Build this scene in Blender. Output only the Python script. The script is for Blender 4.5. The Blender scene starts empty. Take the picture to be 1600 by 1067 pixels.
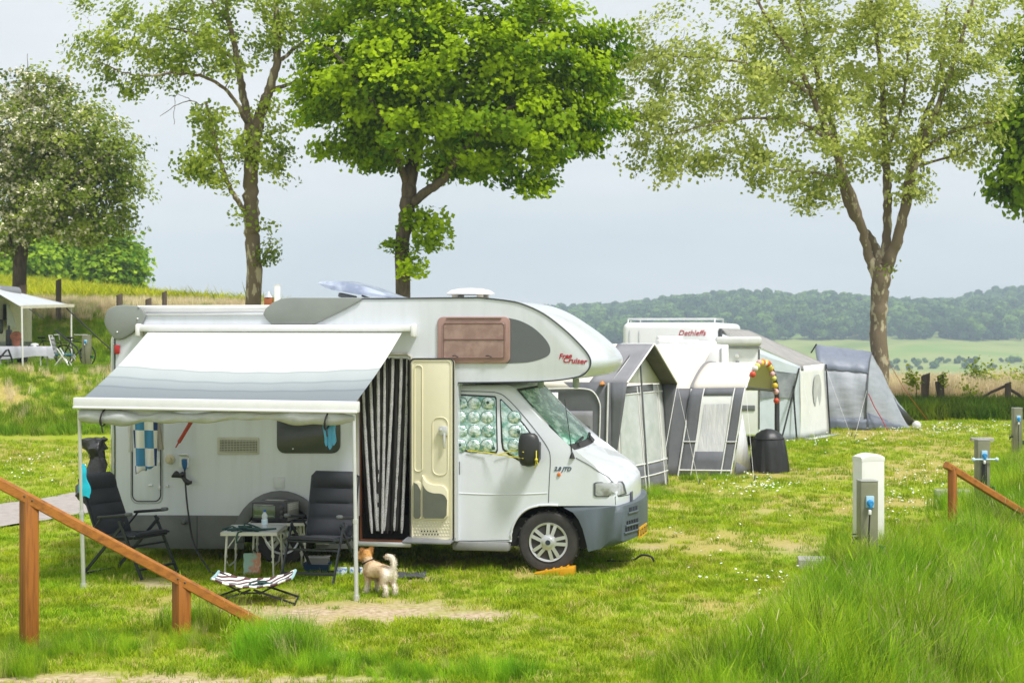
import bpy, bmesh, math, random
import numpy as np
from mathutils import Vector, Matrix, noise
from math import sin, cos, tan, pi, radians, sqrt, atan2

random.seed(7); RNG = np.random.default_rng(11)
scene = bpy.context.scene
COL = scene.collection
F = 2500.0; CAMZ = 2.5; PX0 = 800.0; PYH = 524.0

def P(px, py, D):                       # point at depth D on the sight line through a photo pixel
    return Vector(((px-PX0)/F*D, D, CAMZ-(py-PYH)/F*D))
def G(px, py, z=0.0):                   # ground point
    D = (CAMZ-z)*F/(py-PYH)
    return Vector(((px-PX0)/F*D, D, z))

# ---------------------------------------------------------------- materials
MATS = {}
def nd(nt, t, **kw):
    n = nt.nodes.new(t)
    for k, v in kw.items(): setattr(n, k, v)
    return n
def mat(name, col, rough=0.5, metal=0.0, var=0.08, scale=6.0, bump=0.0, bscale=None, spec=0.5, col2=None, alpha=1.0,
        trans=0.0, coat=0.0, thresh=None, stretch=None, world=False):
    """principled with noise colour variation (col -> col2) and noise bump, object coordinates"""
    if name in MATS: return MATS[name]
    m = bpy.data.materials.new(name); m.use_nodes = True
    nt = m.node_tree; nt.nodes.clear()
    out = nd(nt, 'ShaderNodeOutputMaterial'); b = nd(nt, 'ShaderNodeBsdfPrincipled')
    nt.links.new(b.outputs[0], out.inputs[0])
    b.inputs['Roughness'].default_value = rough; b.inputs['Metallic'].default_value = metal
    b.inputs['Specular IOR Level'].default_value = spec
    b.inputs['Coat Weight'].default_value = coat
    b.inputs['Alpha'].default_value = alpha
    if trans: b.inputs['Transmission Weight'].default_value = trans
    tc = nd(nt, 'ShaderNodeTexCoord')
    src = tc.outputs['Object']
    if world:
        g = nd(nt, 'ShaderNodeNewGeometry'); src = g.outputs['Position']
    if stretch:
        mp = nd(nt, 'ShaderNodeMapping'); mp.inputs['Scale'].default_value = stretch
        nt.links.new(src, mp.inputs['Vector']); src = mp.outputs[0]
    if col2 is None: col2 = tuple(max(0, c*(1-var*2.2)) for c in col)
    ns = nd(nt, 'ShaderNodeTexNoise'); ns.inputs['Scale'].default_value = scale; ns.inputs['Detail'].default_value = 6
    ns.inputs['Roughness'].default_value = 0.6
    nt.links.new(src, ns.inputs['Vector'])
    mr = nd(nt, 'ShaderNodeMapRange')
    lo, hi = thresh if thresh else (0.35, 0.68)
    mr.inputs['From Min'].default_value = lo; mr.inputs['From Max'].default_value = hi
    nt.links.new(ns.outputs['Fac'], mr.inputs['Value'])
    mx = nd(nt, 'ShaderNodeMix', data_type='RGBA')
    mx.inputs['A'].default_value = (*col, 1); mx.inputs['B'].default_value = (*col2, 1)
    nt.links.new(mr.outputs[0], mx.inputs['Factor'])
    nt.links.new(mx.outputs['Result'], b.inputs['Base Color'])
    if bump:
        n2 = nd(nt, 'ShaderNodeTexNoise'); n2.inputs['Scale'].default_value = bscale or scale*4; n2.inputs['Detail'].default_value = 5
        nt.links.new(src, n2.inputs['Vector'])
        bp = nd(nt, 'ShaderNodeBump'); bp.inputs['Strength'].default_value = bump; bp.inputs['Distance'].default_value = 0.02
        nt.links.new(n2.outputs['Fac'], bp.inputs['Height']); nt.links.new(bp.outputs[0], b.inputs['Normal'])
    MATS[name] = m
    return m

# ---------------------------------------------------------------- mesh builder
OFF = {}
class MB:
    def __init__(s): s.v = []; s.f = []; s.mi = []; s.cur = 0; s.pc = []
    def add(s, vs, fs):
        o = len(s.v); s.pc.append((o, len(s.f))); s.v.extend(tuple(v) for v in vs)
        for f in fs: s.f.append(tuple(i+o for i in f)); s.mi.append(s.cur)
        return s
    def box(s, c, size, M=None):
        x, y, z = (a/2 for a in size); c = Vector(c)
        vs = [Vector(p) for p in ((-x,-y,-z),(x,-y,-z),(x,y,-z),(-x,y,-z),(-x,-y,z),(x,-y,z),(x,y,z),(-x,y,z))]
        if M: vs = [M @ v for v in vs]
        return s.add([c+v for v in vs], [(0,3,2,1),(4,5,6,7),(0,1,5,4),(1,2,6,5),(2,3,7,6),(3,0,4,7)])
    def bbox(s, c, size, r=0.01, M=None, seg=2):
        """bevelled box"""
        bm = bmesh.new(); bmesh.ops.create_cube(bm, size=1)
        for v in bm.verts: v.co = Vector((v.co.x*size[0], v.co.y*size[1], v.co.z*size[2]))
        bmesh.ops.bevel(bm, geom=bm.edges[:], offset=r, segments=seg, affect='EDGES', profile=0.5)
        c = Vector(c)
        vs = [c + ((M @ v.co) if M else v.co) for v in bm.verts]
        bm.verts.index_update()
        fs = [[v.index for v in f.verts] for f in bm.faces]; bm.free()
        return s.add(vs, fs)
    def tube(s, pts, r, n=8, cap=True, closed=False):
        pts = [Vector(p) for p in pts]; k = len(pts)
        rs = r if isinstance(r, (list, tuple)) else [r]*k
        vs = []; up = None
        for i, p in enumerate(pts):
            if closed: t = pts[(i+1) % k]-pts[i-1]
            else: t = (pts[min(i+1, k-1)]-pts[max(i-1, 0)])
            t = t.normalized() if t.length > 1e-9 else Vector((0,0,1))
            if up is None:
                up = Vector((0,0,1)) if abs(t.z) < 0.9 else Vector((1,0,0))
            a = t.cross(up)
            if a.length < 1e-6: a = t.orthogonal()
            a.normalize(); b = a.cross(t).normalized(); up = b
            for j in range(n):
                q = 2*pi*j/n; vs.append(p + (a*cos(q)+b*sin(q))*rs[i])
        fs = []
        m = k if closed else k-1
        for i in range(m):
            i2 = (i+1) % k
            for j in range(n):
                fs.append((i*n+j, i*n+(j+1) % n, i2*n+(j+1) % n, i2*n+j))
        if cap and not closed:
            fs.append(tuple(range(n))[::-1]); fs.append(tuple((k-1)*n+j for j in range(n)))
        return s.add(vs, fs)
    def bar(s, a, b, w, h, up=(0,0,1)):
        """rectangular bar from a to b"""
        a = Vector(a); b = Vector(b); t = (b-a).normalized(); up = Vector(up)
        x = t.cross(up); x = x.normalized() if x.length > 1e-6 else t.orthogonal().normalized()
        y = x.cross(t).normalized()
        vs = [p + x*sx*w/2 + y*sy*h/2 for p in (a, b) for sx, sy in ((-1,-1),(1,-1),(1,1),(-1,1))]
        return s.add(vs, [(0,1,2,3),(7,6,5,4),(0,4,5,1),(1,5,6,2),(2,6,7,3),(3,7,4,0)])
    def lathe(s, prof, c=(0,0,0), axis='z', n=24, M=None):
        """prof: (radius, height) list"""
        c = Vector(c); vs = []
        for r, h in prof:
            for j in range(n):
                q = 2*pi*j/n
                if axis == 'z': p = Vector((r*cos(q), r*sin(q), h))
                elif axis == 'y': p = Vector((r*cos(q), h, r*sin(q)))
                else: p = Vector((h, r*cos(q), r*sin(q)))
                vs.append(c + ((M @ p) if M else p))
        fs = []
        for i in range(len(prof)-1):
            for j in range(n): fs.append((i*n+j, i*n+(j+1) % n, (i+1)*n+(j+1) % n, (i+1)*n+j))
        if prof[0][0] > 1e-4: fs.append(tuple(range(n))[::-1])
        if prof[-1][0] > 1e-4: fs.append(tuple((len(prof)-1)*n+j for j in range(n)))
        return s.add(vs, fs)
    def grid(s, rows, closed=False):
        """rows of equal length point lists -> quad sheet"""
        n = len(rows[0]); vs = [p for r in rows for p in r]; fs = []
        for i in range(len(rows)-1):
            for j in range(n if closed else n-1):
                j2 = (j+1) % n
                fs.append((i*n+j, i*n+j2, (i+1)*n+j2, (i+1)*n+j))
        return s.add(vs, fs)
    def poly(s, pts): return s.add(pts, [tuple(range(len(pts)))])
    def prism(s, pts, d):
        """extrude polygon (3D points) by vector d"""
        n = len(pts); d = Vector(d); pts = [Vector(p) for p in pts]
        vs = pts + [p+d for p in pts]
        fs = [tuple(range(n))[::-1], tuple(range(n, 2*n))] + [(i, (i+1) % n, n+(i+1) % n, n+i) for i in range(n)]
        return s.add(vs, fs)
    def sphere(s, c, r, seg=16, rings=10):
        c = Vector(c); r = r if isinstance(r, (tuple, list)) else (r, r, r); rows = []
        for i in range(rings+1):
            t = pi*i/rings; rows.append([c+Vector((r[0]*sin(t)*cos(2*pi*j/seg), r[1]*sin(t)*sin(2*pi*j/seg), r[2]*cos(t))) for j in range(seg)])
        return s.grid(rows, closed=True)
    def build_each(s, name, m, parent=None, **kw):
        """every added piece becomes an object of its own"""
        out = []; ends = s.pc[1:]+[(len(s.v), len(s.f))]
        for (v0, f0), (v1, f1) in zip(s.pc, ends):
            q = MB(); q.add(s.v[v0:v1], [tuple(i-v0 for i in f) for f in s.f[f0:f1]]); out.append(q.build(name, m, parent, **kw))
        return out
    def build(s, name, m, parent=None, world=False, smooth=35, weld=False, bevel=0):
        off = OFF.get(parent.name, Vector()) if (parent and world) else Vector()
        me = bpy.data.meshes.new(name)
        me.from_pydata([(v[0]-off[0], v[1]-off[1], v[2]-off[2]) for v in s.v], [], s.f)
        ms = m if isinstance(m, (list, tuple)) else [m]
        for x in ms: me.materials.append(x)
        if len(ms) > 1: me.polygons.foreach_set('material_index', s.mi)
        bm = bmesh.new(); bm.from_mesh(me)
        if weld: bmesh.ops.remove_doubles(bm, verts=bm.verts, dist=1e-4)
        bmesh.ops.recalc_face_normals(bm, faces=bm.faces)
        if bevel: bmesh.ops.bevel(bm, geom=[e for e in bm.edges if e.is_manifold and e.calc_face_angle() > 0.6], offset=bevel, segments=2, affect='EDGES', profile=0.5, clamp_overlap=True)
        bm.to_mesh(me); bm.free()
        if smooth:
            me.polygons.foreach_set('use_smooth', [True]*len(me.polygons))
            me.set_sharp_from_angle(angle=radians(smooth))
        me.update()
        o = bpy.data.objects.new(name, me); COL.objects.link(o)
        if parent:
            o.parent = parent; OFF[o.name] = OFF.get(parent.name, Vector())
        return o

def tag(o, label=None, cat=None, group=None, kind=None):
    if label: o['label'] = label
    if cat: o['category'] = cat
    if group: o['group'] = group
    if cat and not kind: kind = 'thing'
    if kind: o['kind'] = kind
    return o
def thing(name, label, cat, loc=(0,0,0), rz=0.0, group=None):
    o = bpy.data.objects.new(name, None); COL.objects.link(o)
    o.location = loc; o.rotation_euler = (0,0,rz); o.empty_display_size = 0.2
    OFF[o.name] = Vector(loc)
    return tag(o, label, cat, group)
def copy_tree(o, parent=None):
    c = o.copy(); COL.objects.link(c); c.parent = parent
    for ch in list(o.children): copy_tree(ch, c)
    return c
def rrect(x0, y0, x1, y1, r, n=5):
    pts = []
    for cx, cy, a0 in ((x1-r, y0+r, -90), (x1-r, y1-r, 0), (x0+r, y1-r, 90), (x0+r, y0+r, 180)):
        for k in range(n+1):
            a = radians(a0+90*k/n); pts.append((cx+r*cos(a), cy+r*sin(a)))
    return pts
def spline(pts, n=6):
    """Catmull-Rom through points (tuples of any length)"""
    pts = [np.array(p, float) for p in pts]; out = []
    for i in range(len(pts)-1):
        p0 = pts[max(i-1, 0)]; p1 = pts[i]; p2 = pts[i+1]; p3 = pts[min(i+2, len(pts)-1)]
        for k in range(n):
            t = k/n
            out.append(0.5*((2*p1)+(-p0+p2)*t+(2*p0-5*p1+4*p2-p3)*t*t+(-p0+3*p1-3*p2+p3)*t**3))
    out.append(pts[-1]); return out
def npmesh(name, V, Fc, m, parent=None, attrs=None, smooth=False):
    """mesh from numpy: V (n,3), Fc (m,k) equal-size faces"""
    me = bpy.data.meshes.new(name); k = Fc.shape[1]
    me.vertices.add(len(V)); me.vertices.foreach_set('co', np.asarray(V, np.float32).ravel())
    me.loops.add(Fc.size); me.loops.foreach_set('vertex_index', Fc.astype(np.int32).ravel())
    me.polygons.add(len(Fc)); me.polygons.foreach_set('loop_start', np.arange(0, Fc.size, k, dtype=np.int32))
    me.polygons.foreach_set('loop_total', np.full(len(Fc), k, np.int32))
    if smooth: me.polygons.foreach_set('use_smooth', np.ones(len(Fc), bool))
    for nm, (dom, arr) in (attrs or {}).items():
        a = me.attributes.new(nm, 'FLOAT', dom); a.data.foreach_set('value', np.asarray(arr, np.float32))
    me.update(calc_edges=True); me.validate()
    for x in (m if isinstance(m, (list, tuple)) else [m]): me.materials.append(x)
    o = bpy.data.objects.new(name, me); COL.objects.link(o)
    if parent: o.parent = parent; OFF[o.name] = OFF.get(parent.name, Vector())
    return o
def text_mesh(txt, size, shear=0.0, extrude=0.002, bold=0.0):
    cu = bpy.data.curves.new('txt', 'FONT'); cu.body = txt; cu.size = size; cu.shear = shear; cu.extrude = extrude; cu.offset = bold
    cu.resolution_u = 3
    ob = bpy.data.objects.new('txt', cu); COL.objects.link(ob)
    dg = bpy.context.evaluated_depsgraph_get()
    me = bpy.data.meshes.new_from_object(ob.evaluated_get(dg)); bpy.data.objects.remove(ob)
    vs = [v.co.copy() for v in me.vertices]; fs = [tuple(p.vertices) for p in me.polygons]
    bpy.data.meshes.remove(me)
    return vs, fs

def smooth01(x): x = np.clip(x, 0, 1); return x*x*(3-2*x)
def fbm(x, y, s, seed=0):
    """cheap value noise sum, vectorised"""
    def vn(x, y):
        xi = np.floor(x).astype(np.int64); yi = np.floor(y).astype(np.int64); fx = x-xi; fy = y-yi
        fx = fx*fx*(3-2*fx); fy = fy*fy*(3-2*fy)
        def h(a, b):
            n = (a*374761393 + b*668265263 + seed*1442695) & 0x7fffffff
            n = ((n ^ (n >> 13))*1274126177) & 0x7fffffff
            return ((n ^ (n >> 16)) & 0xffff)/65535.0
        return (h(xi, yi)*(1-fx)+h(xi+1, yi)*fx)*(1-fy)+(h(xi, yi+1)*(1-fx)+h(xi+1, yi+1)*fx)*fy
    x = np.asarray(x, float)/s; y = np.asarray(y, float)/s
    return (vn(x, y)+0.5*vn(x*2.1+5, y*2.1+9)+0.25*vn(x*4.3+1, y*4.3+7))/1.75
# ================================================================ camera, sky, sun
cam = bpy.data.cameras.new('camera'); cam_o = bpy.data.objects.new('camera', cam); COL.objects.link(cam_o)
cam_o.location = (0, 0, CAMZ); cam_o.rotation_euler = (radians(90), 0, 0)
cam.sensor_width = 36; cam.lens = F/1600*36; cam.shift_y = (PYH-533.5)/1600
cam.clip_start = 0.1; cam.clip_end = 6000
cam.dof.use_dof = True; cam.dof.focus_distance = 16.8; cam.dof.aperture_fstop = 5.0
scene.camera = cam_o

SUN_EL, SUN_AZ = radians(58), radians(136)      # azimuth clockwise from +Y
sd = Vector((sin(SUN_AZ)*cos(SUN_EL), cos(SUN_AZ)*cos(SUN_EL), sin(SUN_EL)))
sl = bpy.data.lights.new('sun', 'SUN'); sl.energy = 3.3; sl.angle = radians(10); sl.color = (1.0, 0.975, 0.94)
so = bpy.data.objects.new('sun', sl); COL.objects.link(so)
so.rotation_euler = (-sd).to_track_quat('-Z', 'Y').to_euler()

w = bpy.data.worlds.new('World'); scene.world = w; w.use_nodes = True
nt = w.node_tree; nt.nodes.clear()
out = nd(nt, 'ShaderNodeOutputWorld'); bg = nd(nt, 'ShaderNodeBackground')
sky = nd(nt, 'ShaderNodeTexSky', sky_type='NISHITA'); sky.sun_disc = False
sky.sun_elevation = SUN_EL; sky.sun_rotation = SUN_AZ; sky.air_density = 1.0; sky.dust_density = 4.0
# thin high overcast veiling the blue: pale cloud colour with faint broad streaks
tc = nd(nt, 'ShaderNodeTexCoord'); mp = nd(nt, 'ShaderNodeMapping'); mp.inputs['Scale'].default_value = (1.2, 1.2, 5.0)
nt.links.new(tc.outputs['Generated'], mp.inputs['Vector'])
cn = nd(nt, 'ShaderNodeTexNoise'); cn.inputs['Scale'].default_value = 2.2; cn.inputs['Detail'].default_value = 7; cn.inputs['Roughness'].default_value = 0.55
nt.links.new(mp.outputs[0], cn.inputs['Vector'])
cr = nd(nt, 'ShaderNodeValToRGB')
cr.color_ramp.elements[0].position = 0.36; cr.color_ramp.elements[0].color = (8.4, 8.8, 9.05, 1)
cr.color_ramp.elements[1].position = 0.66; cr.color_ramp.elements[1].color = (10.3, 10.35, 10.35, 1)
nt.links.new(cn.outputs['Fac'], cr.inputs['Fac'])
mx = nd(nt, 'ShaderNodeMix', data_type='RGBA'); mx.inputs['Factor'].default_value = 0.86
nt.links.new(sky.outputs[0], mx.inputs['A']); nt.links.new(cr.outputs[0], mx.inputs['B'])
nt.links.new(mx.outputs['Result'], bg.inputs['Color']); bg.inputs['Strength'].default_value = 0.084
nt.links.new(bg.outputs[0], out.inputs[0])
scene.view_settings.view_transform = 'Standard'; scene.view_settings.look = 'None'
scene.view_settings.exposure = 0.37; scene.view_settings.gamma = 1.0
scene.cycles.max_bounces = 8; scene.cycles.transparent_max_bounces = 12; scene.cycles.volume_bounces = 0
scene.cycles.use_adaptive_sampling = True; scene.cycles.sample_clamp_indirect = 6

# ================================================================ ground
TG = np.array([[11.0, 0.95], [12.5, 1.65], [14, 2.35], [16, 3.1], [18, 3.9], [21, 5.5], [26, 7.5], [34, 10.8], [44, 15.5], [60, 23]])
def lerp(a, b, t): return a+(b-a)*t
def terrain(x, y):
    x = np.asarray(x, float); y = np.asarray(y, float)
    # left embankment, upper terrace, upper bank and sloping field
    L = smooth01((-(x) - 1.0 - 0.02*(y-40))/9.0)
    edge = 38.5 + 0.5*np.sin(x*0.5)
    b1 = smooth01((y-edge)/5.5)*1.5
    b2 = smooth01((y-56)/6.0)*2.1
    fld = np.clip((y-61)/45, 0, 1)*np.interp(-x, [10, 13, 17, 32, 45], [-2.5, -1.2, 0.35, 2.0, 2.4])
    zl = b1+b2+fld
    # right: field drops into the valley, then far hills
    d = -22.0*smooth01((y-58)/260.0)
    hx = np.clip((x+100)/700.0, 0, 1)
    hill = smooth01((y-780)/820.0)*(34+27*hx+24*(fbm(x, y*0.3, 210, 3)-0.5))
    zr = d+hill+np.where(y > 300, (fbm(x, y, 180, 5)-0.5)*6*smooth01((y-300)/300), 0)
    far = smooth01((y-110)/80)
    e = x-np.interp(y, TG[:, 0], TG[:, 1])-0.45
    brow = -np.clip(0.42*e, 0, 1.5)*smooth01((27-y)/8)
    return brow+zl*L*(1-far) + zr*(1-L*(1-far)) + 0.02*(fbm(x, y, 1.7, 2)-0.5)*np.where(y < 60, 1, 0)
def tz(x, y): return float(terrain(np.array([x]), np.array([y]))[0])

# worn patches: (px, py, half-width m, half-depth m, strength) of bare soil
SOIL = [(590, 957, 0.95, 0.62, 1.0), (490, 955, 0.6, 0.5, 1.0), (720, 963, 0.7, 0.36, 1.0), (800, 967, 0.4, 0.12, 0.5), (255, 912, 0.3, 0.5, 0.95), (640, 905, 0.3, 0.22, 0.5), (480, 925, 0.45, 0.25, 0.5),
        (1010, 856, 0.3, 0.3, 0.5), (960, 850, 0.4, 0.25, 0.35), (1255, 855, 0.55, 0.7, 0.45), (130, 1062, 1.6, 0.22, 0.9), (480, 1062, 0.9, 0.16, 0.85), (1070, 1020, 0.5, 0.4, 0.45), (1180, 800, 0.5, 1.0, 0.3), (320, 950, 0.4, 0.3, 0.45)]
def soil(x, y):
    s = np.zeros_like(x); n = fbm(x, y, 0.35, 9); n2 = fbm(x, y, 0.09, 4)
    for px, py, a, b, k in SOIL:
        g = G(px, py)
        d = np.sqrt(((x-g.x)/a)**2+((y-g.y)/b)**2)
        s = np.maximum(s, k*np.clip(1.25-d+(n-0.5)*1.1+(n2-0.5)*0.7, 0, 1))
    return np.clip(s, 0, 1)
def dry(x, y):
    """yellowed, thin lawn"""
    d = smooth01((fbm(x, y, 2.4, 21)-0.46)/0.22)*0.85
    # dry scar on the left bank
    bank = smooth01((y-40.0)/1.0)*(1-smooth01((y-44.5)/1.0))*smooth01((-x-6)/2)
    d = np.maximum(d, bank*smooth01((fbm(x*0.6+y*0.8, y, 2.2, 33)-0.36)/0.14)*smooth01(1.4-np.abs((x+12.2)+(y-41.5)*0.9)/1.7))
    return d
def tall_line(y): return np.interp(y, TG[:, 0], TG[:, 1])

xs = np.unique(np.round(np.concatenate([np.arange(-7, 7, 0.14), np.arange(-16, 16, 0.4), np.arange(-40, 40, 2), np.arange(-200, 400, 12), np.arange(-900, 1500, 60)]), 3))
ys = np.unique(np.round(np.concatenate([np.arange(10, 19, 0.14), np.arange(-6, 64, 0.4), np.arange(60, 130, 2), np.arange(130, 400, 9), np.arange(400, 1900, 18), []]), 3))
X, Y = np.meshgrid(xs, ys); Xf, Yf = X.ravel(), Y.ravel(); Zf = terrain(Xf, Yf)
nx, ny = len(xs), len(ys)
ii, jj = np.meshgrid(np.arange(nx-1), np.arange(ny-1)); a = (jj*nx+ii).ravel()
faces = np.stack([a, a+1, a+nx+1, a+nx], 1)
def ground_mat():
    m = bpy.data.materials.new('ground_turf'); m.use_nodes = True; nt = m.node_tree; nt.nodes.clear()
    out = nd(nt, 'ShaderNodeOutputMaterial'); b = nd(nt, 'ShaderNodeBsdfPrincipled'); nt.links.new(b.outputs[0], out.inputs[0])
    b.inputs['Roughness'].default_value = 0.9; b.inputs['Specular IOR Level'].default_value = 0.15
    g = nd(nt, 'ShaderNodeNewGeometry'); pos = g.outputs['Position']
    def noise_(sc, det=5):
        n = nd(nt, 'ShaderNodeTexNoise'); n.inputs['Scale'].default_value = sc; n.inputs['Detail'].default_value = det; nt.links.new(pos, n.inputs['Vector']); return n.outputs['Fac']
    def ramp(f, els):
        r = nd(nt, 'ShaderNodeValToRGB'); e = r.color_ramp.elements
        e[0].position, e[0].color = els[0][0], (*els[0][1], 1); e[1].position, e[1].color = els[-1][0], (*els[-1][1], 1)
        for p, c in els[1:-1]: x = e.new(p); x.color = (*c, 1)
        nt.links.new(f, r.inputs['Fac']); return r.outputs[0]
    def mixc(f, a, b_):
        x = nd(nt, 'ShaderNodeMix', data_type='RGBA'); nt.links.new(f, x.inputs['Factor']); nt.links.new(a, x.inputs['A']); nt.links.new(b_, x.inputs['B']); return x.outputs['Result']
    def attr(n): x = nd(nt, 'ShaderNodeAttribute', attribute_name=n); return x.outputs['Fac']
    grass = mixc(noise_(0.9), ramp(noise_(26, 8), [(0.3, (0.13, 0.23, 0.010)), (0.7, (0.31, 0.41, 0.025))]), ramp(noise_(31, 8), [(0.3, (0.24, 0.28, 0.018)), (0.7, (0.45, 0.46, 0.05))]))
    dryc = ramp(noise_(23, 8), [(0.3, (0.30, 0.25, 0.06)), (0.7, (0.52, 0.42, 0.16))])
    soilc = ramp(noise_(17, 9), [(0.3, (0.30, 0.21, 0.13)), (0.5, (0.48, 0.37, 0.25)), (0.75, (0.62, 0.52, 0.38))])
    field = ramp(noise_(0.012, 4), [(0.35, (0.17, 0.24, 0.05)), (0.5, (0.30, 0.34, 0.10)), (0.65, (0.20, 0.30, 0.06))])
    c = mixc(attr('dry'), grass, dryc); c = mixc(attr('soil'), c, soilc); c = mixc(attr('far'), c, field)
    nt.links.new(c, b.inputs['Base Color'])
    bp = nd(nt, 'ShaderNodeBump'); bp.inputs['Strength'].default_value = 0.6; bp.inputs['Distance'].default_value = 0.03
    nt.links.new(noise_(40, 6), bp.inputs['Height']); nt.links.new(bp.outputs[0], b.inputs['Normal'])
    return m
ground = npmesh('ground', np.stack([Xf, Yf, Zf], 1), faces, ground_mat(), attrs={'soil': ('POINT', soil(Xf, Yf)), 'dry': ('POINT', dry(Xf, Yf)), 'far': ('POINT', smooth01((Yf-90)/60))}, smooth=True)
tag(ground, kind='structure')

# asphalt path running back past the motorhome
ctr = spline([(-12.5, 9, 0), (-9.6, 16.5, 0), (-7.35, 21.4, 0), (-6.15, 24.3, 0), (-4.6, 29, 0), (-2.6, 35, 0), (0.5, 36.5, 0)], 8)
b = MB(); rows = []
for i, c in enumerate(ctr):
    t = Vector(ctr[min(i+1, len(ctr)-1)]-ctr[max(i-1, 0)]).normalized(); nrm = Vector((t.y, -t.x, 0))
    rows.append([Vector((c[0], c[1], 0))+nrm*q for q in (-0.95+0.05*sin(i*1.7), -0.3, 0.3, 0.95+0.06*sin(i*2.3))])
    rows[-1] = [Vector((p.x, p.y, tz(p.x, p.y)+0.03)) for p in rows[-1]]
b.grid(rows)
tag(b.build('path', mat('asphalt_pale', (0.40, 0.36, 0.33), 0.95, var=0.12, scale=9, bump=0.25, bscale=90)), kind='structure')

# ---------------------------------------------------------------- haze
hz = MB(); hz.box((280, 890, 41), (2420, 2030, 148))
hm = bpy.data.materials.new('haze_air'); hm.use_nodes = True; nt = hm.node_tree; nt.nodes.clear()
out = nd(nt, 'ShaderNodeOutputMaterial'); pv = nd(nt, 'ShaderNodeVolumePrincipled'); nt.links.new(pv.outputs[0], out.inputs['Volume'])
pv.inputs['Color'].default_value = (0.70, 0.87, 1.0, 1); pv.inputs['Density'].default_value = 0.00046; pv.inputs['Anisotropy'].default_value = 0.0
tag(hz.build('haze', hm, smooth=0), kind='stuff')
# ================================================================ leaf / bark / blade materials
def leaf_mat(name, ca, cb, trans=0.45, rough=0.45, cc=None, cpos=0.85, attr='rnd', inst=False, transcol=None):
    m = bpy.data.materials.new(name); m.use_nodes = True; nt = m.node_tree; nt.nodes.clear()
    out = nd(nt, 'ShaderNodeOutputMaterial'); b = nd(nt, 'ShaderNodeBsdfPrincipled'); t = nd(nt, 'ShaderNodeBsdfTranslucent'); ms = nd(nt, 'ShaderNodeMixShader')
    b.inputs['Roughness'].default_value = max(rough, .6); b.inputs['Specular IOR Level'].default_value = 0.10
    if inst: f = nd(nt, 'ShaderNodeObjectInfo').outputs['Random']
    else: f = nd(nt, 'ShaderNodeAttribute', attribute_name=attr).outputs['Fac']
    r = nd(nt, 'ShaderNodeValToRGB'); e = r.color_ramp.elements
    e[0].position = 0.0; e[0].color = (*ca, 1); e[1].position = cpos if cc else 1.0; e[1].color = (*cb, 1)
    if cc: x = e.new(min(1.0, cpos+0.04)); x.color = (*cc, 1)
    nt.links.new(f, r.inputs['Fac']); colr = r.outputs[0]
    if inst:
        g = nd(nt, 'ShaderNodeNewGeometry'); n = nd(nt, 'ShaderNodeTexNoise'); n.inputs['Scale'].default_value = 0.8; n.inputs['Detail'].default_value = 3
        nt.links.new(g.outputs['Position'], n.inputs['Vector'])
        hs = nd(nt, 'ShaderNodeHueSaturation'); mr = nd(nt, 'ShaderNodeMapRange'); mr.inputs['From Min'].default_value = 0.3; mr.inputs['From Max'].default_value = 0.7
        mr.inputs['To Min'].default_value = 0.475; mr.inputs['To Max'].default_value = 0.515
        nt.links.new(n.outputs['Fac'], mr.inputs['Value']); nt.links.new(mr.outputs[0], hs.inputs['Hue'])
        n5 = nd(nt, 'ShaderNodeTexNoise'); n5.inputs['Scale'].default_value = 2.7; n5.inputs['Detail'].default_value = 4; nt.links.new(g.outputs['Position'], n5.inputs['Vector'])
        m5 = nd(nt, 'ShaderNodeMapRange'); m5.inputs['From Min'].default_value = 0.32; m5.inputs['From Max'].default_value = 0.68; m5.inputs['To Min'].default_value = 0.74; m5.inputs['To Max'].default_value = 1.22
        nt.links.new(n5.outputs['Fac'], m5.inputs['Value']); nt.links.new(m5.outputs[0], hs.inputs['Value']); nt.links.new(colr, hs.inputs['Color']); colr = hs.outputs[0]
    nt.links.new(colr, b.inputs['Base Color']); nt.links.new(colr, t.inputs['Color'])
    ms.inputs[0].default_value = trans
    nt.links.new(b.outputs[0], ms.inputs[1]); nt.links.new(t.outputs[0], ms.inputs[2]); nt.links.new(ms.outputs[0], out.inputs[0])
    return m
BARK = mat('bark_grey', (0.17, 0.13, 0.09), 0.95, col2=(0.07, 0.055, 0.04), scale=9, bump=0.8, bscale=30, stretch=(1, 1, 0.3))
BARK_PLANE = mat('bark_plane', (0.165, 0.125, 0.08), 0.9, col2=(0.42, 0.37, 0.25), scale=4.5, bump=0.8, bscale=22, stretch=(1, 1, 0.4), thresh=(0.55, 0.60))
BARK_DARK = mat('bark_dark', (0.10, 0.075, 0.05), 0.95, col2=(0.04, 0.03, 0.022), scale=12, bump=0.8, bscale=30, stretch=(1, 1, 0.3))

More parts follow.
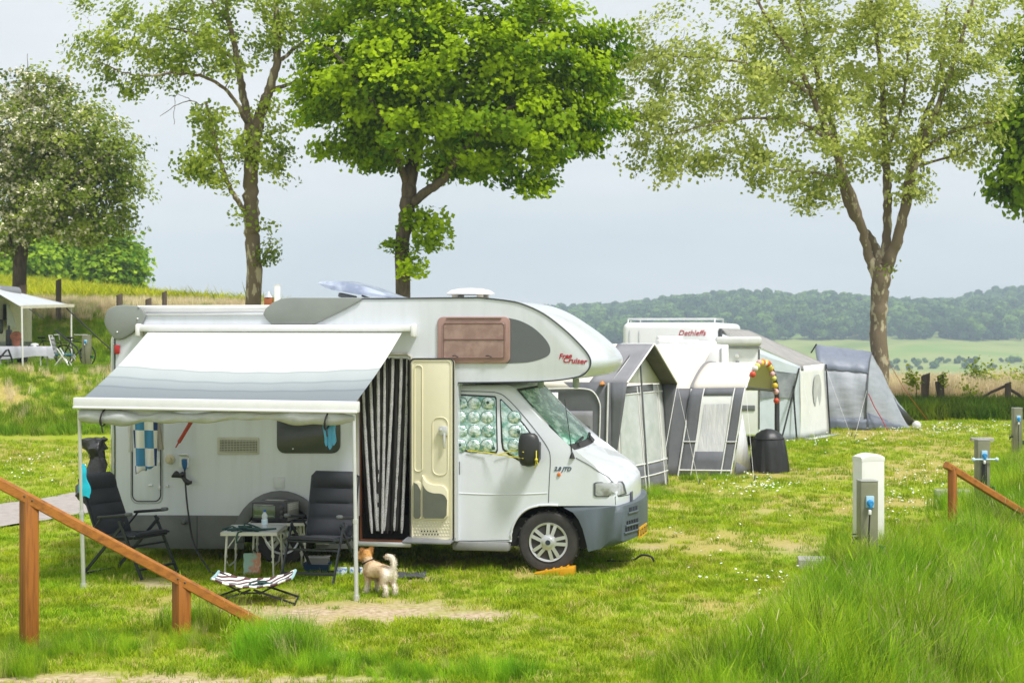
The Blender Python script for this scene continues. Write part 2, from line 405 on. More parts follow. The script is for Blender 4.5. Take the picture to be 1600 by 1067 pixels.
def rot_basis(n, up_bias=0.5):
    """n random leaf frames: normal, tangent, bitangent arrays"""
    nr = RNG.normal(size=(n, 3)); nr[:, 2] = np.abs(nr[:, 2])+up_bias; nr /= np.linalg.norm(nr, axis=1, keepdims=True)
    t = RNG.normal(size=(n, 3)); t -= nr*np.sum(t*nr, 1, keepdims=True); t /= np.linalg.norm(t, axis=1, keepdims=True)
    return nr, t, np.cross(nr, t)
def leaf_faces(C, size, up_bias=0.5, lobed=False, droop=0.25, lean=None):
    """kite (or lobed) leaf of two folded halves at each centre; returns verts, quads"""
    n = len(C); nr, t, bt = rot_basis(n, up_bias)
    if lean is not None:                      # leaves of one spray face much the same way
        nr = lean+RNG.normal(size=(n, 3))*0.42; nr /= np.linalg.norm(nr, axis=1, keepdims=True)
        t = RNG.normal(size=(n, 3)); t -= nr*np.sum(t*nr, 1, keepdims=True); t /= np.linalg.norm(t, axis=1, keepdims=True); bt = np.cross(nr, t)
    s = (np.asarray(size)*RNG.uniform(0.65, 1.25, n))[:, None]
    base = C-t*s*0.5; tip = C+t*s*0.55-nr*s*droop; mid = C+nr*s*0.10
    l = C+bt*s*0.48+t*s*0.05-nr*s*0.08; r = C-bt*s*0.48+t*s*0.05-nr*s*0.08
    if not lobed:
        V = np.stack([base, l, tip, r], 1).reshape(-1, 3); i = np.arange(n)*4
        return V, np.stack([i, i+1, i+2, i+3], 1), 1
    l1 = C+bt*s*0.52-t*s*0.12; r1 = C-bt*s*0.52-t*s*0.12; l2 = C+bt*s*0.40+t*s*0.34-nr*s*0.1; r2 = C-bt*s*0.40+t*s*0.34-nr*s*0.1
    V = np.stack([base, l1, mid, r1, l2, tip, r2], 1).reshape(-1, 3); i = np.arange(n)*7
    Fq = np.stack([np.stack([i, i+1, i+4, i+2], 1), np.stack([i+2, i+4, i+5, i+6], 1), np.stack([i, i+2, i+6, i+3], 1)], 1).reshape(-1, 4)
    return V, Fq, 3

def tree(name, label, D0, limbs, lobes, leafm, bark, leaf=0.12, per=50, spread=0.35, group=None, lobed=False, extra=None, cat='tree', sides=9, twig=0.022, up_bias=0.5, base=None, shell=2.3, lay=0.72):
    """limbs: lists of (px, py, dD, radius m); lobes: (px, py, rx px, ry px, rD m, dD, clusters)"""
    root_p = P(limbs[0][0][0], limbs[0][0][1], D0); root_p.z = tz(root_p.x, root_p.y)
    if base: root_p = Vector(base)
    root = thing(name, label, cat, root_p, 0, group)
    tb = MB(); nodes = []; nrad = []
    for li, lb in enumerate(limbs):
        pts = []
        for px, py, dD, r in lb:
            p = P(px, py, D0+dD); pts.append((p.x, p.y, p.z, r))
        if li == 0:
            pts[0] = (pts[0][0], pts[0][1], tz(pts[0][0], pts[0][1])-0.1, pts[0][3]*1.18)
        sp = spline(pts, 7)
        if bark is BARK_PLANE: sp = [np.array([*q[:3], q[3]*.86]) for q in sp]
        k = len(sp); out = []
        for i, q in enumerate(sp):
            j = 0.10*q[3]+0.02 if 0 < i < k-1 else 0
            v = Vector(q[:3])+Vector(RNG.normal(size=3)*j*0.5); out.append(v)
        tb.tube(out, [max(0.008, q[3]*(1+0.045*sin(i*2.1+li))) for i, q in enumerate(sp)], n=sides if li < 5 else 6)
        for i in range(k):
            if li > 0 or i > k*0.55: nodes.append(tuple(out[i])); nrad.append(sp[i][3])
    cl = []
    for px, py, rx, ry, rD, dD, nc in lobes:
        c = P(px, py, D0+dD); sx, sz = rx/F*(D0+dD), ry/F*(D0+dD)
        d = RNG.normal(size=(nc, 3)); d /= np.linalg.norm(d, axis=1, keepdims=True)
        d *= (RNG.uniform(0, 1, nc)**(1/shell))[:, None]
        cl.append(np.array(c)[None]+d*np.array([[sx, rD, sz]]))
    cl = np.concatenate(cl)
    # grow twigs outwards: nearest cluster first, each hangs on the nearest existing wood
    N = np.array(nodes); R = np.array(nrad)
    d0 = np.array([np.min(np.linalg.norm(N-c, axis=1)) for c in cl]); order = np.argsort(d0)
    LC = []; LN = []; cen = cl.mean(0); ext = cl.std(0)+1e-3
    for ci in order:
        c = cl[ci]; dist = np.linalg.norm(N-c, axis=1)+np.where(N[:, 2] > c[2]+0.4, 0.5, 0)
        k = int(np.argmin(dist)); p = N[k]; L = np.linalg.norm(c-p)
        r0 = min(R[k]*0.7, twig*(0.6+0.5*L)); r1 = max(0.006, r0*0.35)
        m1 = p+(c-p)*0.4+RNG.normal(size=3)*0.08*L+np.array([0, 0, 0.08*L]); m2 = p+(c-p)*0.75+RNG.normal(size=3)*0.06*L+np.array([0, 0, 0.05*L])
        tb.tube([p, m1, m2, c], [r0, r0*0.8, r0*0.55, r1], n=4, cap=False)
        N = np.vstack([N, m1, m2, c]); R = np.concatenate([R, [r0*0.8, r0*0.6, r1+0.004]])
        kk = max(6, int(per*RNG.uniform(0.5, 1.5))); tt = RNG.uniform(0.35, 1.15, kk)[:, None]
        sc = spread*RNG.uniform(0.7, 1.3); ow = (c-cen)/ext; ow = ow/np.linalg.norm(ow)*0.75+np.array([0, 0, 0.65])+RNG.normal(size=3)*0.25; ow /= np.linalg.norm(ow); LN.append(np.repeat(ow[None], kk, 0))
        LC.append(np.concatenate([p+(c-p)*tt+np.clip(RNG.normal(size=(kk, 3)), -1.7, 1.7)*sc*np.array([1, 1, lay]), np.full((kk, 1), RNG.uniform(0, 1))], 1))
    trunk = tb.build('trunk', bark, root, world=True, smooth=60)
    A = np.concatenate(LC); C = A[:, :3]; cf = A[:, 3]
    V, Fq, nf = leaf_faces(C, np.full(len(C), leaf), up_bias, lobed, lean=np.concatenate(LN))
    rnd = np.clip(0.75*cf+0.25*RNG.uniform(0, 1, len(C)), 0, 1)  # mostly one tone per cluster, so bright clumps and dark gaps are coloured in
    crown = npmesh('crown', V-np.array(root_p)[None], Fq, leafm, root, attrs={'rnd': ('FACE', np.repeat(rnd, nf))})
    if extra: extra(root, trunk, C, cf, root_p)
    return root

# ---------------------------------------------------------------- the five campsite trees
GRP = 'tall trees along the campsite'
ML = leaf_mat('leaf_maple', (0.045, 0.15, 0.003), (0.56, 0.74, 0.012), trans=0.47)  # wide range puts sunlit clumps and shaded gaps into the leaf colour
tree('maple_tree', 'dense bright green maple with a round crown rising behind the motorhome roof', 41,
     [[(628, 470, 0, .20), (630, 400, 0, .19), (636, 330, 0, .20), (640, 280, 0, .19), (652, 200, .3, .14), (668, 120, .3, .10), (690, 20, 0, .07), (705, -80, 0, .04)],
      [(637, 325, 0, .13), (665, 300, -.3, .12), (692, 280, -.5, .11), (720, 240, -1, .09), (765, 190, -1.2, .07), (830, 150, -1, .04)],
      [(636, 290, 0, .10), (622, 250, -.5, .09), (600, 190, -1, .07), (560, 130, -1.5, .05), (520, 80, -1.5, .03)],
      [(640, 280, 0, .11), (655, 235, 1, .10), (640, 150, 2, .08), (620, 60, 2, .05)],
      [(690, 283, -.3, .09), (700, 230, 1.2, .08), (760, 120, 2, .06), (830, 20, 2, .03)],
      [(655, 200, .3, .09), (720, 130, 0, .07), (800, 60, 0, .05), (880, 10, 0, .03)],
      [(640, 360, 0, .05), (655, 350, -.3, .03), (670, 335, -.4, .02)], [(632, 390, 0, .03), (615, 384, -.2, .015)]],
     [(700, 70, 190, 120, 2.8, 0, 120), (590, 120, 115, 90, 2.0, -.5, 78), (530, 165, 68, 55, 1.3, 0, 32), (840, 80, 115, 100, 2.2, 0, 78), (775, 185, 120, 58, 2.0, -.8, 58),
      (640, 205, 115, 46, 1.8, -.6, 46), (850, 215, 88, 46, 1.5, 0, 38), (905, 140, 62, 80, 1.4, 0, 34), (600, 45, 120, 80, 2.2, 0, 60), (720, -120, 210, 110, 2.8, 0, 80), (545, 232, 62, 26, .9, -.4, 15), (790, 255, 80, 26, .9, -.6, 18), (490, 150, 34, 44, .7, 0, 11), (930, 195, 42, 50, .9, 0, 16), (700, 262, 40, 18, .6, -.6, 7), (830, 285, 36, 14, .6, -.6, 6), (585, 255, 30, 14, .6, -.4, 5), (950, 90, 26, 60, .8, 0, 9),
      (674, 340, 32, 28, .4, -.4, 5), (668, 372, 20, 20, .3, -.3, 3), (648, 415, 8, 24, .2, -.3, 2), (610, 383, 12, 6, .2, -.2, 1)],
     ML, BARK, leaf=0.135, per=104, spread=0.25, shell=3.2, lay=0.55, up_bias=0.35, group=GRP, lobed=False)

PL = leaf_mat('leaf_plane', (0.20, 0.28, 0.030), (0.70, 0.74, 0.20), trans=0.48)
tree('plane_tree', 'tall plane tree with a forked mottled trunk standing behind the grey blue tunnel tent', 44,
     [[(1373, 600, 0, .28), (1374, 520, 0, .27), (1375, 450, 0, .29), (1378, 415, 0, .33)],
      [(1374, 440, 0, .21), (1356, 395, 0, .15), (1342, 340, -.3, .14), (1325, 290, -.5, .12), (1290, 200, -.8, .10), (1255, 120, -1, .08), (1200, 30, -1.2, .05), (1150, -60, -1, .03)],
      [(1376, 415, 0, .17), (1362, 375, .3, .13), (1335, 340, .4, .12), (1318, 300, .5, .11), (1305, 215, .9, .09), (1270, 90, 1.2, .07), (1240, -20, 1, .04)],
      [(1381, 415, 0, .17), (1386, 360, .3, .14), (1386, 290, .4, .14), (1382, 210, .5, .11), (1378, 120, .6, .09), (1365, 30, .6, .06), (1350, -80, .5, .04)],
      [(1382, 425, 0, .23), (1398, 385, -.2, .18), (1415, 320, -.4, .16), (1430, 250, -.4, .13), (1460, 180, -.5, .10), (1490, 100, -.6, .07), (1520, 0, -.6, .04)],
      [(1412, 325, -.3, .11), (1420, 270, .4, .10), (1440, 200, .8, .08), (1470, 110, 1, .06), (1480, 10, 1, .04)],
      [(1312, 245, -.6, .07), (1270, 200, -1, .06), (1220, 185, -1.4, .05), (1130, 190, -1.8, .03), (1050, 210, -2, .02)],
      [(1268, 150, -.9, .06), (1200, 110, -1.4, .05), (1110, 90, -1.6, .035), (1020, 90, -1.6, .02)],
      [(1440, 235, -.5, .07), (1490, 205, -.8, .05), (1560, 190, -1, .03)], [(1383, 250, .5, .06), (1410, 160, .2, .05), (1420, 60, 0, .035)],
      [(1320, 280, -.5, .05), (1270, 270, -.9, .035), (1200, 265, -1.2, .02)], [(1430, 260, -.4, .05), (1500, 240, -.6, .035), (1540, 215, -.8, .02)]],
     [(1150, 80, 170, 95, 2.0, -1, 125), (1060, 165, 110, 95, 1.5, -1.5, 75), (1290, 60, 150, 110, 2.4, 0, 125), (1440, 70, 140, 110, 2.2, 0, 125), (1230, 190, 130, 70, 1.8, -1, 80), (1180, 265, 95, 36, 1.1, -1, 34),
      (1040, 255, 70, 36, .9, -1.4, 26), (1390, 190, 120, 80, 1.6, 0, 70), (1520, 160, 60, 110, 1.3, -.5, 55), (1270, 300, 55, 34, .8, -.6, 22), (1000, 130, 45, 110, 1.1, -1.4, 36), (1430, 290, 50, 26, .7, -.4, 12),
      (1350, 270, 60, 40, .8, 0, 16), (1300, -110, 280, 110, 3, 0, 110), (1500, 215, 45, 40, .8, -.7, 16), (1385, 418, 8, 6, .1, -.3, 1), (1570, 60, 50, 110, 1.2, 0, 36)],
     PL, BARK_PLANE, leaf=0.108, per=40, spread=0.20, up_bias=0.3, shell=2.8, group=GRP, lobed=False, sides=12)

PL2 = leaf_mat('leaf_plane_left', (0.14, 0.23, 0.020), (0.55, 0.64, 0.09), trans=0.48)
tree('plane_tree', 'slender open tree with a pale mottled trunk, left of the maple', 43,
     [[(395, 480, 0, .27), (396, 420, 0, .24), (393, 350, 0, .24), (391, 290, 0, .23), (396, 225, 0, .22), (405, 185, -.1, .17), (420, 140, -.2, .15), (434, 90, -.3, .12), (432, 30, -.3, .09), (425, -60, -.3, .05)],
      [(394, 235, 0, .16), (388, 190, .2, .13), (378, 140, .4, .12), (370, 90, .5, .10), (357, 30, .6, .07), (345, -60, .6, .04)],
      [(385, 335, 0, .08), (370, 312, -.3, .08), (357, 290, -.4, .07), (344, 250, -.5, .06), (332, 200, -.6, .05), (322, 160, -.7, .03)],
      [(388, 200, .2, .07), (365, 155, -.4, .06), (325, 122, -.8, .05), (270, 115, -1.1, .04), (210, 118, -1.3, .025), (150, 95, -1.4, .015)],
      [(425, 140, -.2, .08), (455, 130, .3, .05), (500, 110, .6, .03)], [(437, 95, -.3, .07), (470, 70, .3, .05), (520, 30, .6, .03)],
      [(372, 100, .5, .06), (320, 60, .2, .05), (250, 40, 0, .03)], [(360, 40, .6, .05), (330, 0, .8, .04), (300, -40, .8, .03)],
      [(315, 165, -.6, .02), (290, 158, -.7, .015), (250, 182, -.8, .008)], [(300, 158, -.7, .012), (275, 150, -.8, .008), (272, 195, -.8, .006)],
      [(408, 410, 0, .04), (418, 395, -.2, .02), (424, 370, -.2, .01)]],
     [(250, 55, 110, 62, 1.6, -.8, 74), (170, 85, 65, 40, 1.0, -1.2, 32), (380, 30, 120, 80, 2.0, 0, 84), (480, 60, 80, 62, 1.4, .3, 46), (300, 110, 90, 30, 1.0, -.8, 30), (340, 230, 52, 70, .9, -.5, 44), (305, 270, 28, 22, .5, -.5, 12),
      (440, 260, 24, 34, .5, -.3, 14), (415, 200, 45, 50, .8, 0, 18), (330, -110, 200, 90, 2.4, 0, 74), (520, 20, 60, 42, 1.1, .6, 28), (395, 235, 20, 30, .3, -.3, 8), (420, 400, 10, 20, .2, -.2, 5), (370, 335, 14, 10, .2, -.3, 2), (412, 345, 6, 10, .1, -.2, 1), (130, 5, 20, 10, .4, -1, 4), (200, 140, 70, 16, .7, -1.1, 12)],
     PL2, BARK_PLANE, leaf=0.108, per=36, spread=0.19, up_bias=0.3, shell=2.8, group=GRP, sides=12)

HL = leaf_mat('leaf_hawthorn', (0.085, 0.15, 0.014), (0.42, 0.50, 0.07), trans=0.45)
BLS = mat('blossom_cream', (0.80, 0.76, 0.56), 0.8, var=0.1, scale=40)
def blossoms(root, trunk, C, cf, rp):
    sel = RNG.choice(len(C), 5500, replace=False); Q = C[sel]
    wgt = smooth01((4.0-np.abs(Q[:, 0]+19.0))/6.0+0.35); Q = Q[RNG.uniform(0, 1, len(Q)) < wgt]
    V, Fq, _ = leaf_faces(np.repeat(Q, 5, 0)+RNG.normal(size=(len(Q)*5, 3))*0.05, np.full(len(Q)*5, 0.115), 0.3)
    npmesh('blossom', V-np.array(rp)[None], Fq, BLS, root)
tree('hawthorn_tree', 'dark hawthorn covered in cream blossom on the left bank above the awning', 58,
     [[(22, 470, 0, .28), (32, 410, 0, .24), (42, 345, 0, .25), (60, 290, 0, .17), (75, 220, 0, .12), (90, 150, 0, .07)], [(40, 350, 0, .15), (25, 300, .5, .12), (-10, 240, 1, .09), (-50, 190, 1, .05)],
      [(45, 340, 0, .14), (90, 300, -1, .11), (140, 260, -1.5, .08), (190, 230, -1.6, .04)], [(60, 290, 0, .10), (110, 240, 1, .08), (160, 190, 1.2, .05)], [(30, 400, 0, .06), (15, 370, -.3, .05), (18, 330, -.5, .03)], [(44, 140, 0, .02), (43, 84, 0, .008)]],
     [(60, 200, 95, 85, 2.2, 0, 150), (-20, 250, 80, 110, 2.2, 0, 90), (150, 230, 80, 80, 1.8, -.5, 105), (110, 310, 100, 70, 2.0, -.6, 120), (190, 290, 50, 70, 1.2, -.5, 50), (160, 360, 55, 32, 1.0, -.6, 34), (40, 330, 60, 50, 1.4, -.8, 50), (60, 130, 60, 30, 1.0, 0, 20), (15, 380, 12, 26, .4, 0, 6)],
     HL, BARK_DARK, leaf=0.13, per=46, spread=0.24, up_bias=0.3, group='trees on the left bank', extra=blossoms)

tree('maple_tree', 'dark leafy tree mostly outside the picture at the right edge', 46,
     [[(1760, 620, 0, .3), (1758, 480, 0, .28), (1750, 330, 0, .24), (1740, 180, 0, .18), (1730, 40, 0, .1)], [(1750, 330, 0, .14), (1690, 270, -.4, .1), (1610, 240, -.6, .05)], [(1745, 230, 0, .12), (1680, 150, .5, .09), (1620, 90, .5, .05)]],
     [(1640, 230, 85, 70, 1.6, -.2, 90), (1600, 290, 45, 45, .9, -.3, 34), (1650, 120, 80, 90, 1.8, 0, 60), (1720, 40, 110, 130, 2.2, 0, 80), (1800, 220, 120, 130, 2.2, 0, 80), (1585, 190, 30, 30, .7, -.3, 14)],
     leaf_mat('leaf_maple_dark', (0.09, 0.21, 0.008), (0.45, 0.62, 0.03), trans=0.45), BARK, leaf=0.18, per=54, spread=0.3, group=GRP, lobed=True)

# light green trees beyond the field, upper left
WL = leaf_mat('leaf_wood', (0.07, 0.20, 0.010), (0.45, 0.62, 0.035), trans=0.4)
for k, (px, py, rx, ry, D, lab) in enumerate([(15, 395, 70, 62, 118, 'bushy green tree beyond the field, partly behind the hawthorn trunk'), (105, 402, 60, 50, 122, 'round green tree beyond the field, under the right half of the hawthorn'),
                                               (178, 412, 42, 44, 116, 'rightmost green tree beyond the field, ending the row against the sky'), (-60, 380, 70, 80, 124, 'green tree beyond the field, cut by the left picture edge')]):
    tree('field_tree', lab, D, [[(px, py+ry*1.05, 0, .3), (px+2, py+ry*.3, 0, .26), (px-3, py-ry*.2, 0, .18), (px+4, py-ry*.7, 0, .07)]],
         [(px, py, rx, ry, rx/F*D*.8, 0, 120), (px-rx*.45, py+ry*.3, rx*.5, ry*.6, rx/F*D*.5, -1.2, 40), (px+rx*.5, py+ry*.35, rx*.5, ry*.55, rx/F*D*.5, -1.2, 40), (px, py+ry*.7, rx*.8, ry*.3, rx/F*D*.6, -1, 40)], WL, BARK_DARK, leaf=0.36, per=44, spread=0.62, group='green trees beyond the field', twig=.03)

# ================================================================ scattered ground cover
def proto(name, V, Fq, m):
    me = bpy.data.meshes.new(name); me.from_pydata([tuple(v) for v in V], [], [tuple(f) for f in Fq]); me.materials.append(m)
    me.polygons.foreach_set('use_smooth', [True]*len(me.polygons)); me.update()
    return bpy.data.objects.new(name, me)
def tuft(name, m, blades, rad, h, w, bend=0.5, hv=0.4, seeds=0):
    V = []; Fc = []
    for k in range(blades):
        a = random.uniform(0, 2*pi); r = rad*sqrt(random.random()); x, y = r*cos(a), r*sin(a)
        q = random.uniform(0, 2*pi); hh = h*random.uniform(1-hv, 1+hv*0.6); be = bend*random.uniform(0.2, 1.3)*hh
        q2 = q+random.uniform(-.6, .6)+pi/2; dx, dy = cos(q), sin(q); wx, wy = cos(q2)*w, sin(q2)*w
        o = len(V); seg = 3
        for i in range(seg+1):
            t = i/seg; c = Vector((x+dx*be*t*t, y+dy*be*t*t, hh*t*(1-0.18*t*t*min(1, bend)))); ww = (1-t**1.6)*0.5+0.03
            V += [c+Vector((wx*ww, wy*ww, 0)), c-Vector((wx*ww, wy*ww, 0))]
        for i in range(seg): Fc.append((o+2*i, o+2*i+1, o+2*i+3, o+2*i+2))
        if k < seeds:
            c0 = V[-1]; o = len(V)
            for i in range(4):
                t = i/3; cc = c0+Vector((dx*.05*t, dy*.05*t, 0.075*t-0.02)); ww = 0.0034*sin(pi*(0.15+0.8*t))
                V += [cc+Vector((ww, 0, 0)), cc-Vector((ww, 0, 0))]
            for i in range(3): Fc.append((o+2*i, o+2*i+1, o+2*i+3, o+2*i+2))
    return proto(name, V, Fc, m)
def scatter(name, pts, scl, protos, label=None, tilt=0.0, cat=None):
    """one object: points carrying a random tuft each"""
    n = len(pts); me = bpy.data.meshes.new(name); me.vertices.add(n); me.vertices.foreach_set('co', np.asarray(pts, np.float32).ravel())
    a = me.attributes.new('scl', 'FLOAT', 'POINT'); a.data.foreach_set('value', np.asarray(scl, np.float32))
    rot = np.stack([RNG.normal(size=n)*tilt, RNG.normal(size=n)*tilt, RNG.uniform(0, 2*pi, n)], 1)
    a = me.attributes.new('rot', 'FLOAT_VECTOR', 'POINT'); a.data.foreach_set('vector', rot.astype(np.float32).ravel())
    a = me.attributes.new('pid', 'INT', 'POINT'); a.data.foreach_set('value', RNG.integers(0, len(protos), n).astype(np.int32))
    o = bpy.data.objects.new(name, me); COL.objects.link(o); me.materials.append(protos[0].data.materials[0])
    ng = bpy.data.node_groups.new(name, 'GeometryNodeTree')
    ng.interface.new_socket('Geometry', in_out='INPUT', socket_type='NodeSocketGeometry'); ng.interface.new_socket('Geometry', in_out='OUTPUT', socket_type='NodeSocketGeometry')
    gi = ng.nodes.new('NodeGroupInput'); go = ng.nodes.new('NodeGroupOutput'); ip = ng.nodes.new('GeometryNodeInstanceOnPoints'); jg = ng.nodes.new('GeometryNodeJoinGeometry')
    for p in protos:
        oi = ng.nodes.new('GeometryNodeObjectInfo'); oi.inputs['Object'].default_value = p; oi.inputs['As Instance'].default_value = True
        ng.links.new(oi.outputs['Geometry'], jg.inputs[0])
    def na(nm, ty): x = ng.nodes.new('GeometryNodeInputNamedAttribute'); x.data_type = ty; x.inputs['Name'].default_value = nm; return x.outputs['Attribute']
    e2r = ng.nodes.new('FunctionNodeEulerToRotation')
    ng.links.new(na('rot', 'FLOAT_VECTOR'), e2r.inputs[0]); ng.links.new(gi.outputs[0], ip.inputs['Points']); ng.links.new(jg.outputs[0], ip.inputs['Instance'])
    ip.inputs['Pick Instance'].default_value = True; ng.links.new(na('pid', 'INT'), ip.inputs['Instance Index'])
    ng.links.new(e2r.outputs[0], ip.inputs['Rotation']); ng.links.new(na('scl', 'FLOAT'), ip.inputs['Scale']); ng.links.new(ip.outputs[0], go.inputs[0])
    md = o.modifiers.new('scatter', 'NODES'); md.node_group = ng
    tag(o, label, cat, kind='stuff'); return o
def in_view(x, y, m=1.2): return (np.abs(x) < 0.32*y+m)
KEEP = []          # filled by p-files placed before the grass: (x, y, radius) kept clear

BL_LAWN = leaf_mat('blade_lawn', (0.16, 0.29, 0.008), (0.40, 0.52, 0.020), trans=0.35, cc=(0.62, 0.54, 0.18), cpos=0.90, inst=True)
BL_TALL = leaf_mat('blade_tall', (0.14, 0.33, 0.008), (0.42, 0.62, 0.030), trans=0.4, cc=(0.58, 0.54, 0.22), cpos=0.92, inst=True)
BL_DEEP2 = leaf_mat('blade_tall_deep', (0.08, 0.20, 0.010), (0.24, 0.38, 0.025), trans=0.35, inst=True)
BL_SEED = leaf_mat('blade_seed', (0.42, 0.42, 0.16), (0.62, 0.58, 0.28), trans=0.35, inst=True)
BL_DEEP = leaf_mat('blade_bank', (0.055, 0.125, 0.008), (0.19, 0.30, 0.022), trans=0.35, inst=True)
BL_BANK = leaf_mat('blade_left_bank', (0.10, 0.23, 0.008), (0.30, 0.46, 0.022), trans=0.35, cc=(0.42, 0.44, 0.10), cpos=0.93, inst=True)
BL_DRY = leaf_mat('blade_dry', (0.66, 0.56, 0.31), (0.88, 0.78, 0.52), trans=0.3, inst=True)
BL_RAPE = leaf_mat('leaf_vineyard', (0.28, 0.38, 0.015), (0.60, 0.60, 0.03), trans=0.35, inst=True)
lawn_p = [tuft('lawn_tuft', BL_LAWN, 34, 0.085, 0.042, 0.0050, 0.9) for _ in range(4)]
tall_p = [tuft('tall_tuft', BL_TALL, 74, 0.14, 0.42, 0.0044, 0.55, seeds=3) for _ in range(6)]+[tuft('tall_tuft', BL_DEEP2, 50, 0.15, 0.46, 0.008, 0.4) for _ in range(1)]+[tuft('weed_tuft', BL_TALL, 22, 0.12, 0.3, 0.02, 0.9) for _ in range(2)]+[tuft('seed_tuft', BL_SEED, 3, 0.14, 0.56, 0.0032, 0.35, seeds=6)]
left_p = [tuft('bank_tuft', BL_BANK, 44, 0.22, 0.30, 0.011, 0.6) for _ in range(4)]
mid_p = [tuft('bank_tuft', BL_DEEP, 40, 0.22, 0.30, 0.014, 0.6) for _ in range(4)]
dry_p = [tuft('reed_tuft', BL_DRY, 46, 0.35, 0.8, 0.018, 0.25) for _ in range(3)]
rape_p = [tuft('vine_tuft', BL_RAPE, 46, 0.35, 0.55, 0.05, 0.8) for _ in range(3)]

def rand_area(n, x0, x1, y0, y1): return RNG.uniform(x0, x1, n), RNG.uniform(y0, y1, n)
def path_mask(x, y):
    c = np.array(ctr)[:, :2]; d = np.full(len(x), 1e9)
    for i in range(len(c)-1):
        a, b_ = c[i], c[i+1]; ab = b_-a; t = np.clip(((x-a[0])*ab[0]+(y-a[1])*ab[1])/(ab@ab), 0, 1)
        d = np.minimum(d, np.hypot(x-a[0]-ab[0]*t, y-a[1]-ab[1]*t))
    return d > 0.98
def clear(x, y):
    k = np.ones(len(x), bool)
    for cx, cy, r in KEEP: k &= np.hypot(x-cx, y-cy) > r
    return k
def make_lawn():
    # density falls with distance
    L = []
    for y0, y1, dens in ((10.5, 14, 150), (14, 18, 110), (18, 25, 55), (25, 38, 24), (38, 47, 12)):
        w_ = 0.38*y1+3; n = int(2*w_*(y1-y0)*dens); x, y = rand_area(n, -w_, w_, y0, y1)
        k = (np.abs(x) < 0.38*y+3) & (x < tall_line(y)+0.4) & (RNG.uniform(0, 1, n) > soil(x, y)*1.5) & (RNG.uniform(0, 1, n) > 0.55*dry(x, y)) & path_mask(x, y) & clear(x, y)
        k &= ~((y > 38) & (x < -6))
        s = (0.75+0.7*fbm(x, y, 0.8, 12))*(1+0.02*(y-12))*RNG.uniform(0.7, 1.35, n)
        L.append(np.stack([x, y, terrain(x, y), s], 1)[k])
    A = np.concatenate(L); scatter('lawn_grass', A[:, :3], A[:, 3], lawn_p, tilt=0.12)
    # daisies: small white flower heads in drifts
    V = []; Fc = []
    for j in range(6): V.append((0.014*cos(j*pi/3), 0.014*sin(j*pi/3), 0.045))
    V.append((0, 0, 0.052)); Fc = [(j, (j+1) % 6, 6) for j in range(6)]
    dz = proto('daisy', V, Fc, mat('daisy_white', (0.85, 0.85, 0.80), 0.7))
    pts = []
    for px, py, sx, sy, n in ((1480, 672, 130, 9, 260), (1450, 745, 60, 26, 90), (1200, 745, 90, 20, 60), (1200, 905, 60, 22, 40), (1290, 690, 130, 16, 80), (60, 735, 60, 22, 60), (1185, 765, 60, 10, 90), (1400, 790, 70, 25, 90), (1100, 850, 160, 60, 40)):
        for _ in range(n):
            g = G(px+random.gauss(0, sx*.55), max(655, py+random.gauss(0, sy*.55)))
            if g.x < tall_line(g.y)+1.5 and random.random() < 0.72: pts.append((g.x, g.y, tz(g.x, g.y)))
    pts = np.array(pts); scatter('daisies', pts, RNG.uniform(0.9, 1.7, len(pts))*(0.55+pts[:, 1]*0.016), [dz], tilt=0.25)
def make_tall():
    L = []
    for y0, y1, dens in ((10.2, 15, 60), (15, 22, 38), (22, 34, 18), (34, 46, 8)):
        w_ = 0.40*y1+4; n = int((w_+1)*(y1-y0)*dens*1.1); x, y = rand_area(n, 0, w_+1, y0, y1)
        e = x-tall_line(y)-(fbm(x, y, 1.3, 41)-0.5)*1.3
        k = (x < 0.40*y+4) & (e > 0) & clear(x, y)
        s = (0.58+0.62*np.clip(e/1.1, 0, 1))*(0.7+0.6*fbm(x, y, 1.1, 17))*RNG.uniform(0.75, 1.2, n)
        L.append(np.stack([x, y, terrain(x, y), s], 1)[k])
    # unmown tufts round the handrail and along the near edge, by the cabinet and round the posts
    for px, py, sx, sy, n, sc in ((60, 1024, 60, 8, 70, .36), (170, 1012, 110, 12, 110, .34), (310, 1010, 30, 6, 24, .30), (440, 1022, 55, 12, 140, .62), (520, 1040, 90, 14, 120, .34), (640, 1056, 90, 10, 90, .26), (780, 1060, 60, 8, 60, .4), (320, 985, 50, 14, 60, .6), (1320, 868, 18, 6, 40, .7), (1350, 912, 26, 5, 60, .95), (1392, 895, 18, 8, 60, .9), (1380, 870, 14, 5, 40, .8),
                                  (1025, 775, 22, 4, 50, .4), (1110, 748, 50, 2, 60, .3), (1190, 735, 25, 2, 40, .3), (1090, 1060, 50, 6, 70, .6), (10, 1050, 40, 12, 40, .4)):
        q = np.array([G(px+random.gauss(0, sx*.6), py+random.gauss(0, sy*.6)) for _ in range(n)])
        L.append(np.concatenate([q, (sc*RNG.uniform(0.6, 1.25, n))[:, None]], 1))
    A = np.concatenate(L); scatter('tall_grass', A[:, :3], A[:, 3], tall_p, tilt=0.16)
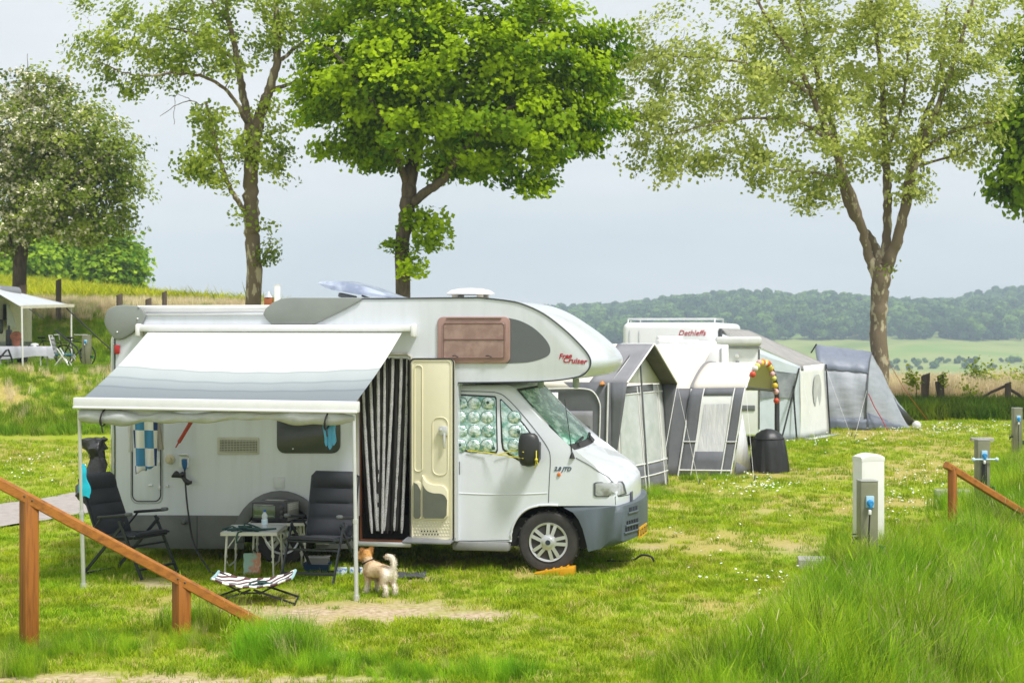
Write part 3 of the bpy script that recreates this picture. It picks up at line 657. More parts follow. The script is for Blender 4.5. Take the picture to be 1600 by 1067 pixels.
def make_banks():
    n = 32000; x, y = rand_area(n, -24, -2, 38.2, 67)
    z = terrain(x, y); s = np.where((y > 44.5) & (y < 56), 0.35, 0.75)*RNG.uniform(0.6, 1.3, n)*(0.6+0.8*fbm(x, y, 2, 3))
    dr = dry(x, y)*((y > 38) & (y < 45.5)); k = in_view(x, y, 2) & (RNG.uniform(0, 1, n) > dr*1.1-0.05) & (x < -2-0.0*y) & (z > 0.05) & path_mask(x, y)
    A = np.stack([x, y, z-0.02, s], 1)[k]
    # overgrown strip in front of the right fence
    n = 6500; x, y = rand_area(n, 9.5, 22, 47.2, 51.5); z = terrain(x, y)
    B = np.stack([x, y, z, RNG.uniform(0.9, 1.9, n)*(0.8+0.5*fbm(x, y, 2.2, 8))*np.where(x < 11, .8, 1)], 1)
    scatter('bank_grass', A[:, :3], A[:, 3], left_p, tilt=0.2); scatter('verge_grass', B[:, :3], B[:, 3], mid_p, tilt=0.2)
    n = 5200; x, y = rand_area(n, 9.5, 24, 52, 60); z = terrain(x, y)
    B = np.stack([x, y, z, RNG.uniform(0.85, 1.45, n)*(0.7+0.5*fbm(x, y, 2, 5))], 1)
    n = 2000; x, y = rand_area(n, -26, -5, 60, 65); z = terrain(x, y); k = in_view(x, y, 3)
    C = np.stack([x, y, z, RNG.uniform(0.3, 0.65, n)], 1)[k]
    n = 500; x, y = rand_area(n, -18, -6, 40, 44.5); z = terrain(x, y); k = RNG.uniform(0, 1, n) < dry(x, y)*.8
    E = np.stack([x, y, z, RNG.uniform(.2, .38, n)], 1)[k]
    A = np.concatenate([B, C, E]); scatter('dry_reeds', A[:, :3], A[:, 3], dry_p, tilt=0.15)
    n = 18000; x, y = rand_area(n, -38, -6, 65, 112); z = terrain(x, y); k = in_view(x, y, 4)
    A = np.stack([x, y, z, RNG.uniform(0.9, 1.6, n)], 1)[k]; scatter('vineyard_rows', A[:, :3], A[:, 3], rape_p, tilt=0.2)
def far_crowns():
    WM = leaf_mat('leaf_far_wood', (0.030, 0.085, 0.014), (0.17, 0.30, 0.04), trans=0.2, inst=True)
    ps = []
    for k in range(5):
        lob = [(random.gauss(0, 1.9), random.gauss(0, 1.9), random.gauss(0, 1.6)+6.5, random.uniform(2.0, 3.2)) for _ in range(9)]
        C = []
        for x, y, z, r in lob:
            d = RNG.normal(size=(110, 3)); d /= np.linalg.norm(d, axis=1, keepdims=True); C.append(np.array([[x, y, z]])+d*r*RNG.uniform(0.82, 1.05, (110, 1))*np.array([[1, 1, .85]]))
        C = np.concatenate(C); V, Fq, _ = leaf_faces(C, np.full(len(C), 1.5), 0.9); V = [tuple(v) for v in V]; Fq = [tuple(f) for f in Fq]
        mb = MB()
        for x, y, z, r in lob: mb.sphere((x, y, z), r*0.86, 8, 6)
        mb.tube([(0, 0, 0), (0, 0, 6)], [.35, .25], 5); o = len(V); V += mb.v; Fq += [tuple(i+o for i in f) for f in mb.f]
        ps.append(proto('far_crown', V, Fq, WM))
    n = 8000; x, y = rand_area(n, -80, 640, 980, 1680)
    k = (np.abs(x) < 0.36*y+30)
    lim = 1150+60*(fbm(x, y, 120, 71)-0.5)+90*smooth01((x-300)/250)*0
    wood = (y > lim) & ~((fbm(x, y*0.7, 150, 77) > 0.72) & (y < 1260))
    A = np.stack([x, y, terrain(x, y)-0.6, 0.55+1.0*RNG.uniform(0, 1, n)**1.6], 1)[k & wood]
    # hedgerows and scattered bushes in the valley
    H = []
    for y0, xa, xb, sl, dn in ((640, 120, 260, .06, 1.4), (820, 120, 330, -.05, 1.5), (700, 175, 300, .1, 2.2), (930, 60, 420, .03, 1.5), (560, 150, 230, -.1, 2.6), (990, 60, 420, -.04, 1.2)):
        for xx in np.arange(xa, xb, 3.2*dn):
            if random.random() < 0.72: H.append((xx+random.gauss(0, 3), y0+sl*(xx-xa)+random.gauss(0, 5), 0, random.uniform(.22, .52)))
    for _ in range(24): H.append((random.uniform(80, 420), random.uniform(480, 980), 0, random.uniform(.25, .7)))
    H = np.array(H); H[:, 2] = terrain(H[:, 0], H[:, 1])-2.6*H[:, 3]
    A = np.concatenate([A, H]); scatter('far_wood', A[:, :3], A[:, 3], ps, tilt=0.05)
# ================================================================ the motorhome
TH = radians(11.0); CT, ST = cos(TH), sin(TH)
RV0 = Vector((0.38, 16.76, 0.0))
rv = thing('motorhome', 'white motorhome with sleeping bunk over the cab, its striped awning out and side door open', 'motorhome', RV0, -TH)
def loc_ray(px, py):
    o = Vector((0, 0, CAMZ))-RV0; d = Vector(((px-PX0)/F, 1, -(py-PYH)/F))
    f = lambda q: Vector((q.x*CT-q.y*ST, q.x*ST+q.y*CT, q.z))
    return f(o), f(d)
def R(px, py, v=0.0):
    """motorhome-local point where the sight line meets the plane v = const"""
    o, d = loc_ray(px, py); t = (v-o.y)/d.y; return o+d*t
def RG(px, py, u):
    o, d = loc_ray(px, py); t = (u-o.x)/d.x; return o+d*t
def RW(p):                              # local -> world
    return Vector((RV0.x+p[0]*CT+p[1]*ST, RV0.y-p[0]*ST+p[1]*CT, RV0.z+p[2]))
OFF[rv.name] = Vector()                 # parts are given in local coordinates
WHITE = mat('gelcoat_white', (0.63, 0.66, 0.705), 0.28, col2=(0.57, 0.60, 0.63), scale=1.6, stretch=(5, 5, .5), thresh=(.45, .75), coat=0.3, bump=0.02, bscale=3)
PAINT = mat('van_paint_white', (0.68, 0.71, 0.76), 0.25, col2=(0.63, 0.66, 0.70), scale=1.8, coat=0.4)
ALU = mat('aluminium', (0.72, 0.73, 0.74), 0.35, metal=0.6, var=0.05, scale=8)
WPLAST = mat('plastic_white', (0.80, 0.80, 0.78), 0.4, var=0.03)
GREYP = mat('panel_grey', (0.235, 0.255, 0.235), 0.45, var=0.05, scale=3)
SKIRT = mat('skirt_grey', (0.135, 0.14, 0.135), 0.5, var=0.12, scale=3)
DGREY = mat('sticker_grey', (0.115, 0.125, 0.13), 0.4, var=0.03)
BUMPER = mat('bumper_grey', (0.068, 0.088, 0.103), 0.5, col2=(0.10, 0.125, 0.14), scale=3, bump=0.1, bscale=220, stretch=(1, 1, .25))
BLACK = mat('rubber_black', (0.018, 0.018, 0.019), 0.65, var=0.1, scale=8)
DARK = mat('underbody_dark', (0.012, 0.012, 0.012), 0.9, var=0.1)
TYRE = mat('tyre_rubber', (0.030, 0.028, 0.028), 0.85, col2=(0.055, 0.05, 0.046), scale=5, bump=0.2, bscale=60)
HUB = mat('hubcap_silver', (0.62, 0.63, 0.64), 0.3, metal=0.5, var=0.05)
CREAM = mat('door_cream', (0.80, 0.75, 0.54), 0.5, var=0.03, scale=3)
GASKET = mat('gasket', (0.03, 0.03, 0.03), 0.7)
def plate(px, th, name, m, parent, v=0.0, bevel=0.0, back=0.01):
    """flat panel on the near side: outline in photo pixels, standing th proud of plane v"""
    b = MB(); b.prism([R(x, y, v)+Vector((0, back, 0)) for x, y in px], (0, -(th+back), 0)); return b.build(name, m, parent, bevel=bevel)
def seam(px, name, m, parent, r=0.004, v=-0.002, closed=False):
    b = MB(); b.tube([R(x, y, v) for x, y in px], r, 5, closed=closed); return b.build(name, m, parent)
def slab_mesh(outline, v0, v1, cap0=True, cap1=True):
    """bmesh prism of a (u, w) outline between planes v0 and v1"""
    bm = bmesh.new(); A = [bm.verts.new((u, v0, w)) for u, w in outline]; B = [bm.verts.new((u, v1, w)) for u, w in outline]; n = len(A)
    for i in range(n): bm.faces.new((A[i], A[(i+1) % n], B[(i+1) % n], B[i]))
    if cap0: bm.faces.new(A)
    if cap1: bm.faces.new(B[::-1])
    return bm
def finish(bm, name, m, parent, smooth=35):
    bmesh.ops.recalc_face_normals(bm, faces=bm.faces)
    me = bpy.data.meshes.new(name); bm.to_mesh(me); bm.free()
    for x in (m if isinstance(m, (list, tuple)) else [m]): me.materials.append(x)
    me.polygons.foreach_set('use_smooth', [True]*len(me.polygons)); me.set_sharp_from_angle(angle=radians(smooth))
    o = bpy.data.objects.new(name, me); COL.objects.link(o); o.parent = parent; OFF[o.name] = Vector(); return o
def uw(px, v=0.0): return [(R(x, y, v).x, R(x, y, v).z) for x, y in px]

W = 2.14
# --- living body with the bunk nose: two prisms, the near one notched for the entrance
roofc = spline([(748, 465), (790, 469.5), (816, 475), (849, 490), (881, 514), (905, 537), (919, 554), (923, 567), (918, 579), (905, 588), (865, 594.5), (800, 597), (716, 598)], 4)
alc = [(470, 465), (600, 465)]+[tuple(p) for p in roofc]
rear = [(179, 805), (179, 510), (183, 499), (192, 492), (250, 491), (425, 491)]
near = rear+alc+[(716, 845), (641, 845), (641, 560), (636, 556), (564, 556), (560, 560), (560, 806)]
full = rear+alc+[(716, 845), (560, 845), (560, 806)]
bmA = slab_mesh(uw(near), 0.0, 0.85, True, False)
eb = [e for e in bmA.edges if all(abs(v.co.y) < 1e-5 for v in e.verts) and (min(v.co.z for v in e.verts) > 2.0)]
bmesh.ops.bevel(bmA, geom=eb, offset=0.02, segments=3, affect='EDGES', profile=0.5)
bmB = slab_mesh(uw(full), 0.85, W)
me_t = bpy.data.meshes.new('t'); bmB.to_mesh(me_t); bmA.from_mesh(me_t); bmB.free(); bpy.data.meshes.remove(me_t)
# slice across so that the nose can bulge forward in plan
for k in range(1, 12):
    bmesh.ops.bisect_plane(bmA, geom=bmA.verts[:]+bmA.edges[:]+bmA.faces[:], plane_co=(0, W*k/12, 0), plane_no=(0, 1, 0))
uA = R(800, 560).x; uB = R(923, 560).x
for v in bmA.verts:
    g = float(smooth01((v.co.x-uA)/(uB-uA))); q = 1-abs((v.co.y-W/2)/(W/2))**2.4
    v.co.x += 0.17*g*q
body = finish(bmA, 'body', WHITE, rv)
tr = [(472, 466.5), (600, 466.5)]+[tuple(p) for p in roofc]
b = MB(); b.tube([R(x, y, -0.004) for x, y in tr], 0.009, 6); b.build('edge_trim', mat('trim_dark', (0.05, 0.06, 0.07), 0.5), body)
b = MB(); b.tube([R(179.5, y, -0.003) for y in (520, 600, 700, 803)], 0.008, 6); b.build('edge_trim', MATS['trim_dark'], body)
# far side roof step, rails along the rear roof
b = MB()
b.bbox(R(318, 480.5, 0.10), (R(424, 480, 0).x-R(214, 480, 0).x, 0.05, 0.05), 0.012)
b.bbox(R(318, 480.5, 2.0), (R(424, 480, 0).x-R(214, 480, 0).x, 0.05, 0.05), 0.012)
b.build_each('roof_rail', WPLAST, rv)
b = MB(); b.bbox(R(318, 487, 0.16), (R(424, 480, 0).x-R(214, 480, 0).x, 0.03, 0.10), 0.01); b.build('roof_fascia', WPLAST, rv)
b = MB(); b.bbox(R(310, 491.5, -0.006), (R(424, 480, 0).x-R(214, 480, 0).x, 0.03, 0.018), 0.004); b.build('side_rail', ALU, rv)
# grey mouldings
cm = spline([(165, 499), (170, 484), (186, 477.5), (205, 477), (221, 480), (228.5, 490), (226, 503), (211, 519), (196, 528.5), (184, 531), (174, 522), (166, 508), (165, 499)], 3)[:-1]
c0 = plate(cm, 0.05, 'corner_moulding', GREYP, rv, bevel=0.022)
b = MB()
for x, y in ((217, 479.5), (215, 498), (183, 519)): b.sphere(R(x, y, -0.052), 0.012, 8, 6)
b.build_each('screw_cap', ALU, c0)
pm = [(412, 491), (416, 482), (427, 473), (440, 467), (455, 465.2), (566, 465.2), (565, 470), (540, 484), (505, 501), (492, 506.5), (425, 506.5), (417, 499)]
p0 = plate(pm, 0.03, 'roof_moulding', GREYP, rv, bevel=0.012)
# skirt with wheel arch
ac = (438, 846); arch = [(ac[0]+56*cos(radians(a)), ac[1]+62*sin(radians(a))) for a in range(180, 361, 12)]
sk = [(179, 804), (556, 806), (556, 857), (494, 857)]+arch[::-1]+[(382, 857), (300, 857), (196, 856), (182, 846)]
plate(sk, 0.012, 'skirt', SKIRT, rv, bevel=0.005)
ar = [(ac[0]+q*cos(radians(a)), ac[1]+q*1.08*sin(radians(a))) for q, rng in ((74, range(180, 361, 10)), (56, range(360, 179, -10))) for a in rng]
plate(ar, 0.045, 'wheel_arch', SKIRT, rv, bevel=0.015)
seam([(308, 806), (308, 856)], 'skirt_joint', GASKET, rv, v=-0.013)
b = MB(); b.lathe([(0.03, 0.03), (0.034, -.03), (0.02, -.05), (0, -.05)], R(289, 814, -0.01), 'y', 12); b.build('latch', DGREY, rv)
# underbody: dark chassis, tank, side sill
b = MB(); b.box((-2.25, W/2, 0.42), (5.5, W-.25, 0.30)); b.box((-1.9, 0.8, 0.30), (0.5, 0.9, 0.22)); b.box((-3.9, 1.0, 0.32), (1.6, 1.5, 0.2))
b.tube([(-3.9, .5, .27), (-1.7, .5, .25), (-0.6, .6, .3)], .035, 8); b.tube([(-3.06, .2, .33), (-3.06, 1.9, .33)], .06, 8); b.tube([(0, .2, .33), (0, 1.9, .33)], .05, 8)
b.box((0.0, 1.05, 0.62), (1.25, 1.3, 0.5)); b.box((-3.06, 1.05, 0.75), (0.95, 1.7, 0.45))
b.build('chassis', DARK, rv)
b = MB(); b.bbox((R(600, 850, 0).x, 0.01, R(600, 850, 0).z), (R(641, 850).x-R(556, 850).x, 0.05, 0.05), 0.01); b.build('door_sill', ALU, rv)

# --- side details
def rr(x0, y0, x1, y1, r): return rrect(x0, y0, x1, y1, r)
hd = rr(207, 626, 251, 783, 10); h = plate(hd, 0.006, 'locker_door', WHITE, rv, bevel=0.002)
b = MB(); b.tube([R(x, y, -0.007) for x, y in hd], 0.006, 5, closed=True); b.build('seal', GASKET, h)
b = MB(); b.tube([R(x, y, -0.003) for x, y in rr(204.5, 623, 254, 786, 11)], 0.006, 5, closed=True); b.build('frame', mat('frame_greygreen', (0.45, 0.48, 0.44), .5), h)
b = MB()
for x, y in ((235, 758), (249, 690), (249.5, 762), (249, 722)): b.bbox(R(x, y, -0.012), (.05 if x < 240 else .02, .025, .02 if x < 240 else .05), .006)
b.build_each('catch', ALU, h)
b = MB(); b.lathe([(0.052, 0.0), (0.055, -.012), (0.045, -.03), (0.03, -.034), (0.028, -.055), (0, -.057)], R(266, 717), 'y', 20); b.build('water_filler', mat('plastic_ivory', (0.62, 0.56, 0.38), .45), rv)
b = MB(); b.lathe([(0.014, 0), (0.014, -.02), (0, -.022)], R(262, 759), 'y', 10); b.build('lock', ALU, rv)
s_ = MB(); s_.bbox(R(288, 721, -.02), (.10, .05, .13), .012); so_ = s_.build('power_inlet', WPLAST, rv)
b = MB(); c = R(288, 712, -.06); b.box(c, (.105, .09, .008), Matrix.Rotation(radians(-28), 3, 'X')); b.build('flap', WPLAST, so_)
b = MB(); b.lathe([(0.03, .02), (0.032, -.03), (0.024, -.07), (0.012, -.10)], R(288, 720, -.06), 'z', 12, Matrix.Rotation(radians(10), 3, 'X') @ Matrix.Scale(1, 3)); b.build('blue_plug', mat('plug_blue', (0.02, 0.13, 0.36), .4), so_)
v_ = plate(rr(340, 683, 405, 710, 2), 0.010, 'fridge_vent', mat('vent_ivory', (0.52, 0.52, 0.42), .5), rv, bevel=.003)
b = MB()
p0_, p1_ = R(343.5, 687, -.012), R(401.5, 706, -.012)
b.box(((p0_.x+p1_.x)/2, -.010, (p0_.z+p1_.z)/2), (p1_.x-p0_.x, .006, p0_.z-p1_.z)); b.build('vent_recess', mat('vent_dark', (0.03, 0.03, 0.022), .8), v_)
b = MB()
for k in range(7):
    z = p1_.z+(p0_.z-p1_.z)*(k+.5)/7; b.box(((p0_.x+p1_.x)/2, -.016, z), (p1_.x-p0_.x, .012, .006), Matrix.Rotation(radians(35), 3, 'X'))
for k in range(12): b.box((p0_.x+(p1_.x-p0_.x)*(k+.5)/12, -.017, (p0_.z+p1_.z)/2), (.004, .006, p0_.z-p1_.z))
b.build('louvres', MATS['vent_ivory'], v_)
wn = plate(rr(433, 640, 532, 708, 13), 0.012, 'side_window', mat('acrylic_dark', (0.055, 0.06, 0.058), .18, var=.03), rv, bevel=.004)
b = MB()
for x in (458,): b.lathe([(0.008, 0), (0.008, -.01), (0, -.011)], R(x, 701, -.012), 'y', 8)
b.build('stud', ALU, wn)
plate(rr(427.5, 744, 445, 763.5, 3), 0.010, 'socket_cover', mat('cover_grey', (0.60, 0.62, 0.61), .5), rv, bevel=.003)
plate(rr(494, 838.5, 515, 850, 2), 0.02, 'service_hatch', mat('hatch_pale', (0.42, 0.42, 0.36), .5), rv, v=-.006, bevel=.003)
b = MB(); b.bbox(R(183, 546, -.02), (.06, .03, .10), .014); b.build('marker_lamp', mat('lamp_red', (0.45, 0.02, 0.02), .25), rv)
# rear ladder
b = MB(); u0 = R(179, 600).x
for v in (.18, .52): b.tube([(u0-.11, v, .55), (u0-.11, v, 2.45), (u0-.06, v, 2.6), (u0+.1, v, 2.62)], .016, 8)
for z in np.arange(.75, 2.5, .28): b.tube([(u0-.11, .18, z), (u0-.11, .52, z)], .012, 6)
for z in (.8, 1.7, 2.4): b.tube([(u0-.11, .18, z), (u0, .18, z)], .012, 6)
b.build('ladder', ALU, rv)
# bunk window and its grey flash
fl = [(786, 497)]+[tuple(p) for p in spline([(795, 497), (812, 501), (832, 511), (848, 525), (857, 537), (860, 547), (857, 555), (845, 561), (825, 566), (800, 567.5), (786, 567.5)], 3)]
plate(fl, 0.003, 'grey_flash', DGREY, rv)
PINK = mat('window_frame_pink', (0.36, 0.22, 0.19), .4, var=.05)
aw = plate(rr(684, 495, 797.5, 567.5, 9), 0.025, 'bunk_window', PINK, rv, bevel=.008)
b = MB(); b.prism([R(x, y, -.026) for x, y in rr(691, 502.5, 790, 561, 5)], (0, -.006, 0)); b.build('pane', mat('acrylic_bronze', (0.27, 0.17, 0.14), .22, col2=(0.36, 0.24, 0.20), scale=5, thresh=(.45, .6)), aw)
b = MB(); b.tube([R(x, y, -.033) for x, y in rr(693, 505, 788, 559, 4)], .006, 5, closed=True); b.tube([R(694, 530, -.034), R(787, 530, -.034)], .007, 6)
b.build('inner_frame', mat('frame_pink_dark', (0.22, 0.12, 0.10), .4), aw)
b = MB(); c = R(741, 496.5, -.02); b.bbox(c, (R(784, 496).x-R(698, 496).x, .04, .018), .006); b.build('hinge_rail', PINK, aw)
b = MB()
for x in (711, 763): b.tube([R(x-4, 556, -.05), R(x, 555.5, -.055), R(x+5, 558, -.045)], .006, 6)
b.build_each('catch', BLACK, aw)
# script on the bunk nose
RED = mat('lettering_red', (0.42, 0.01, 0.03), .4, var=.02)
b = MB()
for txt, x0, y0, sz, sl_ in (('Free', 873, 560.5, .075, -.06), ('Cruiser', 879, 566, .082, .07)):
    vs, fs = text_mesh(txt, sz, .25, .0012, .0018); o = R(x0, y0, -.004)
    b.add([o+Vector((v.x, -v.z*1.0, v.y-sl_*v.x)) for v in vs], fs)
b.build('lettering', RED, rv, smooth=0)
# roof vent and lifted skylight
b = MB(); c = R(735, 458, .75); Lv = .26
b.lathe([(.0, .055), (.12, .05), (.22, .03), (.27, -.005), (.265, -.02), (.0, -.015)], c, 'z', 28); rvn = b.build('roof_vent', mat('vent_white', (.82, .82, .78), .45), rv)
b = MB()
for x in (-.14, .14):
    for y in (-.14, .14): b.bbox(c+Vector((x, y, -.045)), (.07, .05, .06), .01)
b.build_each('vent_foot', mat('vent_beige', (.6, .52, .4), .6), rvn)
b = MB(); q0, q1 = R(497, 442.5, .6), R(618, 465, .6); dv = Vector((0, .75, 0)); n = 10
t = (q1-q0).normalized(); up = Vector((-t.z, 0, t.x))
rows = []
for k in range(n+1):
    s = k/n; c = q0.lerp(q1, s); th = .012+.075*sin(pi*min(1, s*1.15+.02))**.8
    rows.append([c-up*.045*min(1, s*8)*(1-s**4), c+up*.0, c+up*(th*.75)+Vector((0, .04, 0)), c+up*th+dv*.5, c+up*(th*.75)+dv-Vector((0, .04, 0)), c+dv, c-up*.045*min(1, s*8)*(1-s**4)+dv])
b.grid(rows); b.poly(rows[0]); b.poly(rows[-1][::-1]); b.build('skylight', mat('skylight_pale', (.40, .45, .55), .3, col2=(.24, .28, .38), scale=6, thresh=(.42, .6)), rv)
b = MB(); b.bbox(q0.lerp(q1, .35)+Vector((0, .1, -.09)), (.2, .1, .05), .015, Matrix.Rotation(radians(12), 3, 'Y')); b.tube([q0.lerp(q1, .55)+Vector((0, .05, -.05)), R(577, 466, .65)], .012, 6); b.build('skylight_arm', DGREY, rv)

# --- entrance: dark interior lining, brown cupboard strip, door leaf
b = MB(); l, r_ = R(560, 700).x, R(641, 700).x; zt, zb = R(600, 556).z, R(600, 846).z
b.box(((l+r_)/2, .84, (zt+zb)/2), (r_-l-.01, .01, zt-zb)); b.box((l+.008, .43, (zt+zb)/2), (.006, .8, zt-zb)); b.box((r_-.008, .43, (zt+zb)/2), (.006, .8, zt-zb)); b.box(((l+r_)/2, .43, zt-.008), (r_-l-.02, .8, .006))
b.box(((l+r_)/2, .42, zb+.004), (r_-l-.02, .84, .02))
inn = b.build('entrance_lining', mat('interior_brown', (0.16, 0.055, 0.022), .5, col2=(.06, .025, .012), scale=3), rv)
b = MB(); b.bbox((l+.30, .6, 1.72), (.10, .02, .5), .01); b.build('cupboard', mat('cupboard_orange', (.50, .17, .03), .5), inn)
b = MB(); b.bbox((l+.30, .58, 1.30), (.10, .03, .42), .01); b.build('towel_rail', mat('cupboard_pale', (.42, .45, .56), .7), inn)
b = MB(); b.bbox((l+.1, .3, .55), (.7, .3, .36), .01); b.build('step_box', BLACK, inn)
fr = [(558, 846), (558, 557), (563, 553.5), (637, 553.5), (642.5, 558), (642.5, 846)]
b = MB(); b.tube([R(x, y, -.008) for x, y in fr], .018, 6); b.build('door_frame', mat('frame_beige', (.42, .40, .33), .5), rv)
hx = R(641, 700).x; du = Vector((cos(radians(10)), -sin(radians(10)), 0)); dn = Vector((-du.y, du.x, 0))   # leaf folded back along the side
def DR(px, py, off=0.0):
    """point on the open leaf's inner face"""
    o, d = loc_ray(px, py); h0 = Vector((hx, -.03, 0)); n = Vector((du.y, -du.x, 0)); t = (h0-o).dot(n)/d.dot(n); return o+d*t-dn*off
dl = rr(641, 560.5, 709, 846, 7)
b = MB(); b.prism([DR(x, y) for x, y in dl], dn*.035); leaf_ = b.build('entrance_door', CREAM, rv, bevel=.006)
b = MB(); b.tube([DR(x, y, .002) for x, y in dl], .009, 6, closed=True); b.build('seal', GASKET, leaf_)
b = MB(); b.tube([DR(x, y, .001) for x, y in rr(648, 571, 660, 736, 5)], .007, 6, closed=True); b.tube([DR(x, y, .001) for x, y in rr(676, 652, 700, 742, 10)], .006, 6, closed=True)
b.tube([DR(x, y, .001) for x, y in rr(644.5, 564, 704.5, 842, 5)], .006, 6, closed=True); b.build('moulding', CREAM, leaf_)
lip = [tuple(p) for p in spline([(661, 741), (668, 752), (678, 756.5), (690, 757.5), (697, 761), (700.5, 768)], 4)]
b = MB(); b.prism([DR(x, y, -.001) for x, y in [(661, 806), (661, 741)]+lip[1:]+[(700.5, 806), (696, 811), (665, 811)]], -dn*.03); b.prism([DR(x, y, -.001) for x, y in rr(646.5, 752, 660, 811, 4)], -dn*.026)
b.build('door_bin', CREAM, leaf_, bevel=.008)
lip2 = [(x, y+13) for x, y in lip]
b = MB(); b.prism([DR(x, y, .031) for x, y in [(662.5, 756)]+lip2[1:]+[(699.5, 804), (695, 809), (666, 809), (662.5, 806)]], -dn*.004); b.prism([DR(x, y, .027) for x, y in [(648, 753), (654, 756), (659.2, 766), (659.2, 806), (656, 809.5), (650, 809.5), (648, 806)]], -dn*.004)
b.build('bin_front', mat('bin_green_grey', (.16, .17, .135), .4), leaf_)
b = MB()
for x in np.arange(646, 703, 4.6):
    for y in (816, 821, 826, 831, 836): b.lathe([(.009, 0), (.005, -.004), (0, -.005)], DR(x+(2.3 if int(y) % 2 else 0), y, .0), 'y', 6)
b.build('dimple', CREAM, leaf_)
b = MB()
for x in np.arange(659, 686, 4.6):
    for k, y in enumerate((829.5, 834.5)): b.lathe([(.008, 0), (.008, -.006), (0, -.0065)], DR(x+2.3*k, y, .001), 'y', 6)
b.build('vent_hole', BLACK, leaf_)
b = MB(); b.bbox(DR(694, 673, .02), (.09, .03, .10), .01); b.bbox(DR(696, 688, .03), (.028, .03, .16), .01); b.bbox(DR(690, 671, .03), (.04, .03, .04), .008); b.build('door_lock', ALU, leaf_)
b = MB(); sp0 = [R(x, y, v) for x, y, v in ((648, 848, -.02), (709, 848, -.02), (711, 858, -.16), (636, 861, -.25))]
sp0 = [R(640, 850, -.0), R(709, 850, 0)]; a0, a1 = sp0
b.prism([Vector((a0.x-.02, .02, .335)), Vector((a1.x+.02, .02, .335)), Vector((a1.x+.02, -.24, .315)), Vector((a0.x-.02, -.24, .315))], (0, 0, .03)); b.build('entrance_step', mat('step_alu', (.30, .31, .33), .45, metal=.4), rv, bevel=.008)

# --- cab
CW0, CW1 = 0.06, 2.06; VC = (CW0+CW1)/2; HW = (CW1-CW0)/2
cab_px = [(702, 602), (790, 602), (800, 606), (846, 657), (889, 708), (930, 728), (952, 743), (961, 757), (963, 770), (963, 790), (885, 790), (870, 790), (856, 789), (843, 789.5), (828, 793), (815, 801), (805, 814), (799, 830), (797, 846), (702, 846)]
cuw = uw(cab_px, CW0)
uF0, uF1 = R(880, 700, CW0).x, R(962, 780, CW0).x; zB = R(800, 712, CW0).z; zT = R(800, 604, CW0).z
def CM(u, v, w, pb=0.115):
    q = (v-VC)/HW
    g = float(smooth01((u-uF0+.55)/(uF1-uF0+.45))); u2 = u+pb*g*(1-abs(q)**2.3)
    tb = max(0, (w-zB)/(zT-zB))*0.085
    return Vector((u2, VC+(v-VC)*(1-tb), w))
bm = slab_mesh(cuw, CW0, CW1)
ee = [e for e in bm.edges if all(abs(v.co.y-CW0) < 1e-5 for v in e.verts) or all(abs(v.co.y-CW1) < 1e-5 for v in e.verts)]
ee = [e for e in ee if min(v.co.z for v in e.verts) > R(885, 787, CW0).z and max(v.co.x for v in e.verts) > R(760, 600, CW0).x]
bmesh.ops.bevel(bm, geom=ee, offset=0.06, segments=4, affect='EDGES', profile=0.5)
def sl(co, no): bmesh.ops.bisect_plane(bm, geom=bm.verts[:]+bm.edges[:]+bm.faces[:], plane_co=co, plane_no=no)
for k in range(1, 14): sl((0, CW0+(CW1-CW0)*k/14, 0), (0, 1, 0))
for k in range(9): sl((0, 0, zB-.02+(zT-zB)*k/8), (0, 0, 1))
for k in range(8): sl((uF0-.3+k*.14, 0, 0), (1, 0, 0))
for v in bm.verts: v.co = CM(v.co.x, v.co.y, v.co.z)
cab = finish(bm, 'cab', PAINT, rv, 40)
from mathutils.bvhtree import BVHTree
def bvh_of(o): return BVHTree.FromPolygons([v.co for v in o.data.vertices], [tuple(p.vertices) for p in o.data.polygons])
cabT = bvh_of(cab)
def CC(px, py, off=.003, tree=None):
    """where the photo pixel's sight line meets the cab skin, lifted off along the normal"""
    o, d = loc_ray(px, py); h, n, i, ds = (tree or cabT).ray_cast(o, d.normalized())
    if h is None:
        p, n, i, ds = (tree or cabT).find_nearest(R(px, py, CW0)); h = p
    if n.dot(d) > 0: n = -n
    return h+n*off
def decal(pts, name, m, parent, off=.004, th=.006, n=6):
    """thin curved panel following the cab skin, outline in photo pixels (fan of rings)"""
    cx = sum(p[0] for p in pts)/len(pts); cy = sum(p[1] for p in pts)/len(pts); k = len(pts)
    def ring(f, o): return [CC(cx+(x-cx)*f, cy+(y-cy)*f, o) for x, y in pts]
    b = MB(); rows = [ring(1, -.004), ring(1, off), ring(.97, off+th*.5)]+[ring(1-j/n, off+th*.5) for j in range(1, n)]+[ring(.001, off+th*.5)]
    b.grid(rows, closed=True); return b.build(name, m, parent, smooth=50)
def cseam(pts, name, m, parent, r=.0045, off=.0, dens=True):
    q = spline(pts, 5) if dens else pts
    b = MB(); b.tube([CC(x, y, off) for x, y in q], r, 5); return b.build(name, m, parent)
SEAM = mat('seam_dark', (.10, .11, .12), .6)
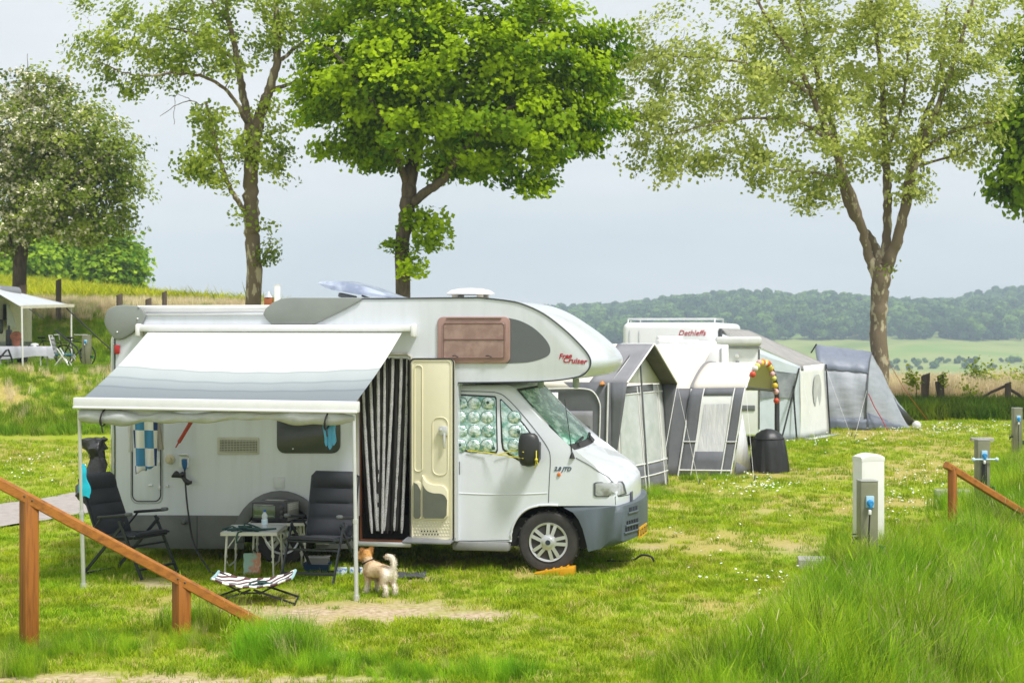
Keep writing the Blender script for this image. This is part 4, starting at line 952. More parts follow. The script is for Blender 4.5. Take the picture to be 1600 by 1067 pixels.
# windows with bubble-foil blinds behind green glass
def foil_mat():
    m = bpy.data.materials.new('blind_foil'); m.use_nodes = True; nt = m.node_tree; b = nt.nodes['Principled BSDF']
    b.inputs['Metallic'].default_value = .55; b.inputs['Roughness'].default_value = .28
    tc = nd(nt, 'ShaderNodeTexCoord'); n = nd(nt, 'ShaderNodeTexNoise'); n.inputs['Scale'].default_value = 14; n.inputs['Detail'].default_value = 3; nt.links.new(tc.outputs['Object'], n.inputs['Vector'])
    r = nd(nt, 'ShaderNodeValToRGB'); e = r.color_ramp.elements; e[0].position = .35; e[0].color = (.20, .42, .35, 1); e[1].position = .60; e[1].color = (.72, .86, .82, 1)
    nt.links.new(n.outputs['Fac'], r.inputs['Fac']); nt.links.new(r.outputs[0], b.inputs['Base Color'])
    bp = nd(nt, 'ShaderNodeBump'); bp.inputs['Strength'].default_value = .5; bp.inputs['Distance'].default_value = .02
    n2 = nd(nt, 'ShaderNodeTexNoise'); n2.inputs['Scale'].default_value = 30; nt.links.new(tc.outputs['Object'], n2.inputs['Vector']); nt.links.new(n2.outputs['Fac'], bp.inputs['Height']); nt.links.new(bp.outputs[0], b.inputs['Normal'])
    return m
FOIL = foil_mat()
w1 = [(713, 617), (716, 615.5), (774, 618.5), (776, 622), (778, 704), (776, 708), (730, 706), (716, 703), (713, 699)]
w2 = [(781, 624), (783, 623), (800, 640), (820, 663), (840, 690), (845, 700), (842, 722), (834, 726), (815, 722), (795, 711), (785, 702), (783, 690)]
def inset(pts, d):
    cx = sum(p[0] for p in pts)/len(pts); cy = sum(p[1] for p in pts)/len(pts); return [(x-(x-cx)/max(1, math.hypot(x-cx, y-cy))*d, y-(y-cy)/max(1, math.hypot(x-cx, y-cy))*d) for x, y in pts]
for pts, nm in ((w1, 'door_window'), (w2, 'quarter_window')):
    o = decal(pts, nm, GASKET, cab, off=.003, th=.004); q = inset(pts, 3.0)
    g_ = decal(q, 'foil_blind', FOIL, o, off=.007, th=.004)
    b = MB(); from_in = q
    def inside(x, y):
        c = False; j = len(q)-1
        for i in range(len(q)):
            if (q[i][1] > y) != (q[j][1] > y) and x < (q[j][0]-q[i][0])*(y-q[i][1])/(q[j][1]-q[i][1])+q[i][0]: c = not c
            j = i
        return c
    rg = MB()
    for r in range(6):
        for c_ in range(7):
            x = 698+c_*21.2+(r % 2)*1.5; y = 609+r*21.8
            if all(inside(x+dx, y+dy) for dx, dy in ((2, 0), (-2, 0), (0, 2), (0, -2))):
                cc = CC(x, y, .010); nn = (CC(x, y, .1)-cc).normalized()
                b.lathe([(.071, .0), (.066, -.006), (.035, -.012), (0, -.013)], cc, 'y', 18); rg.tube([cc+Vector((.072*cos(a), -.003, .072*sin(a))) for a in np.linspace(0, 2*pi, 21)[:-1]], .0035, 4, closed=True)
    b.build('foil_bubble', mat('foil_bright', (.78, .88, .85), .25, metal=.6, col2=(.22, .42, .35), scale=22, thresh=(.44, .62), bump=.7, bscale=30), o, smooth=50); rg.build('bubble_seam', mat('foil_seam', (.16, .30, .25), .5), o)
    b = MB()
    for x, y in ([(719, 626), (763, 629), (719, 695), (772, 700)] if nm == 'door_window' else [(811, 675)]): b.lathe([(.017, 0), (.017, -.01), (0, -.014)], CC(x, y, .02), 'y', 10)
    b.build_each('suction_cup', mat('cup_green', (.03, .08, .06), .3), o)
    
# windscreen across the full width
def on_prof(p, v, off=0.0):
    c = CM(p[0], v, p[1]); return c
WG = mat('windscreen_glass', (.04, .24, .16), .22, col2=(.55, .80, .70), scale=6, thresh=(.46, .60), spec=.35, coat=.0, stretch=(1, .5, 2))  # pale patches put reflection and foil glare into the glass colour
ptop, pbot = uw([(803, 610)], CW0)[0], uw([(886, 704)], CW0)[0]
def ws(s, v, off):
    p = (ptop[0]+(pbot[0]-ptop[0])*s, ptop[1]+(pbot[1]-ptop[1])*s); c = CM(p[0], v, p[1]); d = Vector((pbot[1]-ptop[1], 0, -(pbot[0]-ptop[0]))).normalized(); d = -d if d.x < 0 else d
    return c+d*off
b = MB(); b.grid([[ws(s, CW0+.075+(CW1-CW0-.15)*k/16, .006) for k in range(17)] for s in np.linspace(-.01, 1.01, 10)]); wsc = b.build('windscreen', GASKET, cab)
b = MB(); b.grid([[ws(s, CW0+.135+(CW1-CW0-.27)*k/16, .010) for k in range(17)] for s in np.linspace(.03, .93, 12)]); b.build('glass', WG, wsc)
b = MB()
for v0 in (.45, 1.25): b.tube([ws(1.0, v0, .03), ws(.95, v0+.1, .03), ws(.90, v0+.62, .022)], .009, 6); b.tube([ws(.93, v0+.05, .018), ws(.885, v0+.68, .018)], .007, 5)
b.build('wiper', BLACK, cab)
b = MB(); p_ = CC(894, 716, .0); b.lathe([(.03, 0), (.022, .03), (.01, .06), (.0, .07)], p_, 'z', 10); b.tube([p_+Vector((0, 0, .05)), p_+Vector((-.09, .06, .62))], [.006, .003], 6); b.build('aerial', BLACK, cab)
# seams, handles, badges
cseam([(712, 611), (760, 612), (778, 614), (792, 622), (815, 646), (838, 674), (855, 698), (860, 715), (858.5, 750), (857, 785)], 'door_seam', SEAM, cab, off=.001)
cseam([(712, 844.5), (750, 844.5), (796, 843.5)], 'door_seam', SEAM, cab, off=.001)
cseam([(900, 715), (920, 726), (938, 738), (950, 745), (956, 752)], 'bonnet_seam', SEAM, cab, off=.001)
cseam([(714, 770), (760, 772), (810, 772), (855, 770)], 'door_crease', PAINT, cab, r=.012, off=-.006)
b = MB(); b.bbox(CC(715, 731, .012), (.05, .03, .15), .012); b.build('door_handle', BLACK, cab)
b = MB(); b.bbox(CC(873.5, 741, .006), (.036, .02, .036), .008); b.build('side_repeater', mat('lamp_orange', (.75, .18, .01), .3), cab)
vs, fs = text_mesh('2.8 JTD', .058, .35, .0015, .002); o = CC(865.5, 735, .004); b = MB(); b.add([o+Vector((v.x, -v.z, v.y)) for v in vs], fs); b.build('badge', mat('badge_blue', (.05, .09, .14), .4), cab, smooth=0)
# mirror
mp_ = R(825, 702, -.14); b = MB()
rows = []
for k in range(11):
    t = k/10; a = pi*t; rr_ = sin(a)**.45
    rows.append([mp_+Vector((.118*rr_*cos(q)-.012*cos(a)*0, .075*rr_*sin(q), .175*cos(a)))+Vector((.012*sin(a), 0, 0)) for q in np.linspace(0, 2*pi, 17)[:-1]])
b.grid(rows, closed=True); mi = b.build('mirror', mat('mirror_black', (.028, .03, .03), .42), cab, smooth=60)
b = MB(); b.bbox(R(840, 705, .0), (.05, .2, .2), .02); b.build('mirror_arm', MATS['mirror_black'], mi)
b = MB(); y1 = [CC(731, 704, .02), CC(760, 707, .03), R(786, 711, -.06), R(818, 716, -.20)]; b.tube(y1, .006, 6); b.tube([CC(778, 710, .03), CC(800, 705, .03), R(818, 706, -.22)], .005, 6)
k0 = R(838, 718, -.24); b.tube([R(838, 704, -.2), k0, R(836, 731, -.2)], .006, 6); b.sphere(k0, .017, 8, 6); b.tube([k0, R(841, 726, -.23)], .006, 5); tag(b.build('cord', mat('cord_yellow', (.72, .62, .03), .7), None), 'yellow cord tied round the black wing mirror of the motorhome', 'cord')
bpy.data.objects['cord'].location = RV0; bpy.data.objects['cord'].rotation_euler = (0, 0, -TH)
# head lamps: wrap round the corner (both sides)
LAMP = mat('lamp_glass', (.42, .435, .435), .15, col2=(.24, .24, .225), scale=7, thresh=(.45, .6), coat=.4)
for side in (0, 1):
    pts = [(928.5, 755), (932, 753.5), (957, 752.5), (971, 752.5), (974, 757), (977.5, 771), (966, 774.5), (950, 775.5), (932, 775.5), (928.5, 773)]
    q = [CC(x, y, .0) for x, y in pts]
    def ringp(f, off):
        cx, cy = 952, 764; o = []
        for x, y in pts:
            p = CC(cx+(x-cx)*f, cy+(y-cy)*f, off)
            if side: p = Vector((p.x, 2*VC-p.y, p.z))
            o.append(p)
        return o
    b = MB(); b.grid([ringp(1.04, -.004), ringp(1.04, .008), ringp(.93, .008)], closed=True); hl = b.build('headlight', SEAM, cab)
    b = MB(); b.grid([ringp(.93, .004), ringp(.90, .009), ringp(.6, .010), ringp(.3, .010), ringp(.01, .010)], closed=True); b.build('lens', LAMP, hl)
    if False:
        b = MB()
        for x in (948,): b.lathe([(.045, .0), (.04, -.004), (0, -.005)], CC(x, 765, .011), 'y', 16)
        b.build('reflector', mat('reflector', (.75, .76, .77), .3, metal=.3), hl)
# front mask line and emblem
cseam([(962, 776), (970, 775), (980, 773), (986, 771)], 'grille_seam', SEAM, cab, dens=False, off=.001)
cseam([(961, 776), (962, 788)], 'grille_seam', SEAM, cab, r=.003, dens=False)
b = MB(); e0 = CC(986, 779, .006); b.bbox(e0, (.02, .12, .16), .008); b.build('emblem', mat('emblem_dark', (.08, .09, .11), .3), cab)
# bumper with slots and plate
bp_px = [(878, 791.5), (962, 790), (970, 791), (971.5, 800), (971.5, 846), (958, 852), (940, 856), (919.5, 861), (916, 845), (911, 826), (905, 812), (896, 800)]
bm = slab_mesh(uw(bp_px, CW0), CW0-.03, CW1+.03)
ee = [e for e in bm.edges if max(v.co.x for v in e.verts) > R(950, 800, CW0).x and abs(e.verts[0].co.y-e.verts[1].co.y) < 1e-4]
bmesh.ops.bevel(bm, geom=ee, offset=0.07, segments=4, affect='EDGES', profile=0.5)
for k in range(1, 14): sl((0, CW0+(CW1-CW0)*k/14, 0), (0, 1, 0))
for k in range(8): sl((uF0+.05+k*.1, 0, 0), (1, 0, 0))
for v in bm.verts:
    g = float(smooth01((v.co.x-uF0+.1)/(uF1-uF0+.1))); q = (v.co.y-VC)/(HW+.03); v.co.x += .135*g*(1-abs(q)**2.3)
bump = finish(bm, 'bumper', BUMPER, rv, 50); bT = bvh_of(bump)
def BC(px, py, off=.003): return CC(px, py, off, bT)
for (x0, x1, y0, y1) in ((983, 996, 792, 799), (979, 997, 812, 818), (977, 997, 822, 828.5)):
    b = MB(); n = 7
    def yy(x, y): return y+(986-x)*.28
    b.grid([[BC(x, yy(x, y), .004) for x in np.linspace(x0, x1, n)] for y in (y0, (y0+y1)/2, y1)]); sl_ = b.build('air_slot', mat('slot_black', (.008, .008, .009), .8), bump)
    b = MB()
    for x in np.linspace(x0+1.5, x1-1.5, 5): b.tube([BC(x, yy(x, y0), .008), BC(x, yy(x, y1), .008)], .005, 4)
    b.build_each('slot_bar', BUMPER, sl_)
    b = MB(); b.tube([BC(x, yy(x, y1+1.5), .004) for x in np.linspace(x0-2, x1, n)], .014, 6); b.build('slot_lip', BUMPER, sl_)
b = MB(); xs_ = np.linspace(993.5, 1005.5, 4)
fx = BC(990, 842, .02); uN = R(971.5, 820, CW0).x+.135
pc = Vector((uN+.002, VC-.24, fx.z)); PM = Matrix.Rotation(radians(-3), 3, 'Z'); b.box(pc, (.012, .50, .115), PM); pl_ = b.build('number_plate', mat('plate_yellow', (.80, .42, .01), .4), bump)
b = MB()
for k, y in enumerate(np.linspace(-.2, .2, 6)):
    b.box(pc+PM @ Vector((.008, y, 0)), (.003, .012, .07), PM); b.box(pc+PM @ Vector((.008, y+.025, .028*(1 if k % 2 else -1))), (.003, .04, .012), PM)
b.build('plate_glyph', BLACK, pl_)
# arch trim, sill
b = MB(); b.tube([CC(x, y, .004) for x, y in spline([(797.5, 846), (799, 830), (805, 814), (815, 801), (828, 793), (843, 789.5), (857, 788.5), (872, 789)], 4)], .012, 6); b.build('arch_trim', PAINT, cab)
b = MB(); c0, c1 = R(706, 852, .05), R(796, 852, .05); b.bbox(((c0.x+c1.x)/2, .10, c0.z), (c1.x-c0.x, .14, .10), .03); b.build('sill', mat('sill_grey', (.25, .255, .25), .5), cab)
mat('underside_pale', (.5, .53, .45), .6)
b = MB()
for x in (845, 900): b.bbox(R(x, 598, .9), (.07, .06, .12), .02)
b.build_each('bunk_lug', MATS['underside_pale'], rv)

# --- wheels
def wheel(u, v, rad=.325, face=True):
    wr = thing('wheel', None, None, (u, v, rad)); wr.parent = rv; del_ = [k for k in wr.keys()]
    b = MB(); pr = [(rad*.60, -.095), (rad*.66, -.10), (rad*.80, -.115), (rad*.93, -.108), (rad*.985, -.09), (rad, -.06), (rad, .06), (rad*.985, .09), (rad*.93, .108), (rad*.6, .1)]
    b.lathe(pr, (0, .10, 0), 'y', 48)
    for k in range(44):
        a = 2*pi*k/44; b.box((rad*1.0*cos(a), .10+(-.06 if k % 2 else .06), rad*1.0*sin(a)), (.02, .075, .014), Matrix.Rotation(-a, 3, 'Y'))
    b.build('tyre', TYRE, wr)
    b = MB(); b.lathe([(rad*.63, .02), (rad*.63, .0), (rad*.5, .045), (0, .05)], (0, 0, 0), 'y', 40); b.build('rim_well', DARK, wr)
    b = MB(); b.lathe([(rad*.56, .018), (rad*.57, -.006), (rad*.63, -.012), (rad*.64, .01)], (0, 0, 0), 'y', 48)
    b.lathe([(rad*.27, .03), (rad*.26, -.012), (rad*.17, -.022), (rad*.165, -.03), (rad*.11, -.034), (0, -.034)], (0, 0, 0), 'y', 32)
    for k in range(5):
        for s in (-1, 1):
            a = 2*pi*k/5+.1+s*.20; ct, st = cos(a), sin(a); a2 = 2*pi*k/5+.1+s*.30; b.bar((rad*.23*cos(a2), -.004, rad*.23*sin(a2)), (rad*.585*ct, .0, rad*.585*st), .036, .022, up=(0, 1, 0))
    b.build('hubcap', HUB, wr)
    b = MB(); b.lathe([(rad*.085, -.034), (rad*.08, -.038), (0, -.038)], (0, 0, 0), 'y', 20); b.build('hub_badge', mat('hub_blue', (.03, .04, .07), .3), wr)
    return wr
uf = R(857, 848, .09).x; ur = R(441, 848, .09).x
wf = wheel(uf, .085); wr_ = wheel(ur, .085); wheel(uf, 1.86).rotation_euler = (0, 0, 0); wheel(ur, 1.86)

# --- awning
awn = MB(); ca, cb = R(218, 513, -.06), R(647, 513.5, -.06)
awn.bbox(((ca.x+cb.x)/2, -.062, ca.z), (cb.x-ca.x, .115, .075), .02); cass = awn.build('awning', mat('awning_case', (.76, .765, .77), .35, var=.03), rv)
b = MB()
for q, s in ((ca, -1), (cb, 1)): b.bbox(Vector((q.x, -.065, q.z-.02)), (.05, .135, .14), .02)
b.build_each('end_cap', WPLAST, cass)
def awn_mat():
    m = bpy.data.materials.new('awning_cloth'); m.use_nodes = True; nt = m.node_tree; b = nt.nodes['Principled BSDF']; b.inputs['Roughness'].default_value = .6
    a = nd(nt, 'ShaderNodeAttribute', attribute_name='t'); r = nd(nt, 'ShaderNodeValToRGB'); e = r.color_ramp.elements
    wv = nd(nt, 'ShaderNodeMath', operation='SINE'); mu = nd(nt, 'ShaderNodeMath', operation='MULTIPLY'); mu.inputs[1].default_value = 460; nt.links.new(a.outputs['Fac'], mu.inputs[0]); nt.links.new(mu.outputs[0], wv.inputs[0])
    e[0].position = 0; e[0].color = (.74, .745, .745, 1); e[1].position = .478; e[1].color = (.74, .745, .745, 1)
    for p, c in ((.488, (.40, .45, .46)), (.51, (.50, .55, .56)), (.63, (.44, .49, .505)), (.648, (.29, .335, .36)), (.672, (.37, .415, .44)), (.775, (.31, .355, .385)), (.79, (.205, .24, .27)), (.815, (.26, .30, .33)), (1.0, (.225, .26, .29))): x = e.new(p); x.color = (*c, 1)
    nt.links.new(a.outputs['Fac'], r.inputs['Fac'])
    gt = nd(nt, 'ShaderNodeMath', operation='GREATER_THAN'); gt.inputs[1].default_value = .5; nt.links.new(a.outputs['Fac'], gt.inputs[0])
    f1 = nd(nt, 'ShaderNodeMath', operation='MULTIPLY'); nt.links.new(wv.outputs[0], f1.inputs[0]); nt.links.new(gt.outputs[0], f1.inputs[1])
    f2 = nd(nt, 'ShaderNodeMath', operation='MULTIPLY'); f2.inputs[1].default_value = .13; nt.links.new(f1.outputs[0], f2.inputs[0])
    f3 = nd(nt, 'ShaderNodeMath', operation='ADD'); f3.inputs[1].default_value = 1.0; nt.links.new(f2.outputs[0], f3.inputs[0])
    v = nd(nt, 'ShaderNodeVectorMath', operation='SCALE'); nt.links.new(r.outputs[0], v.inputs[0]); nt.links.new(f3.outputs[0], v.inputs['Scale']); nt.links.new(v.outputs[0], b.inputs['Base Color'])
    t = nd(nt, 'ShaderNodeBsdfTranslucent'); nt.links.new(v.outputs[0], t.inputs['Color']); ms = nd(nt, 'ShaderNodeMixShader'); ms.inputs[0].default_value = .25
    o = nt.nodes['Material Output']; nt.links.new(b.outputs[0], ms.inputs[1]); nt.links.new(t.outputs[0], ms.inputs[2]); nt.links.new(ms.outputs[0], o.inputs[0]); return m
VR = -1.9
f0, f1 = R(231, 519, -.10), R(628, 520, -.10); r0, r1 = R(129, 623, VR), R(554, 631, VR)
nu, nv = 40, 30; V = []; T = []
for j in range(nv+1):
    s = j/nv
    for i in range(nu+1):
        q = i/nu; p = f0.lerp(f1, q).lerp(r0.lerp(r1, q), s); sag = .085*sin(pi*s)*(.35+.65*sin(pi*q)) + .004*sin(q*40+s*3)*sin(pi*s)
        V.append((p.x, p.y, p.z-sag+.0)); T.append(s)
V = np.array(V); i_, j_ = np.meshgrid(np.arange(nu), np.arange(nv)); a_ = (j_*(nu+1)+i_).ravel()
npmesh('fabric', V, np.stack([a_, a_+1, a_+nu+2, a_+nu+1], 1), awn_mat(), cass, attrs={'t': ('POINT', T)}, smooth=True)
l0, l1 = R(117, 629, VR-.03), R(560.5, 636, VR-.03)
b = MB(); b.bar(l0, l1, .09, .105); b.bar(l0+Vector((0, -.05, -.045)), l1+Vector((0, -.05, -.045)), .02, .025)
b.build('front_rail', mat('rail_white', (.76, .765, .77), .35, var=.03), cass, bevel=.012)
# rolled-up side wall hanging under the front rail
b = MB(); rows = []; nn = 60
for i in range(nn+1):
    q = i/nn; c = R(126, 647, VR).lerp(R(555, 652, VR), q); k = .052+.016*sin(q*17)+.01*sin(q*41+1); sg = -.020*sin(pi*q*2.0+.5)-.035*sin(pi*q)*.6
    kz = k*(1.0+.25*sin(q*9)); rows.append([c+Vector((0, kz*.9*cos(a)+.006*sin(q*60+a*3), kz*sin(a)+sg+.012*sin(q*25)*max(0, sin(a)))) for a in np.linspace(0, 2*pi, 15)[:-1]])
b.grid(rows, closed=True); b.poly(rows[0]); b.poly(rows[-1])
for k in range(12): pass
b.build('rolled_blind', mat('blind_grey', (.40, .42, .42), .5, col2=(.52, .54, .54), scale=5, bump=.35, bscale=11), cass)
b = MB()
rowsA = [[R(126+i*4.3, 638+6.8*i/100+0*1, VR) for i in range(101)], [R(126+i*4.3, 645+5*sin(i*.11)+4.5*i/100, VR) for i in range(101)]]
b.grid(rowsA); b.build('blind_cloth', MATS['blind_grey'], cass)
for x, y in ((163, 641), (512, 646)):
    b = MB(); c = R(x, y+9, VR); b.tube([c+Vector((.0+.02*sin(a), .085*cos(a), .085*sin(a)-.012)) for a in np.linspace(0, 2*pi, 15)[:-1]], .009, 5, closed=True); b.tube([c+Vector((0, -.085, -.02)), c+Vector((.02, -.075, -.16))], .007, 5)
    b.build('strap', BLACK, cass)
for px0, py0, px1, py1 in ((123.5, 641, 130.5, 919), (553, 648, 557, 938)):
    ft = G(px1, py1); fl_ = Vector(((ft.x-RV0.x)*CT-(ft.y-RV0.y)*ST, (ft.x-RV0.x)*ST+(ft.y-RV0.y)*CT, 0)); tp = R(px0, py0, VR)
    lg = MB(); md = fl_.lerp(tp, .42); lg.tube([tp, md], .017, 10); lg.tube([md, fl_+Vector((0, 0, .02))], .021, 10); lg.tube([fl_, fl_+Vector((0, 0, .05))], .03, 10); lg.tube([md-Vector((0, 0, .01)), md+Vector((0, 0, .03))], .025, 10)
    lg.build('leg', ALU, cass)
b = MB()
for q in (.06, .94):
    a0 = f0.lerp(f1, q)+Vector((0, .02, -.05)); a2 = r0.lerp(r1, q)+Vector((0, .02, -.02)); m_ = a0.lerp(a2, .5)+Vector((.35*(1 if q < .5 else -1), 0, -.16)); b.tube([a0, m_, a2], .018, 8)
b.build_each('folding_arm', ALU, cass)
# ================================================================ things round the motorhome
CLOTH = mat('chair_fabric', (0.020, 0.022, 0.028), .75, col2=(.032, .035, .044), scale=4, bump=.25, bscale=240)
FRAME = mat('chair_frame', (0.045, 0.05, 0.056), .35, metal=.5, var=.05)
def recliner(name, label, loc, ang, tilt=24, group=None):
    """faces local +x"""
    t = thing(name, label, 'chair', loc, ang, group); OFF[t.name] = Vector()
    ta = radians(tilt); bx, bz = -.20, .42
    def bp(s, y, d): return Vector((bx-s*sin(ta)+d*cos(ta), y, bz+s*cos(ta)+d*sin(ta)))
    rows = []; ns = 34; L = .68
    for i in range(ns+1):
        s = L*i/ns; pad = .012+.026*abs(sin(pi*(s-.01)/.165))**.45
        if s > .505: pad = .02+.045*max(0, sin(pi*(s-.505)/.175))**.6
        w = .245-.0*s; ed = min(1, (L-s)/.05+.12) if s > L-.05 else min(1, s/.03+.3)
        w2 = w*(1-.12*(1-ed)); pad *= .4+.6*ed
        front = [bp(s, y*w2, pad*(1-.55*abs(y)**6)) for y in np.linspace(-1, 1, 13)]; back = [bp(s, y*w2, -.018*ed) for y in np.linspace(1, -1, 7)]
        rows.append(front+back)
    b = MB(); b.grid(rows, closed=True); b.poly(rows[0]); b.poly(rows[-1]); b.build('backrest', CLOTH, t, smooth=60)
    rows = []
    for i in range(17):
        s = i/16; x = -.20+.50*s; z = .40+.045*s-.03*sin(pi*s)+.015*s*s; pad = (.03+.008*abs(sin(pi*s*3)))*(min(1, (1-s)*8+.3))
        rows.append([Vector((x, y*.24, z+pad*(1-.5*abs(y)**6))) for y in np.linspace(-1, 1, 11)]+[Vector((x, y*.24, z-.018)) for y in np.linspace(1, -1, 5)])
    b = MB(); b.grid(rows, closed=True); b.poly(rows[0]); b.poly(rows[-1]); b.build('seat', CLOTH, t, smooth=60)
    b = MB()
    for s in (-1, 1):
        y = s*.262; b.tube([bp(-.04, y, -.01), bp(.4, y, -.012), bp(.63, y, -.012)], .011, 8); b.tube([(-.22, y, .41), (.30, y, .445)], .012, 8)
    b.tube([bp(.63, -.262, -.012), bp(.66, -.2, -.012), bp(.66, .2, -.012), bp(.63, .262, -.012)], .011, 8); b.tube([(-.22, -.262, .41), (-.22, .262, .41)], .012, 8); b.tube([(.27, -.262, .42), (.27, .262, .42)], .011, 8)
    b.build('frame', FRAME, t)
    for s in (-1, 1):
        y = s*.285; b = MB()
        b.bar((.10, y, .60), (.46-.06, y, .015), .030, .016, up=(0, 1, 0)); b.build('leg', FRAME, t)
        b = MB(); b.bar((.16, y-.018*s, .58), (-.40, y-.018*s, .015), .030, .016, up=(0, 1, 0)); b.build('leg', FRAME, t)
        b = MB(); b.bbox((.03, y, .645), (.42, .05, .03), .012, Matrix.Rotation(radians(-6), 3, 'Y')); ar = b.build('armrest', mat('armrest_plastic', (.028, .03, .034), .4), t)
        b = MB(); b.bbox((.225, y, .673), (.07, .058, .036), .014); b.build('end_cap', mat('cap_grey', (.12, .13, .14), .35), ar)
        b = MB(); b.tube([(-.12, y, .635), (-.27, y-.015*s, .47)], .010, 6); b.build('arm_support', FRAME, t)
    b = MB(); b.bar((-.39, -.27, .02), (-.39, .27, .02), .02, .03); b.bar((.35, -.285, .11), (.35, .285, .11), .05, .02); b.bar((.22, -.285, .33), (.22, .285, .33), .016, .02); b.build_each('stretcher', FRAME, t)
    return t
CHG = 'black reclining camping chairs under the awning'
cl_ = G(203, 898); recliner('camping_chair', 'black padded recliner chair facing right by the left awning leg', (cl_.x, cl_.y, 0), radians(-27), 23, CHG)
cr_ = G(503, 905); recliner('camping_chair', 'black padded recliner chair facing forward, beside the motorhome entrance and second awning leg', (cr_.x, cr_.y, 0), radians(-106), 14, CHG)

# --- folding table
TALU = mat('table_alu', (.62, .62, .57), .35, metal=.5, var=.05); TTOP = mat('table_top', (.60, .62, .62), .4, col2=(.50, .52, .52), scale=8)
def table(label, x0, x1, y0, y1, h, topm, hgt=.026):
    t = thing('camping_table', label, 'table', ((x0+x1)/2, (y0+y1)/2, 0)); OFF[t.name] = Vector(); sx, sy = (x1-x0)/2, (y1-y0)/2
    b = MB(); b.bbox((0, 0, h-hgt/2), (2*sx, 2*sy, hgt), .008); tp = b.build('table_top', topm, t)
    b = MB(); b.bar((-sx, -sy-.003, h-hgt/2), (sx, -sy-.003, h-hgt/2), .012, hgt+.006); b.bar((-sx, sy+.003, h-hgt/2), (sx, sy+.003, h-hgt/2), .012, hgt+.006)
    b.bar((-sx-.003, -sy, h-hgt/2), (-sx-.003, sy, h-hgt/2), .012, hgt+.006); b.bar((sx+.003, -sy, h-hgt/2), (sx+.003, sy, h-hgt/2), .012, hgt+.006); b.build('rim', TALU, tp)
    for i in (-1, 1):
        for j in (-1, 1):
            b = MB(); x, y = i*(sx-.05), j*(sy-.05); b.tube([(x, y, h-hgt), (x+i*.012, y+j*.01, .25)], .013, 8); b.tube([(x+i*.012, y+j*.01, .27), (x+i*.02, y+j*.02, 0)], .010, 8)
            b.tube([(x, y, h-.17), (x-i*.10, y, h-.03)], .007, 6); b.tube([(x+i*.010, y, .27), (x+i*.010, y, .245)], .017, 8); b.build('leg', TALU, t)
        b = MB(); b.tube([(i*(sx-.05), -sy+.05, .2), (i*(sx-.05), -sy+.15, .14), (i*(sx-.05), sy-.15, .14), (i*(sx-.05), sy-.05, .2)], .008, 6); b.build('brace', TALU, t)
    return t
a0 = P(345, 831, 16.2); a1 = P(431, 831, 16.2)
table('low aluminium folding table with a water bottle on it, between the two black chairs', a0.x, a1.x, 16.22, 16.90, .50, TTOP)
b0 = P(392, 820, 17.05); b1 = P(478, 820, 17.05)
table('dark topped small table carrying the black mini oven, against the motorhome wheel', b0.x, b1.x, 16.93, 17.28, .515, mat('table_dark', (.05, .055, .065), .5))
# mini oven
ov = thing('mini_oven', 'black and silver mini oven with glass door on the small dark table', 'oven', P(431, 800, 17.10).to_tuple(), radians(-16)); ov.location.z = .517; OFF[ov.name] = Vector()
OB = mat('oven_black', (.02, .02, .02), .3); OS = mat('oven_silver', (.40, .40, .36), .35, metal=.6)
b = MB(); b.bbox((0, 0, .115), (.40, .30, .20), .012); ob_ = b.build('case', OB, ov)
b = MB(); b.bbox((0, -.155, .113), (.405, .022, .205), .008); b.build('front', OB, ov)
b = MB(); b.bbox((-.055, -.170, .118), (.255, .012, .135), .005); dr = b.build('door', mat('oven_glass', (.14, .19, .09), .12, col2=(.07, .10, .05), scale=6, coat=.5), ov)
b = MB(); b.tube([(-.165, -.19, .19), (.055, -.19, .19)], .006, 8); b.box((-.055, -.1755, .075), (.22, .002, .004)); b.build('handle', OS, dr)
for z in (.17, .118, .066):
    b = MB(); b.lathe([(.022, 0), (.02, -.016), (.0, -.018)], (.145, -.167, z), 'y', 14); b.build('knob', mat('knob_dark', (.05, .05, .05), .3), ov)
b = MB(); b.bbox((.2005, 0, .115), (.008, .285, .185), .003); b.build('side_panel', OS, ov)
b = MB()
for i in range(3):
    for j in range(6): b.box((.2055, -.10+j*.04, .185-i*.022), (.002, .022, .010))
b.build('vent', mat('vent_pale', (.62, .62, .58), .5), ob_)
b = MB(); b.bbox((0, .02, .222), (.22, .10, .012), .004); b.build('top_rack', OS, ov)
for i in (-1, 1):
    b = MB(); b.lathe([(.015, 0), (.013, .018)], (i*.16, -.1, 0), 'z', 8); b.build('foot', OB, ov)
# bottle
bt_p = P(413.5, 829, 16.42); bt = thing('water_bottle', 'clear plastic water bottle with blue cap and label on the low table', 'bottle', (bt_p.x, bt_p.y, .501)); OFF[bt.name] = Vector()
PET = mat('pet_plastic', (.72, .80, .84), .12, alpha=.6, var=.02, spec=.8)
b = MB(); b.lathe([(0, .002), (.026, .0), (.031, .01), (.031, .05), (.029, .055), (.031, .06), (.031, .115), (.026, .125), (.031, .14), (.028, .16), (.013, .185), (.012, .195)], (0, 0, 0), 'z', 20); b.build('bottle_body', PET, bt, smooth=60)
b = MB(); b.lathe([(.0318, .062), (.0318, .112)], (0, 0, 0), 'z', 20); b.build('paper_label', mat('label_blue', (.45, .66, .80), .5, col2=(.75, .82, .85), scale=30), bt)
b = MB(); b.lathe([(.015, .19), (.015, .212), (0, .214)], (0, 0, 0), 'z', 14); b.build('cap', mat('cap_blue', (.02, .10, .42), .4), bt)
